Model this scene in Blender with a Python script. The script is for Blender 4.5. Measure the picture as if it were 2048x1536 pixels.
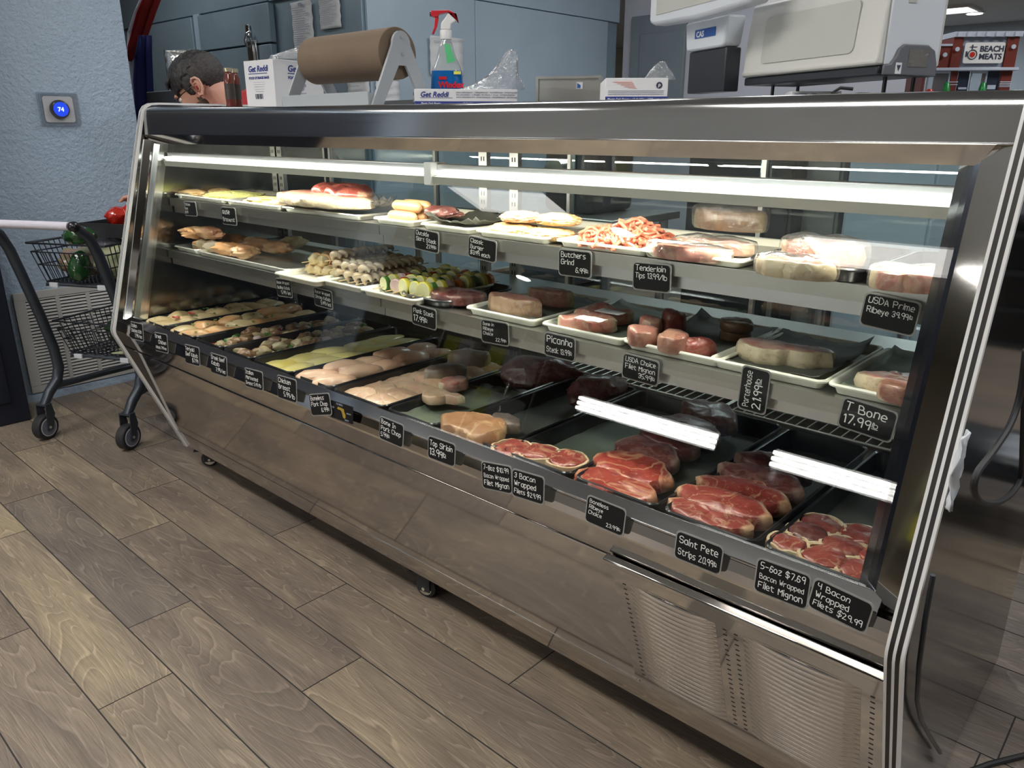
import bpy, bmesh, math, random
from mathutils import Vector, Matrix, noise
random.seed(7)
PI = math.pi
SC = bpy.context.scene
for o in list(bpy.data.objects): bpy.data.objects.remove(o)
COL = SC.collection
V3 = Vector

# ------------------------------------------------------------------ camera
H = 1.224
YAW, PITCH, ROLL, FPX = -0.742225, 0.317874, 0.000467, 1553.0
fwd = V3((math.sin(YAW)*math.cos(PITCH), math.cos(YAW)*math.cos(PITCH), -math.sin(PITCH)))
rgt = V3((math.cos(YAW), -math.sin(YAW), 0))
dwn = fwd.cross(rgt)
cam_d = bpy.data.cameras.new('camera'); cam = bpy.data.objects.new('camera', cam_d); COL.objects.link(cam)
cam_d.sensor_width = 36.0; cam_d.lens = FPX/2048*36.0; cam_d.clip_start = 0.02; cam_d.clip_end = 100
M = Matrix((rgt, -dwn, -fwd)).transposed().to_4x4(); M.translation = (0, 0, H)
cam.matrix_world = M
SC.camera = cam

# ------------------------------------------------------------------ world, exposure, large lights
w = bpy.data.worlds.new('world'); SC.world = w; w.use_nodes = True
w.node_tree.nodes['Background'].inputs[0].default_value = (0.62, 0.72, 0.85, 1)
w.node_tree.nodes['Background'].inputs[1].default_value = 0.25
SC.view_settings.view_transform = 'Standard'; SC.view_settings.look = 'None'
SC.view_settings.gamma = 1.0; SC.view_settings.use_curve_mapping = False
SC.view_settings.exposure = 0.0
def area(name, loc, sx, sy, power, col=(1, 1, 1), rot=(0, 0, 0)):
    l = bpy.data.lights.new(name, 'AREA'); l.shape = 'RECTANGLE'; l.size = sx; l.size_y = sy
    l.energy = power; l.color = col
    o = bpy.data.objects.new(name, l); o.location = loc; o.rotation_euler = rot; COL.objects.link(o); return o
# ceiling troffers (each sits in its own fixture further down)
TROFFERS = [(-3.1, -0.10, 24), (-1.0, -0.10, 30), (-4.8, -2.6, 9), (-1.6, -3.0, 13), (-5.6, 2.1, 7), (-2.2, 4.2, 14), (-2.4, 2.35, 12), (0.6, 4.2, 26), (1.3, 1.7, 32), (-2.2, 8.5, 40), (-3.6, 12.0, 40)]
for i, (x, y, p) in enumerate(TROFFERS):
    area('troffer_light', (x, y, 2.66), 1.15, 0.5, p, (0.96, 0.98, 1.0) if y > 1.5 else (1.0, 0.97, 0.92))

# ------------------------------------------------------------------ pixel -> plane helpers
def ray(px, py): return rgt*((px-1024)/FPX) + dwn*((py-768)/FPX) + fwd
CAM = V3((0, 0, H))
def onX(px, py, X): d = ray(px, py); return CAM + d*(X/d.x)
def onY(px, py, Y): d = ray(px, py); return CAM + d*(Y/d.y)
def onZ(px, py, Z): d = ray(px, py); return CAM + d*((Z-H)/d.z)
def onP(px, py, p0, n): d = ray(px, py); return CAM + d*((V3(p0)-CAM).dot(n)/d.dot(n))
def depth(px, py, dist): d = ray(px, py); return CAM + d*dist

# ------------------------------------------------------------------ materials
MATS = {}
def nmat(name):
    m = bpy.data.materials.new(name); m.use_nodes = True; MATS[name] = m
    return m, m.node_tree, m.node_tree.nodes['Principled BSDF']
def N(nt, typ, **kw):
    n = nt.nodes.new(typ)
    for k, v in kw.items(): setattr(n, k, v)
    return n
def L(nt, a, b): nt.links.new(a, b)
def coords(nt, scale=(1, 1, 1), rnd=True, kind='Object'):
    tc = N(nt, 'ShaderNodeTexCoord'); mp = N(nt, 'ShaderNodeMapping'); mp.inputs['Scale'].default_value = scale
    L(nt, tc.outputs[kind], mp.inputs[0])
    if rnd:
        oi = N(nt, 'ShaderNodeObjectInfo'); mu = N(nt, 'ShaderNodeMath', operation='MULTIPLY'); mu.inputs[1].default_value = 37.0
        L(nt, oi.outputs['Random'], mu.inputs[0]); L(nt, mu.outputs[0], mp.inputs['Location'])
    return mp.outputs[0]
def noise_n(nt, vec, scale, detail=3, rough=.5, dist=0):
    n = N(nt, 'ShaderNodeTexNoise'); n.inputs['Scale'].default_value = scale; n.inputs['Detail'].default_value = detail
    n.inputs['Roughness'].default_value = rough; n.inputs['Distortion'].default_value = dist
    L(nt, vec, n.inputs['Vector']); return n
def ramp(nt, fac, stops, interp='LINEAR'):
    r = N(nt, 'ShaderNodeValToRGB'); r.color_ramp.interpolation = interp
    el = r.color_ramp.elements
    while len(el) < len(stops): el.new(0.5)
    for e, (p, c) in zip(el, stops): e.position = p; e.color = (c[0], c[1], c[2], 1)
    L(nt, fac, r.inputs[0]); return r.outputs[0]
def bump(nt, b, h, strength=.3, dist=.002):
    n = N(nt, 'ShaderNodeBump'); n.inputs['Strength'].default_value = strength; n.inputs['Distance'].default_value = dist
    L(nt, h, n.inputs['Height']); L(nt, n.outputs[0], b.inputs['Normal'])
def plain(name, c, rough=.5, metal=0, coat=0, emis=None, es=0, spec=None):
    m, nt, b = nmat(name)
    b.inputs['Base Color'].default_value = (*c, 1); b.inputs['Roughness'].default_value = rough; b.inputs['Metallic'].default_value = metal
    b.inputs['Coat Weight'].default_value = coat
    if spec is not None: b.inputs['Specular IOR Level'].default_value = spec
    if emis: b.inputs['Emission Color'].default_value = (*emis, 1); b.inputs['Emission Strength'].default_value = es
    return m
def noisy(name, stops, scale=20, rough=.5, metal=0, coat=0, bs=.2, bd=.002, bscale=60, detail=4, dist=0, sss=0, stretch=(1, 1, 1)):
    m, nt, b = nmat(name); v = coords(nt, stretch)
    n = noise_n(nt, v, scale, detail, .55, dist); L(nt, ramp(nt, n.outputs[0], stops), b.inputs['Base Color'])
    b.inputs['Roughness'].default_value = rough; b.inputs['Metallic'].default_value = metal; b.inputs['Coat Weight'].default_value = coat
    b.inputs['Coat Roughness'].default_value = .12
    if sss: b.inputs['Subsurface Weight'].default_value = sss; b.inputs['Subsurface Radius'].default_value = (.01, .005, .003)
    if bs: bump(nt, b, noise_n(nt, v, bscale, 3).outputs[0], bs, bd)
    return m
def steel(name, c, rough, streak=(1, 60, 60), sb=.02, wav=.0, wscale=2.2):
    m, nt, b = nmat(name); v = coords(nt, streak, False)
    n = noise_n(nt, v, 6, 4, .6)
    b.inputs['Base Color'].default_value = (*c, 1); b.inputs['Metallic'].default_value = 1
    mr = N(nt, 'ShaderNodeMapRange'); mr.inputs['To Min'].default_value = rough*.75; mr.inputs['To Max'].default_value = rough*1.3
    L(nt, n.outputs[0], mr.inputs[0]); L(nt, mr.outputs[0], b.inputs['Roughness'])
    if wav:
        v2 = coords(nt, (1, 1, 1), False); bump(nt, b, noise_n(nt, v2, wscale, 1).outputs[0], 1.0, wav)
    return m
steel('mirror_steel', (.66, .65, .63), .055, wav=.0035)
steel('kick_steel', (.58, .555, .53), .07, wav=.0035, wscale=1.6)
steel('brushed_steel', (.46, .46, .465), .13, (1, 90, 90), wav=.0012)
steel('bright_steel', (.78, .78, .78), .16)
steel('inner_steel', (.56, .56, .53), .32)
steel('dark_steel', (.30, .31, .33), .12, wav=.004)
steel('end_steel', (.34, .34, .32), .14, wav=.004)
steel('sill_steel', (.40, .40, .41), .10, wav=.003)
plain('aluminium', (.72, .73, .74), .33, 1)
plain('pan_aluminium', (.74, .73, .68), .38, .85)
plain('pan_white', (.72, .71, .62), .38)
plain('black_plastic', (.012, .012, .014), .28, coat=.3)
plain('black_rubber', (.02, .02, .022), .6)
plain('stripe_white', (.80, .80, .80), .35)
plain('stripe_black', (.015, .013, .011), .4)
plain('matte_black', (.02, .022, .026), .55)
plain('gasket', (.05, .05, .05), .6)
plain('tag_black', (.010, .010, .011), .5, spec=.2)
plain('tag_plastic', (.30, .30, .29), .25)
plain('chalk', (.92, .92, .90), .7, emis=None)
plain('white_plastic', (.80, .80, .80), .35)
plain('scale_body', (.60, .60, .57), .35)
plain('scale_side', (.64, .68, .73), .35)
plain('scale_panel', (.50, .51, .47), .3)
plain('scale_dark', (.028, .032, .042), .45)
plain('scale_grey', (.12, .125, .14), .5)
plain('badge_blue', (.03, .10, .34), .35)
plain('print_blue', (.02, .035, .22), .5)
plain('print_dark', (.03, .035, .07), .6)
plain('print_grey', (.30, .32, .40), .6)
plain('print_pink', (.75, .45, .42), .6)
plain('carton_white', (.70, .70, .72), .6)
plain('paper_white', (.66, .68, .70), .7)
plain('holder_grey', (.38, .41, .44), .4)
plain('red_plastic', (.60, .02, .035), .3, coat=.3)
plain('green_label', (.10, .55, .22), .5)
plain('yellow_label', (.75, .75, .10), .5)
plain('windex_blue', (.01, .13, .42), .15, coat=.5)
plain('cart_metal', (.045, .055, .07), .35, .3)
plain('wire_dark', (.03, .035, .045), .35, .4)
plain('cart_handle', (.62, .60, .68), .4)
plain('wheel_grey', (.16, .17, .22), .45)
plain('wheel_ring', (.50, .52, .60), .4)
plain('caster_metal', (.72, .72, .66), .25, .9)
plain('hose_grey', (.45, .48, .5), .4)
plain('brick_dark_red', (.17, .03, .02), .4, coat=.2)
plain('brick_grey', (.28, .31, .38), .4, coat=.2)
plain('brick_light', (.55, .60, .70), .35, coat=.2)
plain('brick_green', (.01, .28, .06), .3, coat=.3)
plain('brick_red', (.55, .03, .02), .3, coat=.3)
plain('brick_dark', (.03, .04, .07), .3, coat=.3)
plain('lamp_glow', (1, 1, 1), .5, emis=(1.0, .98, .88), es=5)
plain('lamp_shade', (.40, .41, .36), .45)
plain('lamp_dim', (.75, .75, .70), .4, emis=(1.0, .97, .84), es=.9)
plain('tube_glow', (1, 1, 1), .5, emis=(1, .99, .95), es=26)
plain('ceiling_glow', (1, 1, 1), .5, emis=(1, .98, .93), es=3)
plain('down_glow', (1, 1, 1), .5, emis=(1, .99, .95), es=40)
plain('display_blue', (.0, .03, .5), .2, emis=(.0, .07, .95), es=.8)
plain('display_white', (.7, .8, 1), .3, emis=(.6, .75, 1), es=1.5)
plain('thermo_ring', (.05, .05, .06), .15, .8)
plain('gold', (.55, .38, .06), .4, .4)
plain('flag_red', (.33, .02, .02), .8)
plain('flag_blue', (.008, .012, .10), .85)
plain('flag_white', (.50, .55, .62), .8)
plain('lens_black', (.01, .01, .012), .2)
plain('skewer', (.55, .40, .20), .7)
plain('eye_white', (.6, .58, .55), .2)
plain('eye_dark', (.02, .015, .01), .15)
plain('jar_red', (.14, .03, .02), .15, coat=.8)
plain('jar_lid', (.55, .50, .35), .3, .7)
plain('jar_label', (.05, .04, .035), .5)
plain('grille_white', (.52, .52, .50), .45)
plain('drain_metal', (.22, .20, .17), .6, .4)
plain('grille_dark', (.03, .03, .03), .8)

def glassy(name, tint=(.94, .97, .96), fr=1.45, glossrough=0.0, boost=1.0, alpha=0.0, diff=(.6, .6, .6)):
    m = bpy.data.materials.new(name); m.use_nodes = True; MATS[name] = m; nt = m.node_tree
    nt.nodes.remove(nt.nodes['Principled BSDF']); out = nt.nodes['Material Output']
    t = N(nt, 'ShaderNodeBsdfTransparent'); t.inputs[0].default_value = (*tint, 1)
    g = N(nt, 'ShaderNodeBsdfGlossy'); g.inputs['Roughness'].default_value = glossrough
    # Schlick reflectance from the view angle (same on both faces of a pane)
    ge = N(nt, 'ShaderNodeNewGeometry'); dt = N(nt, 'ShaderNodeVectorMath', operation='DOT_PRODUCT'); L(nt, ge.outputs['Incoming'], dt.inputs[0]); L(nt, ge.outputs['Normal'], dt.inputs[1])
    ab = N(nt, 'ShaderNodeMath', operation='ABSOLUTE'); L(nt, dt.outputs['Value'], ab.inputs[0])
    su = N(nt, 'ShaderNodeMath', operation='SUBTRACT'); su.inputs[0].default_value = 1.0; L(nt, ab.outputs[0], su.inputs[1])
    pw = N(nt, 'ShaderNodeMath', operation='POWER'); pw.inputs[1].default_value = 5.0; L(nt, su.outputs[0], pw.inputs[0])
    f0 = ((fr-1)/(fr+1))**2
    mu = N(nt, 'ShaderNodeMath', operation='MULTIPLY_ADD'); mu.inputs[1].default_value = (1-f0)*boost; mu.inputs[2].default_value = f0*boost; mu.use_clamp = True
    mx = N(nt, 'ShaderNodeMixShader'); L(nt, pw.outputs[0], mu.inputs[0]); L(nt, mu.outputs[0], mx.inputs[0])
    L(nt, t.outputs[0], mx.inputs[1]); L(nt, g.outputs[0], mx.inputs[2]); last = mx.outputs[0]
    if alpha:
        d = N(nt, 'ShaderNodeBsdfDiffuse'); d.inputs[0].default_value = (*diff, 1)
        m2 = N(nt, 'ShaderNodeMixShader'); m2.inputs[0].default_value = alpha
        L(nt, last, m2.inputs[1]); L(nt, d.outputs[0], m2.inputs[2]); last = m2.outputs[0]
    L(nt, last, out.inputs[0]); return m, nt, g
glassy('case_glass', (.95, .97, .96), 1.5, 0, 1.0)
glassy('rear_glass', (.80, .87, .87), 1.5, 0, 1.6)
glassy('clear_plastic', (.93, .95, .96), 1.45, .08, 2.2, .05, (.8, .83, .86))
glassy('bottle_clear', (.86, .90, .90), 1.45, .05, 1.5, .12, (.75, .78, .78))
glassy('bottle_blue', (.05, .25, .75), 1.45, .05, 1.3, .35, (.02, .16, .5))
glassy('lens_glass', (.9, .92, .92), 1.5, 0, 1)
m, nt, g = glassy('wrap_film', (.95, .94, .92), 1.5, .1, 2.6, .04, (.9, .88, .85))
v = coords(nt, (1, 1, 1)); bn = N(nt, 'ShaderNodeBump'); bn.inputs['Strength'].default_value = .9; bn.inputs['Distance'].default_value = .006
L(nt, noise_n(nt, v, 38, 4, .6, 1.5).outputs[0], bn.inputs['Height']); L(nt, bn.outputs[0], g.inputs['Normal'])

m, nt, g = glassy('film', (.93, .95, .96), 1.5, .14, 4.0, .10, (.85, .88, .92))
v = coords(nt, (1, 1, 1)); bn = N(nt, 'ShaderNodeBump'); bn.inputs['Strength'].default_value = 1.0; bn.inputs['Distance'].default_value = .012
L(nt, noise_n(nt, v, 30, 3, .6, 2.0).outputs[0], bn.inputs['Height']); L(nt, bn.outputs[0], g.inputs['Normal'])
# painted textured wall
m, nt, b = nmat('wall_blue'); v = coords(nt, (1, 1, 1), False)
n = noise_n(nt, v, 1.5, 3); L(nt, ramp(nt, n.outputs[0], [(.3, (.39, .51, .65)), (.7, (.45, .56, .69))]), b.inputs['Base Color'])
b.inputs['Roughness'].default_value = .42; bump(nt, b, noise_n(nt, v, 48, 4, .6).outputs[0], .8, .012)
noisy('cooler_panel', [(.3, (.22, .30, .36)), (.7, (.27, .355, .42))], 4, .38, .25, bs=.5, bd=.001, bscale=350)
noisy('cooler_panel_light', [(.3, (.36, .46, .55)), (.7, (.40, .50, .59))], 3, .42, .15, bs=.5, bd=.001, bscale=350)
noisy('wall_lilac', [(.3, (.42, .43, .49)), (.7, (.46, .47, .53))], 2, .6, bs=.2, bscale=90)
noisy('wall_beige', [(.3, (.52, .47, .38)), (.7, (.60, .54, .44))], 2, .7, bs=.2, bscale=90)
noisy('wall_grey', [(.3, (.33, .32, .31)), (.7, (.37, .36, .35))], 2, .7, bs=.2, bscale=90)
noisy('wall_pale', [(.3, (.46, .56, .66)), (.7, (.50, .60, .70))], 2, .6, bs=.2, bscale=90)
noisy('ceiling_paint', [(.3, (.55, .58, .60)), (.7, (.60, .63, .65))], 2, .8, bs=.1, bscale=50)
noisy('navy_wood', [(.3, (.007, .010, .020)), (.7, (.012, .017, .032))], 8, .42, bs=.1, bscale=40, stretch=(1, 1, .1))
noisy('grey_wall_panel', [(.3, (.15, .18, .21)), (.7, (.18, .21, .24))], 4, .5, bs=0)
noisy('kraft', [(.3, (.155, .11, .075)), (.7, (.18, .13, .088))], 6, .75, bs=.15, bd=.0005, bscale=200)
noisy('green_paper', [(.3, (.115, .14, .105)), (.7, (.16, .185, .14))], 12, .55, bs=.5, bd=.004, bscale=14)
noisy('black_paper', [(.3, (.060, .062, .050)), (.7, (.095, .10, .082))], 12, .65, bs=.5, bd=.004, bscale=18)
noisy('foil', [(.3, (.6, .6, .58)), (.7, (.75, .74, .70))], 20, .22, .9, bs=1, bd=.004, bscale=45)

# floor planks
m, nt, b = nmat('wood_plank_tile')
at = N(nt, 'ShaderNodeAttribute'); at.attribute_name = 'plank'
tc = N(nt, 'ShaderNodeTexCoord'); sc = N(nt, 'ShaderNodeVectorMath', operation='SCALE'); sc.inputs['Scale'].default_value = 23.0
L(nt, at.outputs['Vector'], sc.inputs[0]); ad = N(nt, 'ShaderNodeVectorMath', operation='ADD'); L(nt, tc.outputs['Object'], ad.inputs[0]); L(nt, sc.outputs[0], ad.inputs[1])
def mp(scale):
    q = N(nt, 'ShaderNodeMapping'); q.inputs['Scale'].default_value = scale; L(nt, ad.outputs[0], q.inputs[0]); return q.outputs[0]
big = noise_n(nt, mp((.9, 4, 1)), 2.2, 3, .55, .6)
# cathedral grain: contour lines of a stretched noise field
gr = noise_n(nt, mp((.75, 5.5, 1)), 1.5, 2, .45, .5)
mu = N(nt, 'ShaderNodeMath', operation='MULTIPLY'); mu.inputs[1].default_value = 26.0; L(nt, gr.outputs[0], mu.inputs[0])
fr = N(nt, 'ShaderNodeMath', operation='FRACT'); L(nt, mu.outputs[0], fr.inputs[0])
rings = ramp(nt, fr.outputs[0], [(0, (.30,)*3), (.3, (.5,)*3), (.78, (.52,)*3), (.9, (.95,)*3), (.96, (.9,)*3), (1, (.2,)*3)])
fib = noise_n(nt, mp((4, 170, 1)), 3, 5, .7)
base = ramp(nt, big.outputs[0], [(.2, (.150, .124, .104)), (.45, (.205, .172, .146)), (.62, (.275, .230, .180)), (.85, (.225, .190, .170))])
mx = N(nt, 'ShaderNodeMix', data_type='RGBA', blend_type='OVERLAY'); mx.inputs[0].default_value = .36
L(nt, base, mx.inputs['A']); L(nt, rings, mx.inputs['B'])
mx2 = N(nt, 'ShaderNodeMix', data_type='RGBA', blend_type='OVERLAY'); mx2.inputs[0].default_value = .9
L(nt, mx.outputs['Result'], mx2.inputs['A']); L(nt, fib.outputs[0], mx2.inputs['B'])
sep = N(nt, 'ShaderNodeSeparateXYZ'); L(nt, at.outputs['Vector'], sep.inputs[0])
tint = ramp(nt, sep.outputs[0], [(0, (.80, .80, .82)), (.35, (.95, .91, .88)), (.7, (1.02, .97, .90)), (1, (1.28, 1.23, 1.08))])
mx3 = N(nt, 'ShaderNodeMix', data_type='RGBA', blend_type='MULTIPLY'); mx3.inputs[0].default_value = 1
L(nt, mx2.outputs['Result'], mx3.inputs['A']); L(nt, tint, mx3.inputs['B'])
L(nt, mx3.outputs['Result'], b.inputs['Base Color'])
mr = N(nt, 'ShaderNodeMapRange'); mr.inputs['To Min'].default_value = .30; mr.inputs['To Max'].default_value = .52; L(nt, fib.outputs[0], mr.inputs[0]); L(nt, mr.outputs[0], b.inputs['Roughness'])
bump(nt, b, fib.outputs[0], .25, .001)
plain('grout', (.035, .032, .03), .8)

# meats ('rim' attribute: 0 in the middle of the cut face, 1 at the fat edge / side wall)
def meat(name, dark, mid, light, fat, vein=.55, veinscale=16, rough=.32, coat=.35, fatpos=(.80, .93), fleck=True, amount=.06):
    m, nt, b = nmat(name); v = coords(nt)
    n = noise_n(nt, v, 28, 5, .6, .6); c0 = ramp(nt, n.outputs[0], [(.25, dark), (.5, mid), (.8, light)])
    r = noise_n(nt, v, veinscale, 3, .55, 1.1)
    sb = N(nt, 'ShaderNodeMath', operation='SUBTRACT'); sb.inputs[1].default_value = .5; L(nt, r.outputs[0], sb.inputs[0])
    ab = N(nt, 'ShaderNodeMath', operation='ABSOLUTE'); L(nt, sb.outputs[0], ab.inputs[0])
    vm = ramp(nt, ab.outputs[0], [(0, (vein,)*3), (amount*.35, (vein*.8,)*3), (amount, (0, 0, 0))])
    if fleck:
        f2 = noise_n(nt, v, 90, 2, .5, 1.2); fl = ramp(nt, f2.outputs[0], [(.60, (0, 0, 0)), (.70, (.5,)*3)])
        mxv = N(nt, 'ShaderNodeMath', operation='MAXIMUM'); L(nt, vm, mxv.inputs[0]); L(nt, fl, mxv.inputs[1]); vm = mxv.outputs[0]
    a = N(nt, 'ShaderNodeAttribute'); a.attribute_name = 'rim'
    wob = noise_n(nt, v, 30, 3); s2 = N(nt, 'ShaderNodeMath', operation='MULTIPLY_ADD'); s2.inputs[1].default_value = .22; s2.inputs[2].default_value = -.11
    L(nt, wob.outputs[0], s2.inputs[0]); s3 = N(nt, 'ShaderNodeMath', operation='ADD'); L(nt, a.outputs['Fac'], s3.inputs[0]); L(nt, s2.outputs[0], s3.inputs[1])
    rm = ramp(nt, s3.outputs[0], [(fatpos[0], (0, 0, 0)), (fatpos[1], (1, 1, 1))])
    mxm = N(nt, 'ShaderNodeMath', operation='MAXIMUM'); L(nt, vm, mxm.inputs[0]); L(nt, rm, mxm.inputs[1])
    mx = N(nt, 'ShaderNodeMix', data_type='RGBA'); L(nt, mxm.outputs[0], mx.inputs[0]); L(nt, c0, mx.inputs['A']); fn = noise_n(nt, v, 34, 4, .65, 1.6); L(nt, ramp(nt, fn.outputs[0], [(.34, tuple(.55*q+.2*d_ for q, d_ in zip(fat, mid))), (.5, fat), (.7, tuple(q*.82+.04 for q in fat))]), mx.inputs['B'])
    L(nt, mx.outputs['Result'], b.inputs['Base Color'])
    b.inputs['Roughness'].default_value = rough; b.inputs['Coat Weight'].default_value = coat; b.inputs['Coat Roughness'].default_value = .2
    bump(nt, b, noise_n(nt, v, 70, 4, .6).outputs[0], .45, .003)
    return m
meat('beef_red', (.17, .022, .017), (.28, .045, .034), (.37, .085, .06), (.58, .34, .20), .6, 13, amount=.02)
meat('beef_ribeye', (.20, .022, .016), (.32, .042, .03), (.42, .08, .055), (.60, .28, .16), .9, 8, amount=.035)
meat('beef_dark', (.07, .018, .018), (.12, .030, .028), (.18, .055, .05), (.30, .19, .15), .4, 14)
meat('beef_filet', (.15, .022, .02), (.25, .05, .04), (.34, .09, .07), (.50, .30, .20), .25, 18, fatpos=(.95, 1.2), fleck=False, amount=.03)
meat('beef_aged', (.20, .07, .055), (.30, .12, .09), (.40, .19, .14), (.46, .30, .19), .45, 15)
meat('beef_pink', (.42, .13, .10), (.52, .20, .16), (.58, .28, .22), (.66, .56, .38), .45, 14)
meat('beef_brown', (.11, .055, .028), (.19, .10, .05), (.27, .15, .08), (.34, .25, .14), .3, 14)
meat('sirloin_tan', (.27, .13, .06), (.36, .18, .09), (.42, .23, .12), (.60, .42, .22), .6, 8, fatpos=(.95, 1.2), amount=.03, fleck=False)
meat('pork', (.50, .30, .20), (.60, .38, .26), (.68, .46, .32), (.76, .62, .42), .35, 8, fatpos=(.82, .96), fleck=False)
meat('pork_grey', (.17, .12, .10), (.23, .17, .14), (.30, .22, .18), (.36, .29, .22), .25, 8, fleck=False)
meat('bacon_wrap', (.50, .26, .16), (.64, .44, .27), (.72, .56, .36), (.74, .62, .42), .9, 26, fatpos=(1.2, 1.5), fleck=False, amount=.10)
CH = dict(rough=.38, coat=.35, bs=.35, bscale=40, sss=.08)
noisy('chicken_pink', [(.25, (.62, .34, .22)), (.55, (.72, .46, .32)), (.8, (.80, .60, .42))], 10, **CH)
noisy('chicken_cream', [(.25, (.50, .36, .17)), (.55, (.66, .50, .28)), (.8, (.72, .62, .42))], 14, **CH)
noisy('chicken_yellow', [(.25, (.58, .47, .10)), (.55, (.70, .60, .22)), (.8, (.74, .68, .40))], 9, **CH)
noisy('chicken_orange', [(.25, (.48, .22, .07)), (.55, (.66, .36, .16)), (.8, (.74, .55, .33))], 12, **CH)
noisy('chicken_seasoned', [(.2, (.26, .10, .05)), (.4, (.55, .26, .12)), (.6, (.70, .46, .26)), (.85, (.74, .62, .40))], 16, **CH)
noisy('burger', [(.25, (.44, .26, .10)), (.5, (.58, .38, .18)), (.75, (.66, .50, .27))], 40, .6, bs=.9, bd=.006, bscale=70)
noisy('burger_pink', [(.25, (.48, .25, .13)), (.5, (.60, .36, .22)), (.75, (.66, .48, .30))], 40, .6, bs=.9, bd=.006, bscale=70)
noisy('ground_beef', [(.25, (.55, .12, .07)), (.55, (.68, .22, .13)), (.8, (.74, .38, .24))], 30, .42, coat=.25, bs=.6, bscale=120)
noisy('green_crumb', [(.25, (.22, .24, .06)), (.5, (.42, .42, .14)), (.75, (.55, .52, .24))], 70, .7, bs=1, bd=.006, bscale=90)
noisy('cheese_mix', [(.25, (.60, .33, .10)), (.5, (.72, .58, .22)), (.75, (.75, .70, .42))], 25, .6, bs=.8, bd=.006, bscale=60)
noisy('hot_dog', [(.3, (.52, .27, .13)), (.7, (.62, .36, .18))], 8, .4, coat=.3, bs=.1)
noisy('noodle_cream', [(.25, (.55, .36, .16)), (.5, (.68, .56, .32)), (.8, (.74, .68, .48))], 22, .45, coat=.3, bs=.4, bscale=60)
noisy('shrimp_pale', [(.25, (.36, .26, .20)), (.5, (.60, .48, .34)), (.8, (.72, .66, .52))], 26, .4, coat=.4, bs=.3, bscale=80)
noisy('mushroom', [(.25, (.12, .08, .04)), (.5, (.38, .30, .17)), (.8, (.58, .52, .36))], 22, .5, bs=.4)
noisy('squash_skin', [(.3, (.55, .50, .04)), (.7, (.68, .62, .10))], 12, .35, coat=.3, bs=.1)
noisy('squash_flesh', [(.3, (.62, .60, .30)), (.7, (.70, .70, .45))], 30, .4, bs=.2)
noisy('zucchini_skin', [(.3, (.02, .08, .01)), (.7, (.06, .16, .03))], 25, .35, coat=.3, bs=.1)
noisy('pepper_red', [(.3, (.36, .01, .006)), (.7, (.52, .03, .015))], 6, .12, coat=.9, bs=0)
noisy('pepper_green', [(.3, (.008, .045, .012)), (.7, (.02, .08, .02))], 8, .18, coat=.7, bs=.1, bscale=30)
noisy('pepper_orange', [(.3, (.55, .12, .01)), (.7, (.65, .22, .03))], 6, .3, coat=.5, bs=0)
noisy('onion', [(.3, (.45, .28, .30)), (.7, (.62, .50, .45))], 12, .4, bs=0)
noisy('leafy', [(.3, (.01, .035, .01)), (.7, (.04, .09, .03))], 20, .4, coat=.2, bs=.6, bd=.01, bscale=20)
noisy('cauliflower', [(.3, (.24, .26, .14)), (.7, (.42, .44, .28))], 18, .6, bs=.8, bd=.01, bscale=30)
noisy('salad_bag', [(.2, (.10, .12, .05)), (.45, (.22, .22, .14)), (.6, (.30, .18, .13)), (.8, (.38, .36, .36))], 18, .25, coat=.9, bs=.9, bd=.012, bscale=24)
noisy('violet_bag', [(.3, (.20, .20, .28)), (.6, (.40, .42, .52)), (.8, (.62, .64, .72))], 22, .2, coat=.9, bs=.9, bd=.012, bscale=28)
noisy('herb', [(.3, (.06, .14, .02)), (.7, (.22, .34, .08))], 30, .5, bs=.3)
noisy('skin', [(.3, (.50, .25, .18)), (.7, (.58, .31, .23))], 9, .5, bs=.15, bscale=150, sss=.1)
noisy('ear_skin', [(.3, (.56, .29, .22)), (.7, (.64, .36, .27))], 9, .5, bs=0, sss=.1)
noisy('hair', [(.3, (.008, .008, .009)), (.7, (.028, .026, .026))], 60, .55, bs=1, bd=.006, bscale=120, stretch=(1, 1, .35))
noisy('short_hair', [(.3, (.018, .016, .016)), (.7, (.06, .052, .050))], 90, .7, bs=.8, bd=.003, bscale=220)
noisy('beard', [(.3, (.035, .022, .015)), (.7, (.09, .055, .038))], 90, .8, bs=.8, bd=.003, bscale=200)
noisy('red_cloth', [(.3, (.30, .015, .02)), (.7, (.36, .025, .03))], 12, .8, bs=.3, bscale=200)
noisy('dark_cloth', [(.3, (.02, .022, .03)), (.7, (.03, .033, .045))], 12, .85, bs=.3, bscale=200)

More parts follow.
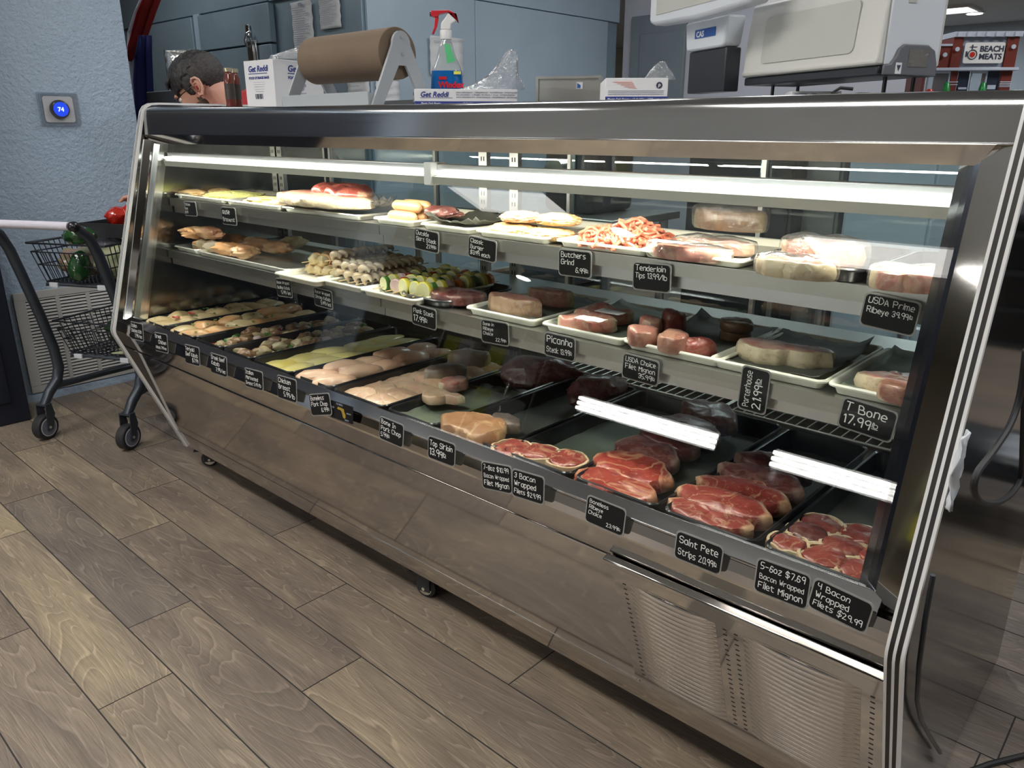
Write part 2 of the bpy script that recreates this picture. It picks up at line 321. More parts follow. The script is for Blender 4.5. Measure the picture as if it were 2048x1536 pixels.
# ------------------------------------------------------------------ mesh helpers
class MB:
    def __init__(s): s.v = []; s.f = []
    def add(s, vs, fs, M=None):
        o = len(s.v)
        for p in vs: s.v.append(tuple(M @ V3(p)) if M is not None else tuple(p))
        for f in fs: s.f.append(tuple(i+o for i in f))
    def box(s, x0, x1, y0, y1, z0, z1, M=None):
        s.add([(x0, y0, z0), (x1, y0, z0), (x1, y1, z0), (x0, y1, z0), (x0, y0, z1), (x1, y0, z1), (x1, y1, z1), (x0, y1, z1)],
              [(0, 3, 2, 1), (4, 5, 6, 7), (0, 1, 5, 4), (1, 2, 6, 5), (2, 3, 7, 6), (3, 0, 4, 7)], M)
    def cyl(s, p0, p1, r0, r1=None, n=16, caps=True):
        p0, p1 = V3(p0), V3(p1); r1 = r0 if r1 is None else r1
        d = (p1-p0).normalized(); a = d.orthogonal().normalized(); b = d.cross(a); vs = []
        for p, r in ((p0, r0), (p1, r1)):
            for i in range(n):
                t = 2*PI*i/n; vs.append(p + a*(r*math.cos(t)) + b*(r*math.sin(t)))
        fs = [(i, (i+1) % n, n+(i+1) % n, n+i) for i in range(n)]
        if caps: fs += [tuple(range(n-1, -1, -1)), tuple(range(n, 2*n))]
        s.add(vs, fs)
    def tube(s, pts, r, n=8, closed=False):
        pts = [V3(p) for p in pts]; m = len(pts); rs = r if isinstance(r, (list, tuple)) else [r]*m
        up = None; vs = []
        for i, p in enumerate(pts):
            if closed: t = pts[(i+1) % m]-pts[i-1]
            else: t = pts[min(i+1, m-1)]-pts[max(i-1, 0)]
            t.normalize()
            if up is None: up = t.orthogonal().normalized()
            up = (up - t*up.dot(t)).normalized(); b = t.cross(up)
            for k in range(n):
                a = 2*PI*k/n; vs.append(p + up*(rs[i]*math.cos(a)) + b*(rs[i]*math.sin(a)))
        fs = []
        for i in range(m if closed else m-1):
            j = (i+1) % m
            for k in range(n): fs.append((i*n+k, i*n+(k+1) % n, j*n+(k+1) % n, j*n+k))
        if not closed: fs += [tuple(range(n-1, -1, -1)), tuple(range((m-1)*n, m*n))]
        s.add(vs, fs)
    def lathe(s, prof, n=24, M=None):
        vs = []; m = len(prof)
        for r, z in prof:
            for k in range(n): a = 2*PI*k/n; vs.append((r*math.cos(a), r*math.sin(a), z))
        fs = [(i*n+k, i*n+(k+1) % n, (i+1)*n+(k+1) % n, (i+1)*n+k) for i in range(m-1) for k in range(n)]
        fs += [tuple(range(n-1, -1, -1)), tuple(range((m-1)*n, m*n))]
        s.add(vs, fs, M)
    def ext(s, prof, x0, x1):   # closed (y,z) profile extruded along x
        n = len(prof); vs = [(x0, y, z) for y, z in prof]+[(x1, y, z) for y, z in prof]
        fs = [(i, (i+1) % n, n+(i+1) % n, n+i) for i in range(n)]+[tuple(range(n-1, -1, -1)), tuple(range(n, 2*n))]
        s.add(vs, fs)
    def sphere(s, c, r, nu=16, nv=10, M=None, fn=None):
        r = (r, r, r) if not isinstance(r, (tuple, list)) else r; vs = []; fs = []
        for i in range(nv+1):
            ph = PI*i/nv
            for k in range(nu):
                a = 2*PI*k/nu; d = V3((math.sin(ph)*math.cos(a), math.sin(ph)*math.sin(a), math.cos(ph)))
                q = fn(d) if fn else 1.0
                vs.append(V3(c)+V3((d.x*r[0], d.y*r[1], d.z*r[2]))*q)
        for i in range(nv):
            for k in range(nu): fs.append((i*nu+k, (i+1)*nu+k, (i+1)*nu+(k+1) % nu, i*nu+(k+1) % nu))
        s.add(vs, fs, M)
    def build(s, name, mat, parent=None, bevel=0, smooth=True, seg=2, M=None, attr=None):
        me = bpy.data.meshes.new(name); me.from_pydata(s.v, [], s.f)
        bm = bmesh.new(); bm.from_mesh(me); 
        if attr is None: bmesh.ops.remove_doubles(bm, verts=bm.verts, dist=1e-6)
        bmesh.ops.recalc_face_normals(bm, faces=bm.faces); bm.to_mesh(me); bm.free()
        me.materials.append(MATS[mat])
        o = bpy.data.objects.new(name, me); COL.objects.link(o)
        if M is not None: o.matrix_world = M
        if parent: o.parent = parent
        if bevel:
            bv = o.modifiers.new('bevel', 'BEVEL'); bv.width = bevel; bv.segments = seg; bv.limit_method = 'ANGLE'; bv.angle_limit = math.radians(35)
        if smooth:
            for p in me.polygons: p.use_smooth = True
            me.set_sharp_from_angle(angle=math.radians(38))
        return o
def thing(name, label, cat, loc=(0, 0, 0), rz=0, group=None):
    o = bpy.data.objects.new(name, None); COL.objects.link(o); o.location = loc; o.rotation_euler = (0, 0, rz)
    o.empty_display_size = .05; o['label'] = label; o['category'] = cat
    if group: o['group'] = group
    return o
def tag(o, label, cat, group=None, kind=None):
    o['label'] = label; o['category'] = cat
    if group: o['group'] = group
    if kind: o['kind'] = kind
    return o
def struct(o): o['kind'] = 'structure'; return o
def frame(p, u, v):   # matrix with x along u, y along v (made orthogonal)
    u = V3(u).normalized(); v = V3(v); v = (v-u*v.dot(u)).normalized(); n = u.cross(v)
    m = Matrix((u, v, n)).transposed().to_4x4(); m.translation = V3(p); return m
def text_mb(body, size, M=None, off=0.0, shear=0, wob=0, align='LEFT', ext=.0003, space=1.0):
    c = bpy.data.curves.new('t', 'FONT'); c.body = body; c.size = size; c.offset = off; c.extrude = ext; c.shear = shear
    c.align_x = align; c.space_character = space; c.resolution_u = 3
    o = bpy.data.objects.new('t', c); COL.objects.link(o)
    dg = bpy.context.evaluated_depsgraph_get(); dg.update()
    me = bpy.data.meshes.new_from_object(o.evaluated_get(dg)); bpy.data.objects.remove(o); bpy.data.curves.remove(c)
    mb = MB(); ph = random.random()*6
    vs = [V3(q.co) for q in me.vertices]
    if wob:
        for q in vs:
            q.y += wob*size*(math.sin(q.x/size*2.3+ph)+.5*math.sin(q.x/size*5.1+ph*2)); q.x += wob*.6*size*math.sin(q.y/size*4+q.x/size*1.7+ph)
    mb.add(vs, [tuple(p.vertices) for p in me.polygons], M); bpy.data.meshes.remove(me); return mb
GL = {'A': '022842 1434', 'B': '0208 082837362505 053544433202', 'C': '4738180703123243', 'D': '0208 082846442202', 'F': '0208 0848 0535', 'G': '47381807031232434525', 'I': '1838 2822 1232', 'K': '0208 480542',
 'L': '080242', 'M': '0208254842', 'O': '180703123243473818', 'P': '0208 083847463505', 'R': '0208 083847463505 2542', 'S': '473818070615354443321203', 'T': '0848 2822', 'U': '080312324348', 'W': '0812263248',
 'a': '361605031232 3632', 'b': '0208 0516364543321203', 'c': '361605031232', 'd': '361605031232 3832', 'e': '043435261605031232', 'f': '38281712 0636', 'g': '361605041333 36312000', 'h': '0208 0516263532', 'i': '1612 1817',
 'k': '0208 360432', 'l': '1812', 'm': '0206 05162522 25364542', 'n': '0206 0516263532', 'o': '160503122233352616', 'p': '0600 0516263533221202', 'r': '0602 041636', 's': '3616051424332202', 't': '17132232 0636', 'u': '0603122233 3632',
 'w': '0612253246', 'y': '061323 36231000', 'z': '06360232', '0': '180703122233372818', '1': '071812', '2': '0718283736021242', '3': '07182837362515 253433221203', '4': '080535 3832', '5': '38080525343322 2202', '6': '371804031222333425 2505',
 '7': '083812', '8': '15060718283736251504031222333425', '9': '362515060718283732', '.': '1213', '-': '0535', '/': '0248', '$': '4738180615354433120 3 2921'.replace('120 3', '1203')}
def stroke_mb(body, size, M=None, wt=.060, seed=0):
    rs = random.Random(seed); mb = MB(); x = 0.0; k = size/6.0
    for ch in body:
        if ch == ' ': x += 3.0; continue
        g = GL.get(ch)
        if g is None: x += 3; continue
        sc_ = rs.uniform(.92, 1.08); dy = rs.uniform(-.25, .25); rot = rs.uniform(-.08, .08); mx_ = 0
        x0 = min(int(c) for s in g.split() for c in s[0::2]); 
        for s in g.split():
            pts = [((int(s[i])-x0)*.92, int(s[i+1])-2.0) for i in range(0, len(s)-1, 2)]
            mx_ = max([mx_]+[p[0] for p in pts])
            sm = []
            for i in range(len(pts)-1):
                p0, p1, p2, p3 = pts[max(i-1, 0)], pts[i], pts[i+1], pts[min(i+2, len(pts)-1)]
                for q in range(3):
                    u = q/3; sm.append(tuple(.5*(2*p1[j]+(-p0[j]+p2[j])*u+(2*p0[j]-5*p1[j]+4*p2[j]-p3[j])*u*u+(-p0[j]+3*p1[j]-3*p2[j]+p3[j])*u**3) for j in (0, 1)))
            sm.append(pts[-1])
            w_ = size*wt; L_ = [V3(((x+px_*sc_+rot*py_)*k, (py_*sc_+dy)*k, 0)) for px_, py_ in sm]
            n = len(L_); vs = []
            for i, p in enumerate(L_):
                d = (L_[min(i+1, n-1)]-L_[max(i-1, 0)]); d = d.normalized() if d.length > 0 else V3((1, 0, 0)); nr = V3((-d.y, d.x, 0))
                if i == 0: p = p-d*w_*.6
                if i == n-1: p = p+d*w_*.6
                vs += [p+nr*w_, p-nr*w_]
            vs = [V3((v.x, v.y, .0002)) for v in vs]
            mb.add(vs, [(2*i, 2*i+1, 2*i+3, 2*i+2) for i in range(n-1)], M)
        x += mx_*sc_+1.35
    return mb
def merge(a, b): a.add(b.v, b.f); return a
def rrect(x0, x1, y0, y1, r, n=5):
    out = []
    for cx, cy, a0 in ((x1-r, y1-r, 0), (x0+r, y1-r, 90), (x0+r, y0+r, 180), (x1-r, y0+r, 270)):
        for i in range(n+1):
            a = math.radians(a0+90*i/n); out.append((cx+r*math.cos(a), cy+r*math.sin(a)))
    return out
def slab(mb, pts, z0, z1, M=None):
    n = len(pts); vs = [(x, y, z0) for x, y in pts]+[(x, y, z1) for x, y in pts]
    mb.add(vs, [(i, (i+1) % n, n+(i+1) % n, n+i) for i in range(n)]+[tuple(range(n-1, -1, -1)), tuple(range(n, 2*n))], M)
# ================================================================== THE SETTING
# floor: individually tinted planks laid in rows along X
fb = MB(); tints = []; W0, Y0, PL = .1688, .418, 1.02
known = {-1: -2.071, 0: -1.628, 1: -1.882, 2: -1.346, 3: -1.638, 4: -1.014}
known_tint = {(0, -1): .97, (0, 0): .85, (-1, 0): .35, (-1, -1): .7, (1, -1): .05, (1, 0): .5, (2, 0): .95, (2, -1): .4, (3, 0): .6, (3, -1): .55, (4, 0): .65}
rr = random.Random(3)
for r in range(-68, 81):
    y0 = Y0+W0*r; j0 = known.get(r, rr.uniform(0, PL)-1.5)
    for k in range(-9, 7):
        x0 = j0+k*PL
        if x0 > 5 or x0+PL < -10: continue
        g = .0016
        fb.add([(x0+g, y0+g, 0), (x0+PL-g, y0+g, 0), (x0+PL-g, y0+W0-g, 0), (x0+g, y0+W0-g, 0)], [(0, 1, 2, 3)])
        tints.append((known_tint.get((r, k), rr.random()), rr.random(), rr.random()))
fl = fb.build('floor', 'wood_plank_tile', smooth=False)
a = fl.data.attributes.new('plank', 'FLOAT_VECTOR', 'FACE')
for i, t in enumerate(tints): a.data[i].vector = t
struct(fl)
gb = MB(); gb.box(-10, 6, -10.8, 14.1, -.06, -.0012); struct(gb.build('floor', 'grout', smooth=False))
cb = MB(); cb.box(-10, 6, -10.8, 14.2, 2.7, 2.8); struct(cb.build('ceiling', 'ceiling_paint', smooth=False))
def wall(name, x0, x1, y0, y1, z1, m, z0=0): b = MB(); b.box(x0, x1, y0, y1, z0, z1); return struct(b.build(name, m, smooth=False, bevel=.004))
wall('wall_left', -4.14, -4.0, -.9, 1.69, 2.7, 'wall_blue')
wall('wall_front', -10, 6, -10.7, -10.6, 2.7, 'wall_grey')
wall('wall_right', 5.0, 5.1, -10.6, 14.1, 2.7, 'wall_grey')
wall('wall_far_left', -9.6, -9.5, -10.6, 14.1, 2.7, 'wall_beige')
wall('wall_back', -10, 6, 14.0, 14.1, 2.7, 'wall_pale')
wall('wall_back_left', -9.5, -4.6, 5.9, 6.0, 2.7, 'wall_grey')
wall('wall_divider', -3.84, -1.6, 5.48, 5.6, 2.7, 'wall_lilac')
wall('wall_left_return', -9.5, -4.14, -.9, -.78, 2.7, 'wall_beige')
b = MB(); b.box(-3.999, -3.985, .936, 1.69, .0, .035); struct(b.build('baseboard_left', 'wall_blue', smooth=False))
# ceiling troffers
for i, (x, y, p) in enumerate(TROFFERS):
    t = thing('ceiling_light', 'flat rectangular ceiling light panel with white frame on the ceiling', 'ceiling light', (x, y, 2.7), 0, 'ceiling light panels')
    b = MB()
    for q in ((-.61, .61, -.31, -.27), (-.61, .61, .27, .31), (-.61, -.57, -.27, .27), (.57, .61, -.27, .27)): b.box(q[0], q[1], q[2], q[3], -.035, 0)
    b.build('frame', 'white_plastic', t, smooth=False)
    b = MB(); b.box(-.57, .57, -.27, .27, -.012, -.002); b.build('diffuser', 'ceiling_glow', t, smooth=False)
p = onZ(1950, 24, 2.7)
t = thing('recessed_light', 'round recessed downlight glowing in the ceiling at upper right', 'ceiling light', (p.x, p.y, 2.7)); s = .6
b = MB(); b.cyl((0, 0, -.02), (0, 0, 0), .12, n=24); b.build('trim', 'white_plastic', t)
b = MB(); b.cyl((0, 0, -.028), (0, 0, -.021), .095, n=24); b.build('lens', 'ceiling_glow', t)

# tall dark cabinet at the left edge
t = thing('tall_cabinet', 'dark navy tall cabinet against the blue wall beside the white vent', 'cabinet', (-3.87, -.3, 0))
b = MB(); b.box(-.128, .13, -.15, 1.234, 0, 2.25); b.build('body', 'navy_wood', t, bevel=.006)
b = MB(); b.box(.1305, .142, -.10, .52, .1, 2.15); b.box(.1305, .142, .56, 1.17, .1, 2.15); b.build('door', 'navy_wood', t, bevel=.004)

# vent grille on the left wall
t = thing('vent_grille', 'white louvred return air grille low on the blue wall behind the cart', 'vent', (-3.999, 1.02, .04))
GW, GH = .62, .475
b = MB()
b.box(0, .012, 0, GW, 0, .034); b.box(0, .012, 0, GW, GH-.034, GH); b.box(0, .012, 0, .045, .034, GH-.034); b.box(0, .012, GW-.04, GW, .034, GH-.034)
for k in (1, 2, 3): y = .045+k*(GW-.085)/4; b.box(.0, .011, y-.009, y+.009, .03, GH-.03)
b.build('frame', 'grille_white', t, bevel=.002)
b = MB(); b.box(.0005, .002, .04, GW-.04, .03, GH-.03); b.build('duct', 'grille_dark', t, smooth=False)
b = MB(); nl = 27
for k in range(nl):
    z = .040+k*(GH-.08)/(nl-1)
    b.add([(.003, .04, z+.006), (.010, .04, z-.003), (.0112, .04, z-.0018), (.0042, .04, z+.0072), (.003, GW-.04, z+.006), (.010, GW-.04, z-.003), (.0112, GW-.04, z-.0018), (.0042, GW-.04, z+.0072)],
          [(0, 1, 2, 3), (4, 7, 6, 5), (0, 4, 5, 1), (1, 5, 6, 2), (2, 6, 7, 3), (3, 7, 4, 0)])
b.build('louvres', 'grille_white', t, smooth=False)

# thermostat with clear guard
c = (onX(70, 183, -4)+onX(162, 253, -4))*.5
t = thing('thermostat', 'round blue lit thermostat reading 74 under a clear square guard on blue wall', 'thermostat', (-3.9985, c.y, c.z))
Mt = Matrix(((0, 0, 1, 0), (1, 0, 0, 0), (0, 1, 0, 0), (0, 0, 0, 1)))   # local x->Y, y->Z, z->X
b = MB(); slab(b, rrect(-.062, .062, -.055, .055, .012), .0, .006, Mt); b.build('back_plate', 'carton_white', t)
b = MB(); b.lathe([(.040, .006), (.040, .022), (.036, .028), (.030, .029)], 32, Mt); b.build('dial', 'thermo_ring', t)
b = MB(); b.lathe([(.031, .029), (.031, .0305), (.0, .0308)], 32, Mt); b.build('display', 'display_blue', t)
text_mb('74', .026, Mt @ Matrix.Translation((-.014, -.009, .0312)), off=.0006).build('digits', 'display_white', t, smooth=False)
b = MB(); pt = rrect(-.083, .083, -.072, .072, .006, 2)
slab(b, pt, 0, .004, Mt); slab(b, rrect(-.077, .077, -.066, .066, .006, 2), .004, .034, Mt); b.build('clear_guard', 'clear_plastic', t, smooth=False)

# ---- walk-in cooler behind the counter
t = thing('walk_in_cooler', 'blue-grey walk-in cooler with panelled metal door behind the counter', 'cooler', (-3.88, 3.0, 0))
b = MB(); b.box(-4.6, -.004, .004, 2.45, 0, 2.5); b.build('body', 'cooler_panel', t, bevel=.004)
b = MB()
for (x0, x1, z0, z1) in ((-.62, -.006, 0, 2.5), (-.96, -.64, 1.995, 2.5), (-4.6, -.64, 2.0, 2.5)): b.box(x0, x1, -.02, .003, z0, z1)
b.build('front_panel', 'cooler_panel', t, bevel=.003)
Yf = 2.985
def fx(px, py=60): return onY(px, py, Yf).x+3.88
d = MB(); d.box(fx(405), fx(550, 80), -.045, -.003, onY(550, 84, Yf).z, 1.985); d.build('door', 'cooler_panel', t, bevel=.003)
d = MB(); d.box(fx(405), fx(552, 110), -.045, -.003, .15, onY(550, 88, Yf).z); d.build('door', 'cooler_panel', t, bevel=.003)
d = MB(); d.box(fx(300), fx(392), -.045, -.003, .15, 1.985); d.build('door', 'cooler_panel', t, bevel=.003)
d = MB(); d.box(fx(392.5), fx(404), -.03, -.003, .0, 2.0); d.build('door_post', 'cooler_panel_light', t, bevel=.002)
b = MB()
for (y0, y1) in ((.0, .86), (.865, 2.30)): b.box(-.003, .018, y0, y1, 0, 2.0)
b.box(-.003, .018, 0, 2.45, 2.006, 2.5); b.build('side_panel', 'cooler_panel_light', t, bevel=.002)
# latch
q = onY(500, 88, 2.93); lt = MB()
lt.box(-.055, .055, -.012, .0, -.12, .02); lt.box(-.03, .03, -.022, -.010, -.11, -.005)
lt.box(-.055, -.015, -.012, 0, .04, .12); lt.tube([(-.02, -.03, -.02), (-.02, -.04, .02), (-.005, -.035, .06), (.02, -.02, .075)], .010, 8)
lt.tube([(.02, -.02, -.01), (.03, -.03, .03), (.015, -.03, .06)], .007, 8)
o = lt.build('latch', 'bright_steel', t, bevel=.003); o.location = (q.x+3.88, -.05, q.z)
# papers taped to the cooler
def paper(label, p, wd, ht, name='paper_notice', lines=14, mat='paper_white', curl=.012, cat='notice', head=True):
    tt = thing(name, label, cat, p, 0, None); b = MB(); nx, nz = 5, 14
    vs = [(wd*(i/nx-.5), -.004-curl*abs(math.sin(j*.75+i*.5))*.5-(curl if j == 0 else 0), -ht*j/nz) for j in range(nz+1) for i in range(nx+1)]
    fs = [(j*(nx+1)+i, j*(nx+1)+i+1, (j+1)*(nx+1)+i+1, (j+1)*(nx+1)+i) for j in range(nz) for i in range(nx)]
    b.add(vs, fs); o = b.build('sheet', mat, tt); sm = o.modifiers.new('thickness', 'SOLIDIFY'); sm.thickness = .0006
    b = MB(); r2 = random.Random(len(label))
    for k in range(lines):
        z = -ht*(.12+.8*k/lines); ww = wd*r2.uniform(.45, .82); b.box(-wd*.41, -wd*.41+ww, -.0175-curl*.3, -.0165-curl*.3, z-ht*.011, z)
    if head: b.box(-wd*.08, wd*.08, -.0178-curl*.3, -.0165-curl*.3, -ht*.09, -ht*.03)
    b.build('print', 'print_grey', tt, smooth=False); return tt
for lb, px0, px1, y0, y1, ln in (('narrow printed notice taped on the cooler left of its twin', 577, 618, 6, 103, 18), ('narrow printed notice with header table right of its twin', 632, 674, -6, 60, 14)):
    a0 = onY(px0, y0, 2.95); a1 = onY(px1, y0, 2.95); a2 = onY(px0, y1, 2.95)
    paper(lb, ((a0.x+a1.x)/2, 2.975, a0.z), a1.x-a0.x, a0.z-a2.z, lines=ln)
a0 = onY(690, 158, 2.95); a1 = onY(733, 158, 2.95); paper('white printed sheet low on the cooler under the paper roll', ((a0.x+a1.x)/2, 2.975, a0.z), a1.x-a0.x, .16, lines=6, head=False)
# sheet on the light side panel
a0 = onX(748, 155, -3.86); a1 = onX(795, 155, -3.86); a2 = onX(915, 70, -3.86)
t = paper('blank white sheet on the light cooler side behind the roll holder', (-3.855, (a0.y+a1.y)/2, a0.z), a1.y-a0.y, .14, lines=3, head=False); t.rotation_euler = (0, 0, PI/2)
t = paper('white card on the light cooler side behind the spray bottle', (-3.855, onX(890, 75, -3.86).y, onX(890, 75, -3.86).z), .28, .22, name='white_card', lines=1, head=False, cat='card'); t.rotation_euler = (0, 0, PI/2)

# ---- things behind, seen past the counter and through its glass
t = thing('electrical_panel', 'flat grey panel door on the lilac wall behind the scale', 'panel', (-3.0, 5.48, 0))
a0 = onY(1265, 30, 5.46); a1 = onY(1375, 30, 5.46); z1 = onY(1300, 30, 5.46).z; z0 = onY(1300, 230, 5.46).z
b = MB(); b.box(a0.x+3, a1.x+3, -.03, -.001, z0, z1); b.build('box', 'grey_wall_panel', t, bevel=.004)
b = MB(); b.box(a0.x+3.09, a1.x+3, -.04, -.03, z0, z1-.13); b.build('door', 'grey_wall_panel', t, bevel=.004)
def cabinet(name, label, cat, px0, px1, Y, z1, m, dep=.4, z0=0, doorm=None):
    x0 = onY(px0, 450, Y).x; x1 = onY(px1, 450, Y).x
    t = thing(name, label, cat, ((x0+x1)/2, Y, 0)); hw = (x1-x0)/2
    b = MB(); b.box(-hw, hw, 0, dep, z0, z1); b.build('body', m, t, bevel=.006)
    b = MB(); b.box(-hw+.012, hw-.012, -.014, -.0005, z0+.04, z1-.05); b.build('door', doorm or m, t, bevel=.004)
    b = MB(); b.box(hw-.05, hw-.03, -.034, -.0145, z0+.3*(z1-z0), z0+.6*(z1-z0)); b.build('handle', 'aluminium', t, bevel=.003); return t
cabinet('refrigerator', 'pale blue upright appliance seen through the glass at far right', 'refrigerator', 1684, 1862, 3.3, 1.18, 'wall_pale')
cabinet('storage_cabinet', 'plain grey cabinet left of the pale blue appliance', 'cabinet', 1594, 1674, 3.34, 1.16, 'wall_grey')
cabinet('undercounter_cooler', 'black undercounter cooler with handle behind the right of the case', 'cooler', 1370, 1580, 3.15, 1.14, 'matte_black', dep=.12)
t = thing('work_table', 'stainless work table along the cooler behind the case', 'table', (-2.6, 2.72, 0))
b = MB(); b.box(-.85, .85, -.25, .25, .86, .89); b.build('tabletop', 'inner_steel', t, bevel=.004)
for sx in (-.8, .8):
    for sy in (-.2, .2): b = MB(); b.cyl((sx, sy, 0), (sx, sy, .86), .02); b.build('leg', 'aluminium', t)
b = MB(); b.box(-.82, .82, -.22, .22, .25, .27); b.build('lower_shelf', 'inner_steel', t)
t = thing('black_bin', 'black plastic bin on the lower shelf of the work table', 'bin', (-2.3, 2.72, .271))
b = MB(); b.box(-.22, .22, -.18, .18, 0, .3); b.build('body', 'black_plastic', t, bevel=.02)
b = MB(); b.box(-.23, .23, -.19, .19, .3005, .32); b.build('lid', 'matte_black', t, bevel=.008)
t = thing('meat_grinder', 'dark countertop machine on the work table behind the glass', 'machine', (-2.05, 2.72, .89))
b = MB(); b.box(-.13, .13, -.15, .15, 0, .26); b.build('housing', 'matte_black', t, bevel=.03)
b = MB(); b.cyl((0, -.15, .17), (0, -.24, .17), .05, n=20); b.build('barrel', 'bright_steel', t)

# flag hanging behind the blue wall
t = thing('draped_flag', 'folded red, white and dark blue flag hanging by the wall corner', 'flag', (-3.9, 2.35, 0))
def strip(name, m, pts, wd, par):
    vs = []; n = len(pts)
    for (p, ww) in zip(pts, wd):
        for k in range(7): u = k/6-.5; vs.append((p[0]+u*ww, p[1]+.018*math.sin(k*2.1)+.01*k, p[2]))
    b = MB(); b.add(vs, [(i*7+k, i*7+k+1, (i+1)*7+k+1, (i+1)*7+k) for i in range(n-1) for k in range(6)])
    o = b.build(name, m, par); q = o.modifiers.new('thickness', 'SOLIDIFY'); q.thickness = .004
def fp(px, py, Y=2.35): q = onY(px, py, Y); return (q.x+3.9, Y-2.35, q.z)
kx = .0026*1.15
strip('red_stripe', 'flag_red', [fp(300, -20), fp(284, 20), fp(272, 60), fp(262, 92), fp(257, 122)], [.13, .15, .13, .11, .03], t)
strip('white_stripe', 'flag_white', [fp(292, -15, 2.36), fp(276, 20, 2.36), fp(266, 60, 2.36), fp(262, 120, 2.36), fp(266, 210, 2.36), fp(268, 300, 2.36)], [.10, .10, .16, .15, .14, .12], t)
strip('blue_canton', 'flag_blue', [fp(281, 70, 2.345), fp(277, 110, 2.34), fp(277, 160, 2.335), fp(280, 215, 2.335), fp(283, 300, 2.335)], [.05, .12, .16, .15, .14], t)

# round drain set in the floor in front of the case
t = thing('floor_drain', 'round metal floor drain mirrored in the lower front of the case', 'drain', (-.69, .90, 0))
b = MB(); b.lathe([(.056, .0004), (.056, .002), (.050, .003), (.049, .0015), (.0, .0015)], 36); b.build('rim', 'drain_metal', t)
b = MB()
for k in range(-8, 9):
    h_ = math.sqrt(max(.048**2-(k*.0058)**2, 0))
    for s_ in (0, 1):
        A = Matrix.Rotation(PI/4+s_*PI/2, 4, 'Z'); b.box(-h_, h_, k*.0058-.0011, k*.0058+.0011, .0016, .0026, A)
b.build('grate', 'drain_metal', t, smooth=False)
# ================================================================== THE DISPLAY CASE
XL, XR = -2.75, -.197
case = thing('deli_display_case', 'long stainless refrigerated deli case with slanted front glass', 'display case', (0, 0, 0))
TOPZ = [(-2.75, 1.292), (-1.914, 1.280), (-1.306, 1.275), (-.875, 1.273), (-.36, 1.272), (-.2, 1.270)]
def topz(x):
    for (a, za), (b_, zb) in zip(TOPZ, TOPZ[1:]):
        if x <= b_: return za+(zb-za)*(x-a)/(b_-a)
    return TOPZ[-1][1]
# top sheet and fascia in stations along X (the sheet metal sags a little)
def fascia(x0, x1, name):
    n = 40; vs = []; prof_n = None
    for i in range(n+1):
        x = x0+(x1-x0)*i/n; zt = topz(x)
        pr = [(1.76, zt-.004), (1.45, zt-.001), (1.210, zt), (1.197, zt-.001), (1.187, zt-.005), (1.1805, zt-.012), (1.1782, zt-.020), (1.1772, zt-.024), (1.1762, zt-.028),
              (1.1668, 1.2075), (1.1662, 1.2052), (1.1665, 1.2045), (1.170, 1.203), (1.30, 1.215), (1.76, zt-.03)]
        prof_n = len(pr); vs += [(x, y, z) for y, z in pr]
    m_ = prof_n; fs = [(i*m_+k, i*m_+(k+1) % m_, (i+1)*m_+(k+1) % m_, (i+1)*m_+k) for i in range(n) for k in range(m_)]
    fs += [tuple(range(m_)), tuple(range(n*m_, (n+1)*m_))]
    b = MB(); b.add(vs, fs); return b.build(name, 'brushed_steel', case)
fascia(XL+.022, XR-.024, 'fascia')
# underside return of the fascia, mirror finish, mitred ends
b = MB(); b.add([(-2.728, 1.166, 1.2045), (-.242, 1.166, 1.2045), (-.262, 1.181, 1.178), (-2.71, 1.181, 1.178), (-2.728, 1.20, 1.2), (-.242, 1.20, 1.2), (-.262, 1.20, 1.178), (-2.71, 1.20, 1.178)],
              [(0, 1, 2, 3), (7, 6, 5, 4), (0, 4, 5, 1), (3, 2, 6, 7), (0, 3, 7, 4), (1, 5, 6, 2)])
b.build('top_trim', 'mirror_steel', case, smooth=False)
# glass
GY0, GZ0, GY1, GZ1 = 1.031, .612, 1.182, 1.182
gdir = V3((0, GY1-GY0, GZ1-GZ0)).normalized(); gn = V3((0, -gdir.z, gdir.y))
b = MB(); t_ = .005
b.add([(x, y, z) for x in (-2.715, -.262) for y, z in ((GY0, GZ0), (GY1, GZ1), (GY1-gn.y*t_, GZ1-gn.z*t_), (GY0-gn.y*t_, GZ0-gn.z*t_))],
      [(0, 1, 2, 3), (7, 6, 5, 4), (0, 4, 5, 1), (1, 5, 6, 2), (2, 6, 7, 3), (3, 7, 4, 0)])
b.build('front_glass', 'case_glass', case, smooth=False)
# jambs left and right of the glass: stepped mirror strips
def jamb(x0, x1, off0, off1, m, nm='glass_jamb', ztop=1.19, zb=.606):
    def yy(z): return GY0+(z-GZ0)*(GY1-GY0)/(GZ1-GZ0)
    b = MB(); b.add([(x0, yy(z)-off0, z) for z in (zb, ztop)]+[(x1, yy(z)-off1, z) for z in (zb, ztop)]+[(x0, yy(z)+.04, z) for z in (zb, ztop)]+[(x1, yy(z)+.04, z) for z in (zb, ztop)],
                [(0, 1, 3, 2), (4, 6, 7, 5), (0, 4, 5, 1), (2, 3, 7, 6), (0, 2, 6, 4), (1, 5, 7, 3)])
    return b.build(nm, m, case, smooth=False)
jamb(-.286, -.259, -.012, .004, 'dark_steel'); jamb(-.2585, -.2225, .006, .020, 'mirror_steel', ztop=1.205)
jamb(-2.728, -2.700, .020, .004, 'mirror_steel'); jamb(-2.6995, -2.672, -.002, -.012, 'bright_steel')
# sill: bright bevel under the glass
b = MB(); pr = [(1.030, .6135), (1.0275, .6155), (1.0045, .5975), (1.0045, .593), (1.05, .593), (1.06, .600)]
b.ext(pr, -2.735, -.2465); b.build('sill', 'sill_steel', case, bevel=.001)
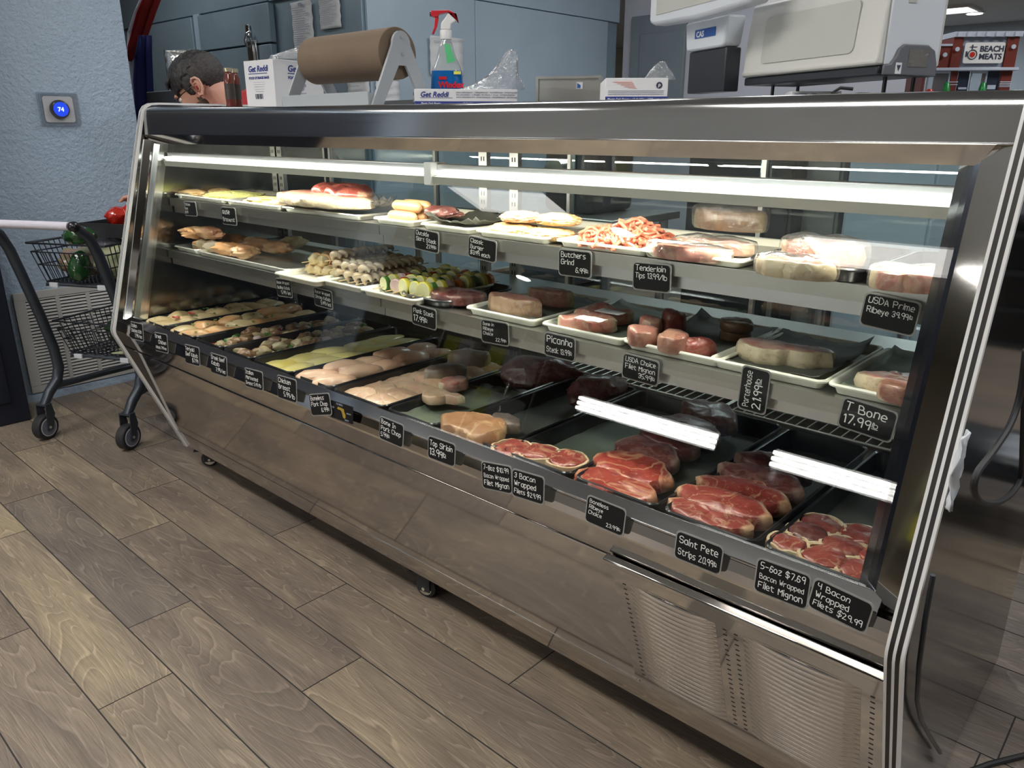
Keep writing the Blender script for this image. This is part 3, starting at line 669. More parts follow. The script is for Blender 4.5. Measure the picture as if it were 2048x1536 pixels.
# band and kick panel
b = MB(); b.ext([(1.0055, .592), (1.0010, .575), (.9985, .561), (.9992, .556), (1.0225, .4985), (1.06, .4985), (1.06, .592)], XL+.02, XR-.024)
b.build('front_band', 'kick_steel', case, smooth=False)
b = MB(); b.ext([(1.0215, .4975), (1.1375, .163), (1.19, .163), (1.06, .4975)], XL+.02, XR-.024); b.build('kick_panel', 'kick_steel', case, smooth=False)
b = MB(); b.ext([(1.1405, .1615), (1.1675, .092), (1.1695, .089), (1.22, .089), (1.19, .1615)], XL+.02, XR-.024); b.build('toe_panel', 'kick_steel', case)
# small reflective edge lines
b = MB(); b.ext([(1.0205, .4985), (1.0200, .4965), (1.0225, .4960)], XL+.02, -.70); b.ext([(1.1365, .1625), (1.139, .1615), (1.1395, .1635)], XL+.02, -.70); b.build('edge_strip', 'bright_steel', case, smooth=False)
# kick plane frame for the vent panel
kd = V3((0, .116, -.3345)).normalized(); kn = V3((0, -kd.z*-1, 0)); kn = V3((0, kd.z, -kd.y))
KM = Matrix((V3((1, 0, 0)), -kd, V3((1, 0, 0)).cross(-kd))).transposed().to_4x4(); KM.translation = V3((-.46, 1.0205, .4965))   # x right, y up the panel, z outward
vp = bpy.data.objects.new('vent_panel', None)
hw = .236; hh = .352
b = MB(); b.box(-hw, hw, -hh, 0, .0008, .0045, KM); vpo = b.build('vent_panel', 'kick_steel', case, smooth=False)
bpy.data.objects.remove(vp)
b = MB(); b.box(-hw-.006, hw+.004, -.010, .004, .0046, .012, KM); b.box(-hw-.006, hw+.004, .0042, .0085, .0008, .016, KM); b.build('top_rail', 'kick_steel', vpo, bevel=.0025)
lv = MB(); sl = MB(); rl = random.Random(5)
for (u0, u1) in ((-.213, -.02), (.005, .215)):
    for k in range(21):
        v = -.055-k*.0130; c = (u0+u1)/2; n = 14; vs = []
        for i in range(n+1):
            u = u0+.012+(u1-u0-.024)*i/n; e = math.sin(PI*i/n)**.45; 
            vs += [(u, v+.0058, .0046), (u, v+.001, .0046+.0046*e), (u, v-.0035, .0046+.0055*e), (u, v-.0052, .0046)]
        lv.add(vs, [(i*4+q, i*4+q+1, i*4+q+5, i*4+q+4) for i in range(n) for q in range(3)], KM)
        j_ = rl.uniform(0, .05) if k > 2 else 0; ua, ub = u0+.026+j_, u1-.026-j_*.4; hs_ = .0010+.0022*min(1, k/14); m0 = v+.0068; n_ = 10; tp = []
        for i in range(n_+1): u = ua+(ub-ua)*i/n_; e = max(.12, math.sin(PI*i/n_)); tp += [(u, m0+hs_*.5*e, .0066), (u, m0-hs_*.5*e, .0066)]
        sl.add(tp, [(2*i, 2*i+1, 2*i+3, 2*i+2) for i in range(n_)], KM)  # tapered dark strips painted in for the dark reflections on the louvres
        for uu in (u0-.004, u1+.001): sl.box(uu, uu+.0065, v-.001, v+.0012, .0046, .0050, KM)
lv.build('louvre_field', 'kick_steel', vpo); sl.build('slots_and_painted_streaks', 'grille_dark', vpo, smooth=False)
for (u, v) in ((-hw+.006, -.006), (-hw+.006, -hh+.006), (hw-.006, -.012)): b = MB(); b.cyl(KM @ V3((u, v, .0046)), KM @ V3((u, v, .0065)), .0035, n=10); b.build('screw', 'bright_steel', vpo)
# end caps with rubber-and-white bumper stripes
CAP = [(1.76, 1.300), (1.23, 1.300), (1.205, 1.298), (1.188, 1.290), (1.178, 1.276), (1.173, 1.26), (.985, .60), (.979, .580), (.977, .568), (.979, .556), (.986, .538), (1.165, .098), (1.168, .088)]
def cap_z(p, side): return (p[0], p[1]-(.024 if side == 'R' and p[1] > 1.25 else 0))
def cap(side, x0, x1):
    sg = 1 if side == 'R' else -1
    pts = [cap_z(p, side) for p in CAP]
    pan = pts+[(1.22, .088 if side == 'L' else .012), (1.94, .088 if side == 'L' else .012), (1.94, 1.10), (1.80, pts[0][1])]
    inner = [(y+.004, z) for y, z in pan]
    b = MB(); b.ext(inner, x0+.0005, x1-.0005); e = b.build('end_panel', 'dark_steel', case, smooth=False)
    w_ = (x1-x0); edges = [(0, .17, 'stripe_white'), (.17, .42, 'stripe_black'), (.42, .58, 'stripe_white'), (.58, .82, 'stripe_black'), (.82, 1.0, 'stripe_white')]
    for a_, c_, m_ in edges:
        b = MB(); n = len(pts); xs0, xs1 = x0+w_*a_, x0+w_*c_; th = .006 if 'white' in m_ else .0056
        vs = []
        for i, (y, z) in enumerate(pts):
            p0 = pts[max(i-1, 0)]; p1 = pts[min(i+1, n-1)]; d = V3((0, p1[0]-p0[0], p1[1]-p0[1])).normalized(); nr = V3((0, -d.z, d.y))*-1
            if nr.y > 0 and i > 3: nr = -nr
            if i <= 3 and nr.z < 0: nr = -nr
            o_ = nr*th
            vs += [(xs0, y+.003, z-.0005), (xs0, y+o_.y, z+o_.z), (xs1, y+o_.y, z+o_.z), (xs1, y+.003, z-.0005)]
        b.add(vs, [(i*4+k, i*4+(k+1) % 4, (i+1)*4+(k+1) % 4, (i+1)*4+k) for i in range(n-1) for k in range(4)]+[(0, 1, 2, 3), tuple(range(4*n-4, 4*n))])
        b.build('bumper_stripe', m_, case)
cap('L', XL, XL+.022); cap('R', -.2215, -.1975)
# inside: liner, ends, deck, roof
LN = [(1.055, .50), (1.040, .60), (1.192, 1.178), (1.20, 1.19), (1.86, 1.19), (1.86, .50)]
b = MB(); b.ext(LN, -2.727, -2.712); b.build('end_liner', 'end_steel', case, smooth=False)
b = MB(); b.ext(LN, -.246, -.2255); b.build('end_liner', 'end_steel', case, smooth=False)
b = MB(); b.box(-2.711, -.247, 1.05, 1.84, .520, .532); b.build('deck', 'dark_steel', case, smooth=False)
b = MB(); b.box(-2.711, -.247, 1.19, 1.84, 1.192, 1.20); b.build('canopy_liner', 'inner_steel', case, smooth=False)
b = MB(); b.box(-2.72, -.24, 1.20, 1.93, .10, .50); b.build('base_body', 'dark_steel', case, smooth=False)
b = MB(); b.box(-2.711, -.247, 1.845, 1.86, .53, .66); b.build('rear_curb', 'inner_steel', case, smooth=False)
# rear sliding doors
for i, (x0, x1, y) in enumerate(((-2.70, -2.07, 1.87), (-2.09, -1.47, 1.882), (-1.49, -.87, 1.87), (-.89, -.26, 1.882))):
    b = MB(); b.box(x0, x1, y, y+.004, .67, 1.185); d = b.build('rear_door', 'rear_glass', case, smooth=False)
    for q in ((x0, x0+.012), (x1-.012, x1)): b = MB(); b.box(q[0], q[1], y-.004, y+.008, .67, 1.185); b.build('door_stile', 'dark_steel' if i % 2 else 'aluminium', d, smooth=False)
b = MB(); b.box(-2.711, -.247, 1.862, 1.90, .645, .668); b.build('door_track', 'inner_steel', case, smooth=False)
for x in (-1.62, -1.50, -2.69, -.27):
    b = MB(); b.box(x-.016, x+.016, 1.642, 1.658, .54, 1.19); st = b.build('shelf_standard', 'aluminium', case, smooth=False)
    b = MB()
    for k in range(26):
        for dx in (-.005, .005): b.box(x+dx-.0015, x+dx+.0015, 1.6412, 1.6425, .56+k*.024, .572+k*.024)
    b.build('slots', 'grille_dark', st, smooth=False)
# shelves
def shelf(z, y0, x0, x1):
    b = MB(); b.ext([(y0, z+.004), (y0, z-.022), (y0+.003, z-.022), (y0+.003, z-.001), (1.64, z-.001), (1.64, z+.002), (y0+.002, z+.002), (y0+.002, z+.004)], x0, x1)
    s = b.build('shelf', 'inner_steel', case, smooth=False)
    b = MB(); b.box(x0, x1, y0+.012, y0+.016, z-.045, z-.0235); b.build('shelf_rail', 'aluminium', s, smooth=False)
    for xx in (x0+.03, x1-.04): b = MB(); b.box(xx, xx+.004, y0+.03, 1.64, z-.045, z-.0015); b.build('bracket', 'aluminium', s, smooth=False)
SU, SM = .9947, .8210
YU, YM = 1.215, 1.185
shelf(SU, YU, -2.705, -1.563); shelf(SU, YU, -1.560, -.255)
shelf(SM, YM, -2.705, -1.533); shelf(SM, YM, -1.530, -.255)
# lamps: two tubes in a hanging channel
for (x0, x1, m_) in ((-2.66, -1.357, 'lamp_glow'), (-1.333, -.275, 'lamp_glow')):
    b = MB(); b.box(x0, x1, 1.206, 1.230, 1.128, 1.149); ch = b.build('lamp_channel', 'aluminium', case, bevel=.002)
    b = MB(); b.cyl((x0+.01, 1.1955, 1.1315), (x1-.01, 1.1955, 1.1315), .0052, n=16); b.build('lamp_tube', m_, ch)
    b = MB(); b.ext([(1.1915, 1.1225), (1.1945, 1.106), (1.220, 1.106), (1.222, 1.1265), (1.205, 1.1265)], x0, x1); b.build('lamp_shade', 'lamp_shade', ch, smooth=False)
b = MB(); b.box(-1.3565, -1.3335, 1.187, 1.234, 1.104, 1.153); b.build('lamp_bracket', 'white_plastic', case, bevel=.002)
area('case_lamp_left', (-2.0, 1.207, 1.103), 1.2, .024, 5.8, (1, .95, .80), (math.radians(20), 0, 0))
area('case_lamp_right', (-.81, 1.207, 1.103), 1.1, .024, 6.0, (1, .95, .82), (math.radians(20), 0, 0))
# wire rack along the rear of the deck
b = MB()
for x0, x1 in ((-1.28, -.80), (-.795, -.27)):
    b.tube([(x0+.02, 1.60, .60), (x0, 1.62, .60), (x0, 1.80, .60), (x1, 1.80, .60), (x1, 1.62, .60), (x1-.02, 1.60, .60)], .0028, 6, True)
    n = int((x1-x0)/.0245)
    for k in range(1, n): x = x0+(x1-x0)*k/n; b.cyl((x, 1.60, .6015), (x, 1.80, .6015), .0016, n=6)
b.build('wire_rack', 'pan_aluminium', case)
# casters
def caster(x, y, rz, swivel=True):
    t = bpy.data.objects.new('caster', None); 
    Mx = Matrix.Translation((x, y, 0)) @ Matrix.Rotation(rz, 4, 'Z')
    b = MB(); b.box(-.028, .028, -.026, .026, .078, .088, Mx); b.box(-.020, .020, -.020, -.0165, .022, .078, Mx); b.box(-.020, .020, .0165, .020, .022, .078, Mx); b.box(-.055, -.02, -.012, .012, .062, .067, Mx)
    c = b.build('caster', 'matte_black', case, bevel=.002); bpy.data.objects.remove(t)
    b = MB(); b.add([], []); Mw = Mx @ Matrix.Translation((0, -.0115, .031)) @ Matrix.Rotation(-PI/2, 4, 'X')
    b.lathe([(.012, 0), (.024, 0), (.031, .003), (.031, .020), (.024, .023), (.012, .023)], 28, Mw); b.build('wheel', 'black_rubber', c)
    b = MB(); Mh = Mx @ Matrix.Translation((0, 0, .031)) @ Matrix.Rotation(-PI/2, 4, 'X')
    for sz in (-.0125, .0125): b.lathe([(.0, sz-.001), (.022, sz-.001), (.022, sz+.001), (.0, sz+.001)], 24, Mh)
    b.cyl(Mx @ V3((0, -.022, .031)), Mx @ V3((0, .022, .031)), .005); b.build('hub', 'caster_metal', c)
caster(-2.69, 1.23, .9); caster(-1.425, 1.21, .25); caster(-.32, 1.24, 0); caster(-2.66, 1.87, .4); caster(-.32, 1.87, .2); caster(-1.42, 1.87, .1)
# ================================================================== PRICE TAGS
def tagcard(label, tl, tr, bl, lines, plane, tsize=None, rot=False, lean=0, group='handwritten price tags'):
    p0, n = plane
    A, B_, C_ = onP(*tl, p0, n), onP(*tr, p0, n), onP(*bl, p0, n)
    u = (B_-A); v = (A-C_); wd = u.length; u.normalize(); v = v-u*v.dot(u); ht = v.length
    Mx = frame(C_-(C_-A+v), u, v) if False else frame(A-v, u, v)
    nrm = (Mx.to_3x3() @ V3((0, 0, 1)))
    t = thing('price_tag', label, 'price tag', (0, 0, 0), 0, group); t.matrix_world = Mx
    b = MB(); slab(b, rrect(-.0025, wd+.0025, -.003, ht+.0025, .007), .0, .0012); b.build('sleeve', 'tag_plastic', t, smooth=False)
    b = MB(); slab(b, rrect(0, wd, 0, ht, .0065), .0013, .0024); b.build('card', 'tag_black', t, smooth=False)
    ww, hh = (ht, wd) if rot else (wd, ht)
    R = Matrix.Translation((wd, 0, .0026)) @ Matrix.Rotation(PI/2, 4, 'Z') if rot else Matrix.Translation((0, 0, .0026))
    mb = MB(); nl = len(lines); rs = random.Random(len(label)+nl)
    for i, ln in enumerate(lines):
        al = 0
        if ln.startswith('>'): al = 1; ln = ln[1:]
        sup = None
        if not ln.strip(): continue
        if ln.endswith('^lb'): ln = ln[:-3]; sup = 'lb'
        step = (hh*.90)/nl; s0 = step*1.0
        base = stroke_mb(ln, s0*.66, seed=i*7+len(label)); lw = max(p[0] for p in base.v)
        if sup:
            merge(base, stroke_mb(sup, s0*.40, Matrix.Translation((lw+s0*.08, s0*.26, 0)), seed=i)); x2 = max(p[0] for p in base.v)
            base.box(lw+s0*.06, x2+s0*.03, s0*.14, s0*.19, 0, .0002)
        x0 = min(p[0] for p in base.v); x1 = max(p[0] for p in base.v); av = ww*.88
        k = min(1.15, av/(x1-x0)); ky = min(1.0, max(k, .78))
        ox = ww*.06-x0*k if not al else ww*.95-x1*k
        oy = hh*.95-step*(i+1)+step*.28
        mb.add([(R @ V3((p[0]*k+ox, p[1]*ky+oy, p[2]))) for p in base.v], base.f)
    mb.build('lettering', 'chalk', t, smooth=False)
    return t
bn_ = V3((0, -.98, -.12)); BAND = (V3((0, .990, .57)), V3((0, -.995, .10)))
B = tagcard
B('price tag reading Italian chicken kabob, first at the far left of the front band', (262, 643.5), (285, 648.8), (260.5, 675), ['Italian', 'Chicken Kbb', '>7.99/ea'], BAND)
B('price tag reading Greek chicken kabob, second from the left end of the band', (310, 665), (334, 670), (309.5, 699), ['Greek', '> Chicken', 'Kabob 7.99/ea'], BAND)
B('price tag reading Teriyaki beef kabob on the front band', (370.4, 689), (398, 696), (368.5, 723), ['Teriyaki', 'Beef Kabob', '>$7.99'], BAND)
B('price tag reading Greek beef kabob on the front band', (422, 706), (453, 715.5), (419, 741.5), ['Greek Beef', 'Kabob', '>7.99/ea'], BAND)
B('price tag reading Italian marinated breast on the front band', (490.6, 736), (525, 745), (489.6, 770), ['Italian', 'Marinated', 'Breast 5.99/lb'], BAND)
B('price tag reading chicken breast on the front band', (556, 750.5), (592.5, 761), (553.5, 792), ['Chicken', 'Breast', '>5.99/lb'], BAND)
B('tilted price tag reading boneless pork chop on the front band', (619.5, 790), (658, 787), (621, 830), ['Boneless', 'Pork Chop', '>6.99^lb'], (V3((0, .986, .57)), V3((0, -.995, .10))))
B('price tag reading bone in pork chop on the front band', (762, 833), (807.4, 851.5), (756.5, 873), ['Bone In', 'Pork Chop', ' 5.99^lb'], BAND)
B('price tag reading top sirloin on the front band', (859, 872), (910.5, 890), (854, 911.5), ['Top Sirloin', '13.99^lb'], BAND)
B('price tag reading 7-8oz bacon wrapped filet mignon on the front band', (965, 923.5), (1022, 934), (964, 973), ['7-8oz $10.99', 'Bacon Wrapped', 'Filet Mignon'], BAND)
B('price tag reading 3 bacon wrapped filets, overlapping its left neighbour', (1027, 938.5), (1088, 956), (1021, 987), ['3 Bacon', 'Wrapped', 'Filets $29.99'], (V3((0, .986, .57)), V3((0, -.995, .10))))
B('price tag reading boneless ribeye choice on the front band', (1178, 991), (1251.5, 1021), (1166.5, 1037), ['Boneless', 'Ribeye', 'Choice', '>23.99^lb'], BAND)
B('price tag reading Saint Pete strips on the front band', (1357, 1062), (1446, 1096), (1346, 1110), ['Saint Pete', 'Strips 20.99^lb'], BAND)
B('price tag reading 5-6oz bacon wrapped filet mignon on the front band', (1518.4, 1116.4), (1621, 1153.3), (1505, 1176), ['5-6oz $7.69', 'Bacon Wrapped', 'Filet Mignon'], BAND)
B('tilted price tag reading 4 bacon wrapped filets at the right end of the band', (1633, 1157), (1746, 1210), (1614, 1208), ['4 Bacon', 'Wrapped', 'Filets $29.99'], (V3((0, .986, .57)), V3((0, -.995, .10))))
UPL = (V3((0, YU-.006, .95)), V3((0, -1, 0))); MPL = (V3((0, YM-.006, .75)), V3((0, -1, 0)))
B('price tag reading chicken dum at the far left of the upper shelf', (367.8, 403.5), (391, 405), (370, 429.3), ['Chicken', 'Dum', '8.99'], UPL)
B('price tag reading house bratwurst at the left of the upper shelf', (443.5, 414.5), (470, 417), (446, 446.5), ['House', 'Bratwurst'], UPL)
B('price tag reading outside skirt steak on the upper shelf', (831, 457), (877, 466.7), (831, 495), ['Outside', 'Skirt Steak', '>21.99^lb'], UPL)
B('price tag reading classic burger on the upper shelf', (940, 472), (992.8, 484.5), (939, 511), ['Classic', 'Burger', '$3.99 each'], UPL)
B('price tag reading butchers grind below the ground beef', (1120, 499), (1182, 505.5), (1118.5, 547), ['Butchers', 'Grind', '> 6.99^lb'], UPL)
B('price tag reading tenderloin tips on the upper shelf', (1269, 525), (1341, 531.5), (1263.5, 575), ['Tenderloin', 'Tips 13.99/lb', ''], UPL)
B('large tilted price tag reading USDA prime ribeye on the upper shelf', (1735, 586), (1841, 608), (1719, 645.4), ['USDA Prime', 'Ribeye 39.99^lb', ''], (V3((0, YU-.012, .95)), V3((0, -1, .02))))
B('price tag reading bacon wrapped scallop kabob on the middle shelf', (552.5, 557), (581, 560.5), (551.5, 589.3), ['Bacon Wrapped', 'Scallop Kabob', '>5.99/ea'], MPL)
B('price tag reading bacon wrapped shrimp kabob on the middle shelf', (629, 575), (663.5, 584), (628, 607.4), ['Bacon Wrapped', 'Shrimp Kabob', '>5.99/ea'], MPL)
B('price tag reading flank steak on the middle shelf', (825.7, 608.5), (871.9, 621.4), (825.7, 645), ['Flank Steak', ' 17.99^lb'], MPL)
B('price tag reading bone in ribeye choice on the middle shelf', (964, 639.5), (1016, 648), (964.7, 681), ['Bone in', 'Ribeye', 'Choice', '>22.99^lb'], MPL)
B('price tag reading picanha steak on the middle shelf', (1091.6, 665), (1150, 678), (1089.5, 707), ['Picanha', 'Steak 13.99^lb'], MPL)
B('price tag reading USDA choice filet mignon on the middle shelf', (1249.4, 707), (1318, 725), (1243.5, 751), ['USDA Choice', 'Filet Mignon', '> 35.99^lb'], MPL)
B('upended price tag reading porterhouse on the middle shelf', (1488, 732), (1540.5, 745), (1477.5, 813), ['Porterhouse', '21.99^lb'], MPL, rot=True)
B('price tag reading T bone on the middle shelf', (1691, 795), (1794.7, 827.3), (1681, 850), ['T Bone', '17.99^lb'], (V3((0, YM-.012, .75)), V3((0, -1, .02))))
# small black sticker with a gold peninsula shape
A, B_, C_ = (onP(*q, *BAND) for q in ((662, 799.5), (706.5, 814), (658.5, 832)))
u = (B_-A); wd = u.length; u.normalize(); v = A-C_; v = v-u*v.dot(u); ht = v.length
t = thing('sticker', 'small black sticker with a gold peninsula shape beside the boneless pork chop tag', 'sticker'); t.matrix_world = frame(A-v, u, v)
b = MB(); slab(b, rrect(0, wd, 0, ht, .003), 0, .001); b.build('backing', 'tag_black', t, smooth=False)
b = MB(); pg = [(.30, .62), (.34, .74), (.52, .72), (.60, .70), (.62, .55), (.68, .40), (.68, .22), (.62, .16), (.56, .24), (.54, .40), (.50, .54), (.44, .60), (.38, .58)]
slab(b, [(x*wd, y*ht) for x, y in pg], .0011, .0016); b.build('emblem', 'gold', t, smooth=False)
mb = MB()
for s_, x_, y_, z_ in (('FLORIDA', .26, .84, .15), ('BEEF', .04, .58, .13), ('GROWN', .72, .48, .10), ('MEATS', .64, .06, .12)): merge(mb, text_mb(s_, ht*z_, Matrix.Translation((wd*x_, ht*y_, .0012)), off=.0001))
mb.build('lettering', 'print_grey', t, smooth=False)

# ================================================================== TRAYS
SZ = 1.0
def tray(label, x0, x1, y0, y1, z, ht=.019, m='pan_aluminium', r=.018, lip=.006, rz=0, flare=.006, cat='tray', name='sheet_pan', group=None):
    ht *= SZ; r *= SZ; t = thing(name, label, cat, ((x0+x1)/2, (y0+y1)/2, z), rz, group); hw, hd = (x1-x0)/2, (y1-y0)/2
    b = MB(); n = 24; rings = []
    def ring(dx, zz, rr_): return [(x, y, zz) for x, y in rrect(-hw+dx, hw-dx, -hd+dx, hd-dx, rr_, 5)]
    rings = [ring(lip+flare, 0, max(r-lip, .004)), ring(lip, ht-.001, r-.003), ring(.001, ht-.001, r), ring(0, ht-.0035, r), ring(0, ht-.001, r), ring(.002, ht+.0015, r-.001), ring(lip-.001, ht+.0013, r-.003),
             ring(lip+.002, ht-.001, r-.004), ring(lip+flare+.002, .0018, max(r-lip-.002, .003))]
    m_ = len(rings[0]); vs = [p for rg in rings for p in rg]
    fs = [(i*m_+k, i*m_+(k+1) % m_, (i+1)*m_+(k+1) % m_, (i+1)*m_+k) for i in range(len(rings)-1) for k in range(m_)]
    fs += [tuple(range(m_-1, -1, -1)), tuple(range((len(rings)-1)*m_, len(rings)*m_))]
    b.add(vs, fs); b.build('pan', m, t); return t
def sheet(label, x0, x1, y0, y1, z, m='green_paper', name='paper_liner', amp=.006, lift=(0, 0, 0, 0), seed=1, nx=14, ny=14, rz=0):
    amp *= SZ; lift = [q*SZ*.55 for q in lift]
    b = MB(); vs = []; cx, cy = (x0+x1)/2, (y0+y1)/2
    for j in range(ny+1):
        for i in range(nx+1):
            u, v = i/nx, j/ny; e = max(0, (abs(u-.5)*2)**5, (abs(v-.5)*2)**5)
            l = .6*lift[0]*(1-u)*(1-v)+lift[1]*u*(1-v)+lift[2]*u*v+lift[3]*(1-u)*v
            zz = amp*.25*(1+noise.noise(V3((u*3+seed, v*3, seed))))+l*max((abs(u-.5)*2)**3*(abs(v-.5)*2)**3, 0)+amp*.6*e*(1+noise.noise(V3((u*9, v*9+seed, 2))))
            vs.append(((u-.5)*(x1-x0)*(1+.02*noise.noise(V3((v*6, seed, 0)))), (v-.5)*(y1-y0)*(1+.02*noise.noise(V3((u*6, seed, 4)))), zz))
    b.add(vs, [(j*(nx+1)+i, j*(nx+1)+i+1, (j+1)*(nx+1)+i+1, (j+1)*(nx+1)+i) for j in range(ny) for i in range(nx)])
    o = b.build(name, m); sm = o.modifiers.new('thickness', 'SOLIDIFY'); sm.thickness = .0006; o.location = (cx, cy, z); o.rotation_euler = (0, 0, rz)
    return tag(o, label, 'paper')

# ================================================================== MEAT SHAPES
def cut_mesh(fn, thick, seed, n=44, dome=.12, rag=.03, fatw=None, side=.12):
    """fn(angle)->radius in metres of the outline; returns verts, faces and the rim value of each vertex"""
    rings = [(.0, 1, 0), (.30, 1, .2), (.55, 1, .5), (.75, 1, .7), (.87, 1, .84), (.95, .97, .95), (1.0, .84, 1.0), (1.02, .5, 1.0), (1.01, .16, 1.0), (.95, .02, 1.0), (.5, 0, 1.0), (0, 0, 1.0)]
    vs = []; rim = []
    for (f, zf, rv) in rings:
        for k in range(n):
            a = 2*PI*k/n; R = fn(a); w1 = noise.noise(V3((math.cos(a)*2.2+seed*3.1, math.sin(a)*2.2, seed)))
            R *= 1+rag*w1+rag*.4*noise.noise(V3((math.cos(a)*9+seed, math.sin(a)*9, 3)))
            x, y = R*f*math.cos(a), R*f*math.sin(a)
            top = thick*(1+dome*(1-f*f)*.8+dome*.9*noise.noise(V3((x*28+seed, y*28, seed*2))))+.0022*noise.noise(V3((x*90, y*90, seed)))
            if f >= .95: x *= 1+.05*noise.noise(V3((x*60, y*60, zf*3+seed))); y *= 1+.05*noise.noise(V3((y*60, x*60, zf*3+seed)))
            vs.append((x, y, top*zf)); rim.append(rv*(fatw(a) if fatw and rv > .6 else (1 if fatw is None else .5)) if rv > .6 else rv)
    m_ = len(rings); fs = [(i*n+k, (i+1)*n+k, (i+1)*n+(k+1) % n, i*n+(k+1) % n) for i in range(m_-1) for k in range(n)]
    return vs, fs, rim
def outline(pts):
    """closed smooth radial outline from (angle_deg, radius) samples"""
    P = sorted((math.radians(a) % (2*PI), r) for a, r in pts)
    def f(a):
        a %= 2*PI; m_ = len(P)
        for i in range(m_):
            a0, r0 = P[i]; a1, r1 = P[(i+1) % m_]
            if i == m_-1: a1 += 2*PI
            aa = a if a >= a0 or i < m_-1 else a+2*PI
            if i == m_-1 and a < P[0][0]: aa = a+2*PI
            if a0 <= aa <= a1:
                u = (aa-a0)/(a1-a0); u = u*u*(3-2*u); return r0+(r1-r0)*u
        return P[0][1]
    return f
OUT = {
 'ribeye': [(0, .95), (30, .72), (60, .62), (90, .60), (120, .66), (150, .84), (180, 1.0), (210, .80), (240, .62), (270, .55), (300, .62), (330, .82)],
 'strip': [(0, .98), (20, .82), (50, .50), (90, .40), (130, .46), (160, .70), (180, 1.0), (200, .78), (235, .50), (270, .42), (310, .50), (340, .80)],
 'porter': [(0, 1.0), (10, .93), (30, .55), (60, .36), (90, .34), (120, .55), (150, .90), (165, 1.0), (180, .92), (215, .66), (250, .46), (290, .32), (340, .72), (352, .95)],
 'chop': [(0, 1.0), (20, .80), (60, .56), (90, .52), (130, .62), (180, .95), (220, .72), (270, .54), (330, .78)],
 'round': [(0, 1.0), (90, .95), (180, 1.0), (270, .94)],
 'oval': [(0, 1.0), (45, .74), (90, .58), (135, .72), (180, 1.0), (225, .74), (270, .6), (315, .76)],
 'sirloin': [(0, .92), (30, .80), (70, .58), (110, .55), (150, .80), (180, 1.0), (210, .75), (250, .50), (290, .52), (330, .85)],
 'bonechop': [(0, 1.0), (12, .82), (30, .42), (60, .40), (90, .46), (140, .62), (180, .72), (230, .60), (270, .46), (330, .36), (350, .85)],
}
def cut(name, label, cat, p1, p2, kind, mat, thick, wfac=1.0, z=None, group=None, seed=None, dome=.12, rag=.03, tilt=0, fat='one', zbase=0, roll=0, parent=None, flip=False):
    """p1,p2: world points at the ends of the long axis (bottom plane)"""
    thick *= SZ; zbase *= SZ
    p1, p2 = V3(p1), V3(p2); c = (p1+p2)/2; d = p2-p1; Lh = math.hypot(d.x, d.y)/2; ang = math.atan2(d.y, d.x)
    seed = seed if seed is not None else random.uniform(0, 50)
    f0 = outline(OUT[kind])
    def fn(a):
        r = f0(a); x, y = r*math.cos(a)*Lh, r*math.sin(a)*Lh*wfac; return math.hypot(x, y)
    # evaluate by direction in squashed space
    def fn2(a):
        ca, sa = math.cos(a), math.sin(a)/wfac; aa = math.atan2(sa, ca); k = math.hypot(math.cos(aa), math.sin(aa)*wfac); return f0(aa)*Lh*k
    fw = (lambda a: 1.0 if math.sin(a+(PI if flip else 0)) > -.15 else .80) if fat == 'one' else (None if fat == 'all' else (lambda a: .7))
    vs, fs, rim = cut_mesh(fn2, thick, seed, dome=dome, rag=rag, fatw=fw)
    b = MB(); b.add(vs, fs); o = b.build(name, mat, parent, attr=True)
    at_ = o.data.attributes.new('rim', 'FLOAT', 'POINT')
    for i, r_ in enumerate(rim): at_.data[i].value = r_
    o.location = (c.x, c.y, c.z+zbase); o.rotation_euler = (roll, tilt, ang)
    if parent is None: tag(o, label, cat, group)
    return o
def lump(name, label, cat, c, L_, W_, T_, ang, mat, seed=None, group=None, taper=.35, rough=.12, tilt=0, parent=None, nu=26, nv=16, roll=0, freq=2.0, flat=.0):
    """teardrop shaped soft piece (breast, sausage end, wrapped bird) resting on z=c.z"""
    L_, W_, T_ = L_*SZ, W_*SZ, T_*SZ
    seed = seed if seed is not None else random.uniform(0, 50); b = MB(); vs = []; fs = []
    for i in range(nv+1):
        ph = PI*i/nv
        for k in range(nu):
            a = 2*PI*k/nu; d = V3((math.cos(ph), math.sin(ph)*math.cos(a), math.sin(ph)*math.sin(a)))
            tp = 1-taper*(d.x*.5+.5); q = 1+rough*noise.noise(d*freq+V3((seed, seed*1.7, 0)))+rough*.5*noise.noise(d*freq*2.6+V3((seed, 0, seed)))
            x = d.x*L_/2*q; y = d.y*W_/2*tp*q*(1+.15*math.sin(d.x*3+seed)); z = d.z*T_/2*(tp*.5+.5)*q
            z = T_*.5+z; 
            if z < T_*flat: z = T_*flat
            vs.append((x, y, z-T_*flat))
    for i in range(nv):
        for k in range(nu): fs.append((i*nu+k, (i+1)*nu+k, (i+1)*nu+(k+1) % nu, i*nu+(k+1) % nu))
    b.add(vs, fs); o = b.build(name, mat, parent); o.location = c; o.rotation_euler = (roll, tilt, ang)
    if parent is None: tag(o, label, cat, group)
    return o
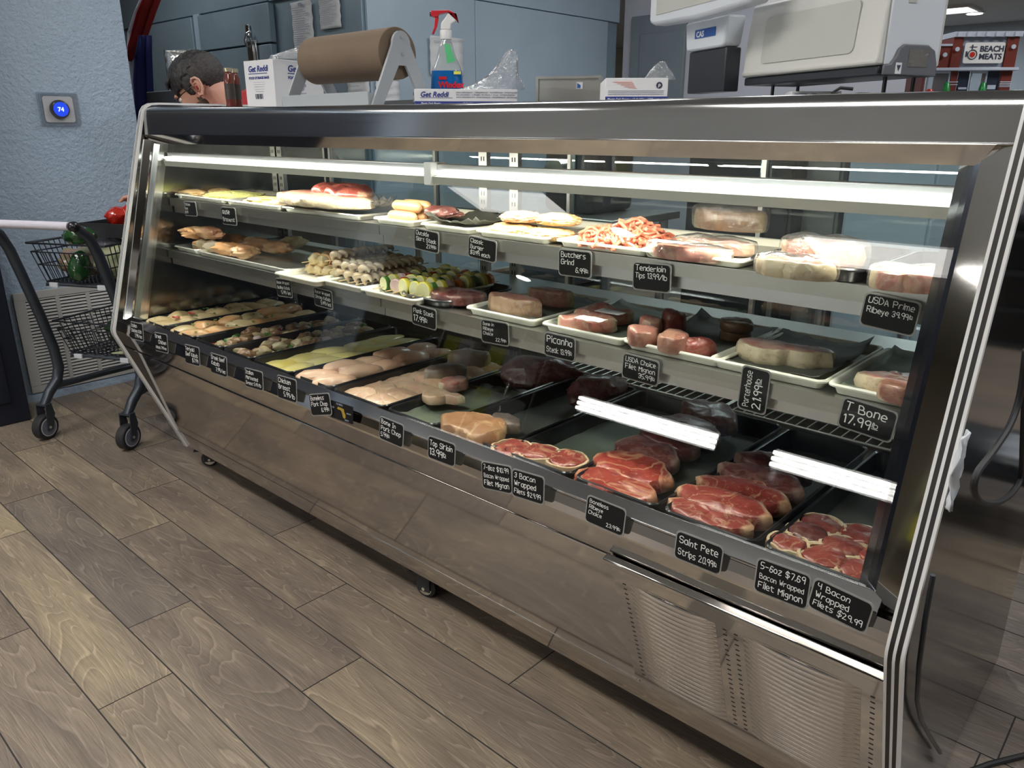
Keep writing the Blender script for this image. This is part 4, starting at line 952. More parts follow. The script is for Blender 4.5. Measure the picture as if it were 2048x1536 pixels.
# ================================================================== BOTTOM DECK: thirteen deep black trays
DK = .555   # height the trays stand at
TX = [(-2.700, -2.545), (-2.535, -2.335), (-2.325, -2.160), (-2.150, -1.990), (-1.980, -1.785), (-1.775, -1.603), (-1.593, -1.388), (-1.378, -1.210), (-1.200, -1.018), (-1.008, -.830), (-.820, -.636), (-.626, -.452), (-.442, -.264)]
TN = ['with green flecked chicken, leftmost of the row', 'with seasoned chicken, second from the left', 'with mixed beef kabob pieces, third from the left', 'with mushroom and beef pieces, fourth from the left', 'with yellow marinated breasts', 'with plain pink chicken breasts',
      'with overlapping boneless pork chops', 'with bone-in chops on green paper', 'with tan sirloin steaks', 'with a few red filets and a bare liner', 'with boneless ribeye steaks', 'with marbled strip steaks', 'with bacon wrapped filets, rightmost of the row']
for (x0, x1), s in zip(TX, TN):
    tray('deep black plastic tray '+s, x0, x1, 1.062, 1.585, DK, .046, 'black_plastic', r=.02, lip=.004, name='deep_tray')
b = MB(); b.box(-2.708, -.25, 1.064, 1.60, .5325, .5545)
b.build('tray_support', 'matte_black', case, smooth=False)
rf = random.Random(11)
def rows(i, n_across, ys, fn):
    x0, x1 = TX[i]
    for j, y in enumerate(ys):
        for k in range(n_across): fn(x0+.018+(x1-x0-.036)*(k+.5)/n_across, y, j, k)
ZT = DK+.004
# 1 chicken with herbs
def c1(x, y, j, k): lump('chicken_breast', 'cream chicken breast flecked with herbs in the leftmost black tray', 'chicken', (x+rf.uniform(-.008, .008), y+rf.uniform(-.01, .01), ZT+.008), rf.uniform(.085, .10), rf.uniform(.060, .07), rf.uniform(.040, .052), rf.uniform(-.6, .6)+1.2, 'chicken_cream', group='chicken breasts in the leftmost tray')
rows(0, 2, (1.10, 1.165, 1.235, 1.30, 1.37, 1.44, 1.51), c1)
def c2(x, y, j, k): lump('chicken_breast', 'orange seasoned chicken breast in the second black tray from the left', 'chicken', (x+rf.uniform(-.008, .008), y+rf.uniform(-.01, .01), ZT+.008), rf.uniform(.10, .115), rf.uniform(.065, .08), rf.uniform(.040, .054), rf.uniform(-.5, .5)+1.3, 'chicken_orange' if (j+k) % 3 else 'chicken_cream', group='seasoned chicken in the second tray')
rows(1, 2, (1.105, 1.18, 1.26, 1.34, 1.42, 1.50), c2)
# vegetable flecks over tray 1 and 2, and slices of pepper
b = MB()
for (ti, n_) in ((0, 26), (1, 20)):
    for q in range(n_):
        x = rf.uniform(TX[ti][0]+.02, TX[ti][1]-.02); y = rf.uniform(1.08, 1.40); b.sphere((x, y, DK+.052), (.006, .004, .002), 6, 4, Matrix.Identity(4))
tag(b.build('chopped_herbs', 'herb'), 'chopped green herbs scattered over the leftmost chicken trays', 'herbs', kind='stuff')
for (x, y, tt) in ((-2.60, 1.135, 'first'), (-2.62, 1.20, 'first')):
    o = lump('red_pepper_slice', 'small red pepper slice on the chicken in the leftmost tray', 'pepper', (x, y, DK+.052), .035, .014, .008, .4, 'pepper_red', group='pepper slices on the leftmost chicken')
# 3 and 4: mixed kabob pieces
def chunks(i, mats, n, label, group, yr=(1.08, 1.54), lz=.030):
    x0, x1 = TX[i]
    for q in range(n):
        x = rf.uniform(x0+.025, x1-.025); y = yr[0]+(yr[1]-yr[0])*((q+rf.random())/n); mname, m_, s_ = mats[q % len(mats)]
        s_ *= rf.uniform(.85, 1.2); lump(mname, label[mname], {'beef_chunk': 'beef', 'mushroom_piece': 'mushroom', 'green_pepper_piece': 'pepper', 'red_pepper_piece': 'pepper', 'onion_piece': 'onion', 'mozzarella_piece': 'cheese'}[mname], (x, y, ZT+lz*rf.uniform(.05, .75)), s_*1.25, s_, s_*.8, rf.uniform(0, 3), m_, group=group[mname], taper=.1, rough=.25, nu=16, nv=10, freq=1.6)
def LG(where): 
    nm = {'beef_chunk': 'brown marinated beef chunk', 'mushroom_piece': 'pale mushroom piece', 'green_pepper_piece': 'green pepper piece', 'red_pepper_piece': 'red pepper piece', 'onion_piece': 'white onion piece'}
    return {k: v+' in the '+where for k, v in nm.items()}, {k: v+'s in the '+where for k, v in nm.items()}
lb3, gp3 = LG('third black tray from the left'); lb4, gp4 = LG('fourth black tray from the left')
mm = [('beef_chunk', 'beef_brown', .038), ('green_pepper_piece', 'zucchini_skin', .024), ('mushroom_piece', 'mushroom', .034), ('beef_chunk', 'beef_brown', .036), ('red_pepper_piece', 'pepper_red', .018), ('onion_piece', 'onion', .024), ('mushroom_piece', 'mushroom', .030)]
chunks(2, mm, 70, lb3, gp3)
chunks(3, [mm[2], mm[0], mm[5], mm[2], mm[3], mm[6], mm[0], mm[1]], 72, lb4, gp4)
# solid heaped bed under the kabob pieces
for i, nm in ((2, 'third'), (3, 'fourth')):
    x0, x1 = TX[i]; cx = (x0+x1)/2
    lump('marinade_bed', 'dark wet layer of chopped meat filling the %s black tray' % nm, 'meat', (cx, 1.32, DK+.002), .49, x1-x0-.012, .034, PI/2, 'beef_brown', taper=.02, rough=.05, flat=.2)['kind'] = 'stuff'
# 5 yellow marinated breasts
def c5(x, y, j, k): lump('marinated_breast', 'flat yellow marinated chicken breast in the middle left black tray', 'chicken', (x, y+rf.uniform(-.01, .01), ZT+.010+.004*k), .15, .095, .030, rf.uniform(-.4, .4)+1.4, 'chicken_yellow', group='yellow marinated breasts', flat=.1)
rows(4, 2, (1.12, 1.21, 1.30, 1.40, 1.49), c5)
# 6 plain breasts
def c6(x, y, j, k): lump('chicken_breast', 'smooth pink chicken breast in the tray right of the yellow ones', 'chicken', (x+rf.uniform(-.006, .006), y+rf.uniform(-.01, .01), ZT+.006+.008*(j % 2)), .125, .080, .050, rf.uniform(-.5, .5)+1.2, 'chicken_pink', group='plain pink chicken breasts')
rows(5, 2, (1.12, 1.20, 1.285, 1.37, 1.46), c6)
# 7 pork chops, overlapping like shingles
for j in range(7):
    for k in range(2):
        x = TX[6][0]+.058+k*.090; y = 1.105+j*.062
        cut('pork_chop', 'pale boneless pork chop shingled in the tray under the bone-in tray\'s left side', 'pork chop', (x-.052, y-.012, ZT+.012), (x+.052, y+.020, ZT+.012), 'chop', 'pork', .020, 1.15, group='boneless pork chops', tilt=.10*(1 if k else -1), roll=.22, dome=.25)
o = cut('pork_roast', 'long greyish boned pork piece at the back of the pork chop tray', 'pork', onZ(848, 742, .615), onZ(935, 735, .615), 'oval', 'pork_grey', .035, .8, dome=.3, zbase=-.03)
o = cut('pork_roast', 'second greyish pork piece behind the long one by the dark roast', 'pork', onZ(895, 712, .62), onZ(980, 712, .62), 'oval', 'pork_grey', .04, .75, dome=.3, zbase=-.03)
# 8 bone-in chops on paper
sheet('green butcher paper liner under the bone-in pork chops', -1.372, -1.216, 1.07, 1.40, DK+.010, amp=.02, lift=(.0, .0, 0, 0), seed=3)
P_ = lambda x, y, z=.585: onZ(x, y, z)
cut('bone_in_pork_chop', 'bone-in pork chop with reddish bone lying frontmost on green paper', 'pork chop', P_(832, 801), P_(930, 812), 'bonechop', 'pork', .022, 1.0, zbase=.004)
cut('bone_in_pork_chop', 'reddish pork chop behind the frontmost one on green paper', 'pork chop', P_(878, 790), P_(935, 775), 'chop', 'beef_pink', .026, 1.1, zbase=.006)
b = MB(); lump('roast_wrapped', 'large dark vacuum wrapped roast at the back of the deck', 'roast', (-1.275, 1.50, DK+.006), .21, .15, .095, .7, 'beef_dark', rough=.2)
lump('roast_wrapped', 'second dark wrapped roast right of the large one', 'roast', (-1.085, 1.50, DK+.006), .17, .12, .085, 1.3, 'beef_dark', rough=.2)
# 9 sirloin
sheet('grey liner paper under the tan sirloin steaks', -1.195, -1.024, 1.07, 1.56, DK+.006, 'black_paper', amp=.006, seed=5)
cut('sirloin_steak', 'large tan sirloin steak frontmost in its tray', 'steak', P_(890, 858), P_(1006, 893), 'sirloin', 'sirloin_tan', .032, 1.35, dome=.2, zbase=.004)
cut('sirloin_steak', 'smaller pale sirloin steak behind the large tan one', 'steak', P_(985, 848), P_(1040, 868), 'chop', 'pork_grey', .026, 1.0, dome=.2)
# 10 filets at the front, bare liner
sheet('plain green liner paper in the nearly empty filet tray', -1.002, -.836, 1.07, 1.56, DK+.006, amp=.006, seed=6)
def filet(label, c, r, h_, meat_='beef_red', group=None, wrap='bacon_wrap', seed=None):
    r *= SZ; h_ *= SZ; t = thing('wrapped_filet', label, 'filet', c, rf.uniform(-.3, .3), group); f0 = outline(OUT['round']); sd = seed or rf.uniform(0, 60)
    vs, fs, rim = cut_mesh(lambda a: f0(a)*r*(.97 if wrap else 1), h_, sd, n=34, dome=.16 if wrap else .24, rag=.08, fatw=lambda a: .6)
    b = MB(); b.add(vs, fs); o = b.build('meat', meat_, t, attr=True); at_ = o.data.attributes.new('rim', 'FLOAT', 'POINT')
    for i, r_ in enumerate(rim): at_.data[i].value = min(r_, .6)
    if wrap:
        b = MB(); n = 36; vs = []
        for i in range(n+1):
            a = 2*PI*i/n*1.04; rr_ = r*f0(a)*(1.03+.06*noise.noise(V3((math.cos(a)*3+sd, math.sin(a)*3, 0)))+.05*(i/n)); zt = h_*(.98+.10*noise.noise(V3((a*2, sd, 1))))
            for (dr, z) in ((0, .002), (.0035, h_*.3), (.0045, zt*.8), (.003, zt), (-.0015, zt+.0005), (-.001, .002)): vs.append(((rr_+dr)*math.cos(a), (rr_+dr)*math.sin(a), z))
        b.add(vs, [(i*6+k, (i+1)*6+k, (i+1)*6+(k+1) % 6, i*6+(k+1) % 6) for i in range(n) for k in range(6)]); o2 = b.build('bacon', wrap, t, attr=True)
    return t
for (px, py, s) in ((1023, 905, 'leftmost'), (1074, 913, 'middle'), (1130, 927, 'rightmost')):
    q = P_(px, py, .59); filet('large bright red filet, %s of the three in the nearly empty tray' % s, (q.x, q.y+.004, DK+.008), .041, .038)
# 11 ribeyes
sheet('grey liner paper under the boneless ribeyes', -.814, -.642, 1.07, 1.56, DK+.006, 'black_paper', amp=.004, seed=7)
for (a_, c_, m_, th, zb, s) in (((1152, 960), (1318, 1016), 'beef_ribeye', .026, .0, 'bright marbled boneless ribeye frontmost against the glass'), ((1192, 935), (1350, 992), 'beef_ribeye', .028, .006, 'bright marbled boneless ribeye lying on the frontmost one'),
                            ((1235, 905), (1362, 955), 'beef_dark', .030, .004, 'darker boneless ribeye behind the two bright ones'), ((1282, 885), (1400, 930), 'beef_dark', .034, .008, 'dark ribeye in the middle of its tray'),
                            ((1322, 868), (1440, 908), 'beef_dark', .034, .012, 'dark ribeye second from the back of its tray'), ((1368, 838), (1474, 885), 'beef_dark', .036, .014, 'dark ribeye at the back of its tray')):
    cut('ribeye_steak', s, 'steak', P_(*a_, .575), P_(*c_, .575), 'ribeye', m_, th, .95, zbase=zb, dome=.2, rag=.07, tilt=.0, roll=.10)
# 12 strips
sheet('grey liner paper under the marbled strip steaks', -.620, -.458, 1.07, 1.56, DK+.006, 'black_paper', amp=.004, seed=8)
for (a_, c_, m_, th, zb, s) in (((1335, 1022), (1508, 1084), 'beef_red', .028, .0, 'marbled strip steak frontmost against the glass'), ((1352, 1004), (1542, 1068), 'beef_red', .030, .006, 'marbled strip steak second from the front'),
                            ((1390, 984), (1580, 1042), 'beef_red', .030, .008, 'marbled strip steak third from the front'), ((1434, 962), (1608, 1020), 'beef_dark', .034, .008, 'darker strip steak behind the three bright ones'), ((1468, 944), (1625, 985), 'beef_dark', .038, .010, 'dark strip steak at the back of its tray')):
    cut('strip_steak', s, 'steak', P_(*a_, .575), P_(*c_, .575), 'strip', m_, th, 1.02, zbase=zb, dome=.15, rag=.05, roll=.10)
# 13 bacon wrapped filets
sheet('grey liner paper under the small bacon wrapped filets', -.436, -.270, 1.07, 1.56, DK+.006, 'black_paper', amp=.004, seed=9)
for (px, py, r, m_, s) in ((1573, 1093, .029, 'beef_red', 'leftmost, round and darkest red'), (1640, 1056, .035, 'beef_filet', 'rearmost of the left side'), (1612, 1073, .032, 'beef_dark', 'between the rearmost and the leftmost one'), (1719, 1078, .035, 'beef_filet', 'rearmost on the right with a pale band'),
                        (1683, 1102, .033, 'beef_filet', 'in the middle of the cluster'), (1646, 1122, .036, 'beef_red', 'front centre against the glass'), (1752, 1124, .032, 'beef_red', 'at the right edge above the front one'), (1722, 1152, .036, 'beef_red', 'frontmost in the right corner')):
    q = P_(px, py, .592); filet('small bacon wrapped filet, '+s, (q.x, q.y+.006, DK+.008), r, .036, m_)

# ================================================================== MIDDLE SHELF
SZ = .871; ZM = SM+.003
def PM(x, y, dz=0): return onZ(x, y, ZM+dz*SZ)
def pan_at(label, px, py, wdt, dep, z, m='pan_white', ht=.019, skew=0, name='sheet_pan', y0=None):
    """front-left rim corner seen at pixel (px,py)"""
    wdt *= SZ; dep *= SZ; q = onZ(px, py, z+ht*SZ); y = q.y if y0 is None else y0
    return q.x, tray(label, q.x, q.x+wdt, y, y+dep, z, ht, m, rz=skew, name=name)
XA = [onZ(px_, py_, ZM+.016).x for px_, py_ in ((303, 489), (357, 504), (363, 504), (541, 545))]
tray('aluminium sheet pan of wrapped sausages at the far left of the middle shelf', max(XA[0], -2.69), XA[1], YM+.012, YM+.30, ZM, .018)
tray('aluminium sheet pan of wrapped stuffed chicken on the middle shelf', XA[2], XA[3]-.005, YM+.008, YM+.33, ZM, .018)
for (px, py, l, w_, t_, an, m_, s) in ((330, 478, .16, .07, .055, .2, 'chicken_seasoned', 'brownish wrapped sausage pack on top of the far left pile'), (400, 468, .13, .08, .05, 1.0, 'chicken_orange', 'orange wrapped pack on the right of the far left pile'),
                               (330, 505, .16, .06, .05, .1, 'shrimp_pale', 'pale wrapped pack at the bottom of the far left pile'), (370, 500, .15, .07, .05, .5, 'pork_grey', 'greyish wrapped pack low beside the pale one'), (318, 465, .12, .07, .05, .7, 'chicken_seasoned', 'small seasoned pack at the back of the far left pile')):
    up = {478: .045, 468: .040, 465: .040}.get(py, .004); q = onZ(px, py, ZM+up+.018)
    if m_ == 'pork_grey': m_ = 'mushroom'
    lump('wrapped_meat', s, 'meat pack', (max(q.x, -2.62), max(q.y, YM+.065), ZM+up), l, w_, t_, an, m_, rough=.3)
for (px, py, l, w_, t_, an, m_, up, s) in ((400, 492, .12, .07, .05, .1, 'chicken_orange', 0, 'grey-tan wrapped piece at the left front of the stuffed chicken pan'), (432, 503, .13, .085, .055, .5, 'chicken_orange', .002, 'yellow stuffed chicken frontmost in its pan'),
                               (478, 506, .10, .08, .052, 1.1, 'chicken_seasoned', .004, 'seasoned stuffed chicken right of the yellow one'), (512, 490, .13, .08, .055, .6, 'chicken_seasoned', .006, 'orange stuffed chicken in the middle of its pan'), (556, 496, .14, .085, .055, .2, 'chicken_seasoned', .004, 'pale stuffed chicken at the right side of its pan'),
                               (470, 480, .13, .07, .05, .1, 'chicken_orange', .012, 'smooth orange stuffed chicken at the back left'), (588, 486, .10, .08, .055, .9, 'noodle_cream', .008, 'creamy crumpled stuffed chicken at the back right')):
    q = onZ(px, py, ZM+.024+up); lump('stuffed_chicken', s, 'chicken', (q.x, max(q.y, YM+.06), ZM+.003+up), l, w_, t_, an, m_, rough=.28)
xs, _ = pan_at('pan of scallop kabobs on the middle shelf', 545, 545, .235, .33, ZM, 'pan_white'); xsc = xs
xs2, _ = pan_at('pan of stacked shrimp kabobs on the middle shelf', 628, 556, .235, .33, ZM, 'pan_white')
xs3, _ = pan_at('pan of vegetable kabobs on the middle shelf', 716, 577, .245, .34, ZM, 'pan_white')
# scallop kabobs: rows of bacon wrapped lumps
def kabob(label, group, c, n, pitch, ang, build, name='kabob', cat='kabob', r=.0014, tail=.03):
    t = thing(name, label, cat, c, ang, group); t.scale = (SZ,)*3
    b = MB(); b.cyl((-n*pitch/2-tail, 0, .014), (n*pitch/2+tail, 0, .014), r, n=6); b.build('stick', 'skewer', t)
    for k in range(n): build(t, (k-(n-1)/2)*pitch, k)
    return t
for i in range(6):
    lay = i//4; x = xsc+SZ*(.045+(i % 4)*.046+.02*lay)
    def bs(t, u, k):
        b = MB(); b.sphere((0, 0, 0), (.021, .021, .018), 14, 9, None, lambda d: 1+.25*noise.noise(d*2.5+V3((k, i, 0)))); o = b.build('scallop', 'noodle_cream', t); o.location = (u, 0, .018)
        b = MB(); b.tube([(0, .021*math.cos(a), .018*math.sin(a)) for a in [2*PI*q/14 for q in range(14)]], .0045, 6, True); o = b.build('bacon_strip', 'chicken_orange', t); o.location = (u+.006, 0, .018); o.rotation_euler = (.1*k, .3, .5)
    kabob('scallop kabob of creamy bacon wrapped lumps in the left kabob pan', 'scallop kabobs', (x, SZ*1.53, ZM+.004+.027*lay), 6, .040, PI/2, bs)
for i in range(9):
    lay = i//4; x = xs2+SZ*(.050+(i % 4)*.044-.012*lay)
    def bs(t, u, k):
        b = MB(); b.tube([(.004*math.sin(q), .017*math.cos(a), .015*math.sin(a)) for q, a in enumerate([-.9+3.9*v/9 for v in range(10)])], [.004, .007, .0095, .0105, .011, .0105, .0095, .008, .006, .003], 10)
        o = b.build('shrimp', 'shrimp_pale', t); o.location = (u, 0, .017)
    kabob('shrimp kabob of pale curled shrimp stacked in the centre kabob pan', 'shrimp kabobs', (x, SZ*1.52+.0*lay, ZM+.004+.023*lay), 9, .027, PI/2+.02*i % .06, bs)
VEG = ['zucchini_slice', 'squash_slice', 'onion_slice', 'pepper_slice', 'squash_slice', 'zucchini_slice', 'squash_slice', 'pepper_slice', 'squash_slice']
for i in range(5):
    x = xs3+SZ*(.035+i*.045)
    def bs(t, u, k):
        kd_ = VEG[(k+i*2) % 9]; r = {'zucchini_slice': .022, 'squash_slice': .025, 'onion_slice': .020, 'pepper_slice': .019}[kd_]*rf.uniform(.9, 1.1); hh_ = .0075
        m1 = {'zucchini_slice': 'zucchini_skin', 'squash_slice': 'squash_skin', 'onion_slice': 'onion', 'pepper_slice': 'pepper_red' if k % 2 else 'pepper_orange'}[kd_]
        b = MB(); b.lathe([(r*.93, -hh_), (r, -hh_+.0012), (r, hh_-.0012), (r*.93, hh_)], 22, Matrix.Rotation(PI/2, 4, 'Y')); o = b.build(kd_, m1, t, attr=True); o.location = (u, 0, .024); o.rotation_euler = (rf.uniform(0, 3), rf.uniform(-.15, .15), rf.uniform(-.25, .25))
        if 'zucch' in kd_ or 'squash' in kd_:
            b = MB(); b.lathe([(r*.88, -hh_-.0005), (r*.9, -hh_), (r*.9, hh_), (r*.88, hh_+.0005)], 22, Matrix.Rotation(PI/2, 4, 'Y')); q = b.build('flesh', 'squash_flesh', o, attr=True)
    kabob('vegetable kabob of yellow squash, zucchini and pepper slices in the right kabob pan', 'vegetable kabobs', (x, SZ*1.53, ZM+.004), 9, .030, PI/2+rf.uniform(-.06, .06), bs)
# flank steak on a black oval tray
q = PM(905, 600); tray('black plastic tray holding the dark flank steak on the middle shelf', q.x-.115, q.x+.075, SZ*1.372, SZ*1.66, ZM, .020, 'black_plastic', r=.05, name='black_tray')
cut('flank_steak', 'dark purple-brown grained flank steak on the black tray', 'steak', PM(862, 596, .006), PM(972, 610, .006), 'oval', 'beef_dark', .028, 1.0, dome=.2, rag=.03, zbase=.0)
# four white pans on the right
def wpan(label, px, py, w_=.24, d_=.33, sk=0): return pan_at(label, px, py, w_, d_, ZM, 'pan_white', y0=SZ*1.376, skew=sk)[0]
xr = wpan('white pan with two thick bone-in ribeyes on the middle shelf', 932, 612); xp = wpan('white pan with picanha steaks on the middle shelf', 1068, 648)
xf = wpan('white pan with thick filets on the middle shelf', 1231, 683); xpo = wpan('white pan with the big porterhouse on the middle shelf', 1411, 717); xt = wpan('white pan with T-bone steaks at the right end of the middle shelf', 1645, 770, .245)
def lin(x, s, k, m='black_paper', **kw): return sheet(s, x+.016, x+.19, SZ*1.40, SZ*1.69, ZM+.004, m, amp=.012, seed=k, **kw)
lin(xr, 'dark liner paper under the two thick bone-in ribeyes', 21); lin(xp, 'green liner paper under the picanha steaks', 22, 'green_paper', lift=(.02, 0, 0, .03))
lin(xf, 'dark liner paper under the thick filets with a raised corner', 23, lift=(0, 0, .02, .05)); lin(xpo, 'crumpled dark liner paper under the porterhouse', 24, lift=(.0, .01, .05, .02)); lin(xt, 'green-grey liner paper under the T-bone steaks', 25, 'green_paper', lift=(0, 0, .03, .03))
cut('bone_in_ribeye', 'thick pale bone-in ribeye in front on its white pan', 'steak', PM(976, 620, .005), PM(1086, 640, .005), 'ribeye', 'beef_aged', .048, .62, dome=.05, rag=.05, flip=True)
cut('bone_in_ribeye', 'thick pink bone-in ribeye standing behind the paler one', 'steak', PM(1054, 604, .005), PM(1150, 618, .005), 'ribeye', 'beef_pink', .044, .60, dome=.05, rag=.05)
for (a_, c_, s) in (((1118, 655), (1235, 668), 'lumpy picanha steak in front with white label paper'), ((1150, 640), (1265, 652), 'lumpy picanha steak behind the labelled front one')):
    cut('picanha_steak', s, 'steak', PM(*a_, .006), PM(*c_, .006), 'oval', 'beef_pink', .030, .85, dome=.4, rag=.12, zbase=.004)
for (px, py, s) in ((1182, 640, 'small white label paper on the front picanha steak'), (1222, 626, 'small white label paper on the rear picanha steak')):
    q = onZ(px, py, ZM+.042); sheet(s, q.x-.03, q.x+.03, q.y-.016, q.y+.016, ZM+.042, 'paper_white', name='label_paper', amp=.004, nx=6, ny=5, seed=px % 7)
for (px, py, r, h_, m_, s) in ((1284, 690, .034, .036, 'beef_aged', 'thick brown-sided filet at the left of its white pan'), (1345, 704, .033, .036, 'beef_aged', 'thick tan-topped filet in the middle of its white pan'), (1300, 668, .027, .034, 'beef_pink', 'reddish filet behind the left one'), (1346, 668, .027, .046, 'beef_filet', 'upright red filet at the back of the filet pan')):
    q = PM(px, py, .01); filet(s, (q.x, q.y, ZM+.010), r, h_, m_, wrap=None)
cut('tenderloin_end', 'pointed pink tenderloin end at the right front of the filet pan', 'filet', PM(1355, 712, .005), PM(1432, 716, .005), 'chop', 'beef_filet', .032, .75, dome=.5, fat='none')
for (dz, r, s) in ((0, .034, 'lower'), (.021, .037, 'upper')):
    q = PM(1470, 678, .01); filet('%s brown seasoned patty of the two stacked at the back of the filet pan' % s, (q.x, q.y, ZM+.009+dz*SZ), r, .020, 'beef_brown', wrap=None)
cut('porterhouse_steak', 'big pale-fat porterhouse steak filling its white pan', 'steak', PM(1466, 714, .006), PM(1668, 738, .006), 'porter', 'beef_pink', .036, .95, dome=.03, rag=.03, seed=4, flip=True)
cut('t_bone_steak', 'thick pink T-bone steak at the back left of the rightmost pan', 'steak', PM(1708, 778, .006), PM(1885, 800, .006), 'strip', 'beef_pink', .034, 1.1, dome=.05, rag=.04, flip=True)
cut('t_bone_steak', 'grainy tan T-bone steak overlapping in front in the rightmost pan', 'steak', PM(1748, 800, .006), PM(1880, 818, .006), 'chop', 'beef_aged', .030, .9, dome=.2, rag=.06, zbase=.004)

# ================================================================== UPPER SHELF
SZ = .887; ZU = SU+.003
def PU(x, y, dz=0): return onZ(x, y, ZU+dz*SZ)
FXU = lambda px: onY(px, 395, YU+.01).x
def utray(label, x0, x1, m='pan_aluminium', ht=.016, r=.016, y1=SZ*1.71, name='sheet_pan', y0=SZ*1.378): return tray(label, x0, x1, y0, y1, ZU, ht, m, r=r, name=name)
UX = lambda px, py: onZ(px, py, ZU+.0145).x
utray('aluminium pan of patties at the far left of the upper shelf', max(FXU(300), -2.69), FXU(358))
lump('patty', 'browned patty on the far left pan of the upper shelf', 'patty', ((max(FXU(300), -2.69)+FXU(358))/2, YU+.07, ZU+.003), .13, .10, .028, .2, 'burger', rough=.2)
lump('patty', 'second browned patty behind on the far left pan of the upper shelf', 'patty', ((max(FXU(300), -2.69)+FXU(358))/2, YU+.17, ZU+.003), .12, .09, .026, .2, 'burger', rough=.2)
utray('aluminium pan of green crumbed filling on the upper shelf', FXU(361), FXU(443))
utray('aluminium pan of cheesy mix on the upper shelf', FXU(446), FXU(556))
lump('crumbed_filling', 'flat heap of green crumbed filling on foil', 'food', ((FXU(361)+FXU(443))/2+.02, YU+.12, ZU+.003), .26, .15, .036, .35, 'green_crumb', rough=.2, taper=.1, flat=.2, freq=3)['kind'] = 'stuff'
lump('cheese_mix', 'flat heap of orange and yellow shredded mix', 'food', ((FXU(446)+FXU(556))/2-.02, YU+.08, ZU+.003), .19, .12, .034, .2, 'cheese_mix', rough=.3, taper=.1, flat=.2, freq=3)['kind'] = 'stuff'
lump('sausage', 'greyish sausage end at the right of the shredded mix', 'sausage', (FXU(556)-.04, YU+.045, ZU+.004), .07, .045, .032, .3, 'shrimp_pale', rough=.05)
utray('aluminium pan under the long vacuum packed pork pieces', FXU(560), FXU(714), y1=SZ*1.73)
cut('rib_pack', 'long pink vacuum packed rib slab lying in front on the upper shelf', 'meat pack', PU(566, 408, .01), PU(742, 432, .01), 'strip', 'beef_pink', .028, .8, dome=.4, rag=.12, zbase=.016, flip=True)
cut('rib_pack', 'reddish vacuum packed piece on top of the long rib slab', 'meat pack', PU(640, 398, .03), PU(735, 412, .03), 'oval', 'beef_filet', .026, .7, dome=.6, rag=.15, zbase=.018)
sheet('crumpled clear wrap end beside the rib slab', onZ(735, 412, ZU+.03).x-.03, onZ(735, 412, ZU+.03).x+.05, SZ*1.44, SZ*1.54, ZU+.02, 'wrap_film', name='plastic_wrap', amp=.035, seed=31)
xh = UX(718, 437); utray('white pan of hot dogs on the upper shelf', xh, xh+.146, 'pan_white')
for k in range(6):
    lay = 0 if k < 4 else 1; yy = SZ*1.425+(k % 4)*.031+.016*lay; b = MB(); Lh = .055
    b.tube([(-Lh, 0, .0145), (-Lh+.004, 0, .0145), (-Lh+.012, 0, .0145), (-Lh*.5, .002, .0145), (0, .003, .0145), (Lh*.5, .002, .0145), (Lh-.012, 0, .0145), (Lh-.004, 0, .0145), (Lh, 0, .0145)], [.004, .009, .0135, .0145, .0145, .0145, .0135, .009, .004], 14)
    o = b.build('hot_dog', 'hot_dog'); o.location = (xh+.072, yy, ZU+.003+.024*lay); o.rotation_euler = (0, 0, -.05)
    tag(o, 'smooth tan hot dog in the short white pan on the upper shelf', 'hot dog', 'hot dogs on the upper shelf')
xk = UX(828, 447); utray('white pan of skirt steak under dark paper on the upper shelf', xk, xk+.168, 'pan_white', y0=SZ*1.376)
sheet('dark grey-blue paper folded up around the skirt steak', xk+.010, xk+.180, SZ*1.39, SZ*1.62, ZU+.010, 'black_paper', amp=.022, seed=41, lift=(.04, .03, .03, .02))
lump('skirt_steak', 'dark red bundled skirt steak on grey-blue paper', 'steak', (PU(930, 434, .02).x, SZ*1.46, ZU+.020), .13, .08, .034, -.1, 'beef_dark', rough=.35, taper=.2)
lump('brown_patty', 'flat tan patty behind the bundled skirt steak', 'patty', (PU(880, 428, .02).x, SZ*1.56, ZU+.012), .12, .07, .022, -.1, 'burger', rough=.1)
xb = UX(940, 460); utray('white pan of raw burger patties on the upper shelf', xb, xb+.208, 'pan_white', y0=SZ*1.376)
for (px, py, l, w_, t_, dz, m_, s) in ((1020, 462, .135, .105, .038, .0, 'burger', 'raw burger patty front left in the bottom layer'), (1090, 470, .13, .10, .034, .0, 'burger', 'raw burger patty front right in the bottom layer'), (1035, 434, .115, .09, .030, .034, 'burger_pink', 'pinker raw burger patty on top at the left'), (1108, 440, .12, .09, .032, .034, 'burger', 'raw burger patty on top at the right')):
    q = onZ(px, py, ZU+.0145+dz*SZ); lump('burger_patty', s, 'burger patty', (q.x, q.y+.015, ZU+.003+dz*SZ), l, w_, t_, .1, m_, rough=.13, taper=.05, flat=.12, freq=5, nu=48, nv=30)
sheet('square of dark paper between the burger layers', PU(1062, 450, .03).x-.09, PU(1062, 450, .03).x+.06, SZ*1.44, SZ*1.56, ZU+.035, 'black_paper', amp=.003, seed=44, name='patty_paper')
xg = UX(1096, 480); utray('white pan of ground beef on the upper shelf', xg, xg+.217, 'pan_white', y0=SZ*1.376)
b = MB(); rg = random.Random(9); gc = (xg+.107, SZ*1.49)
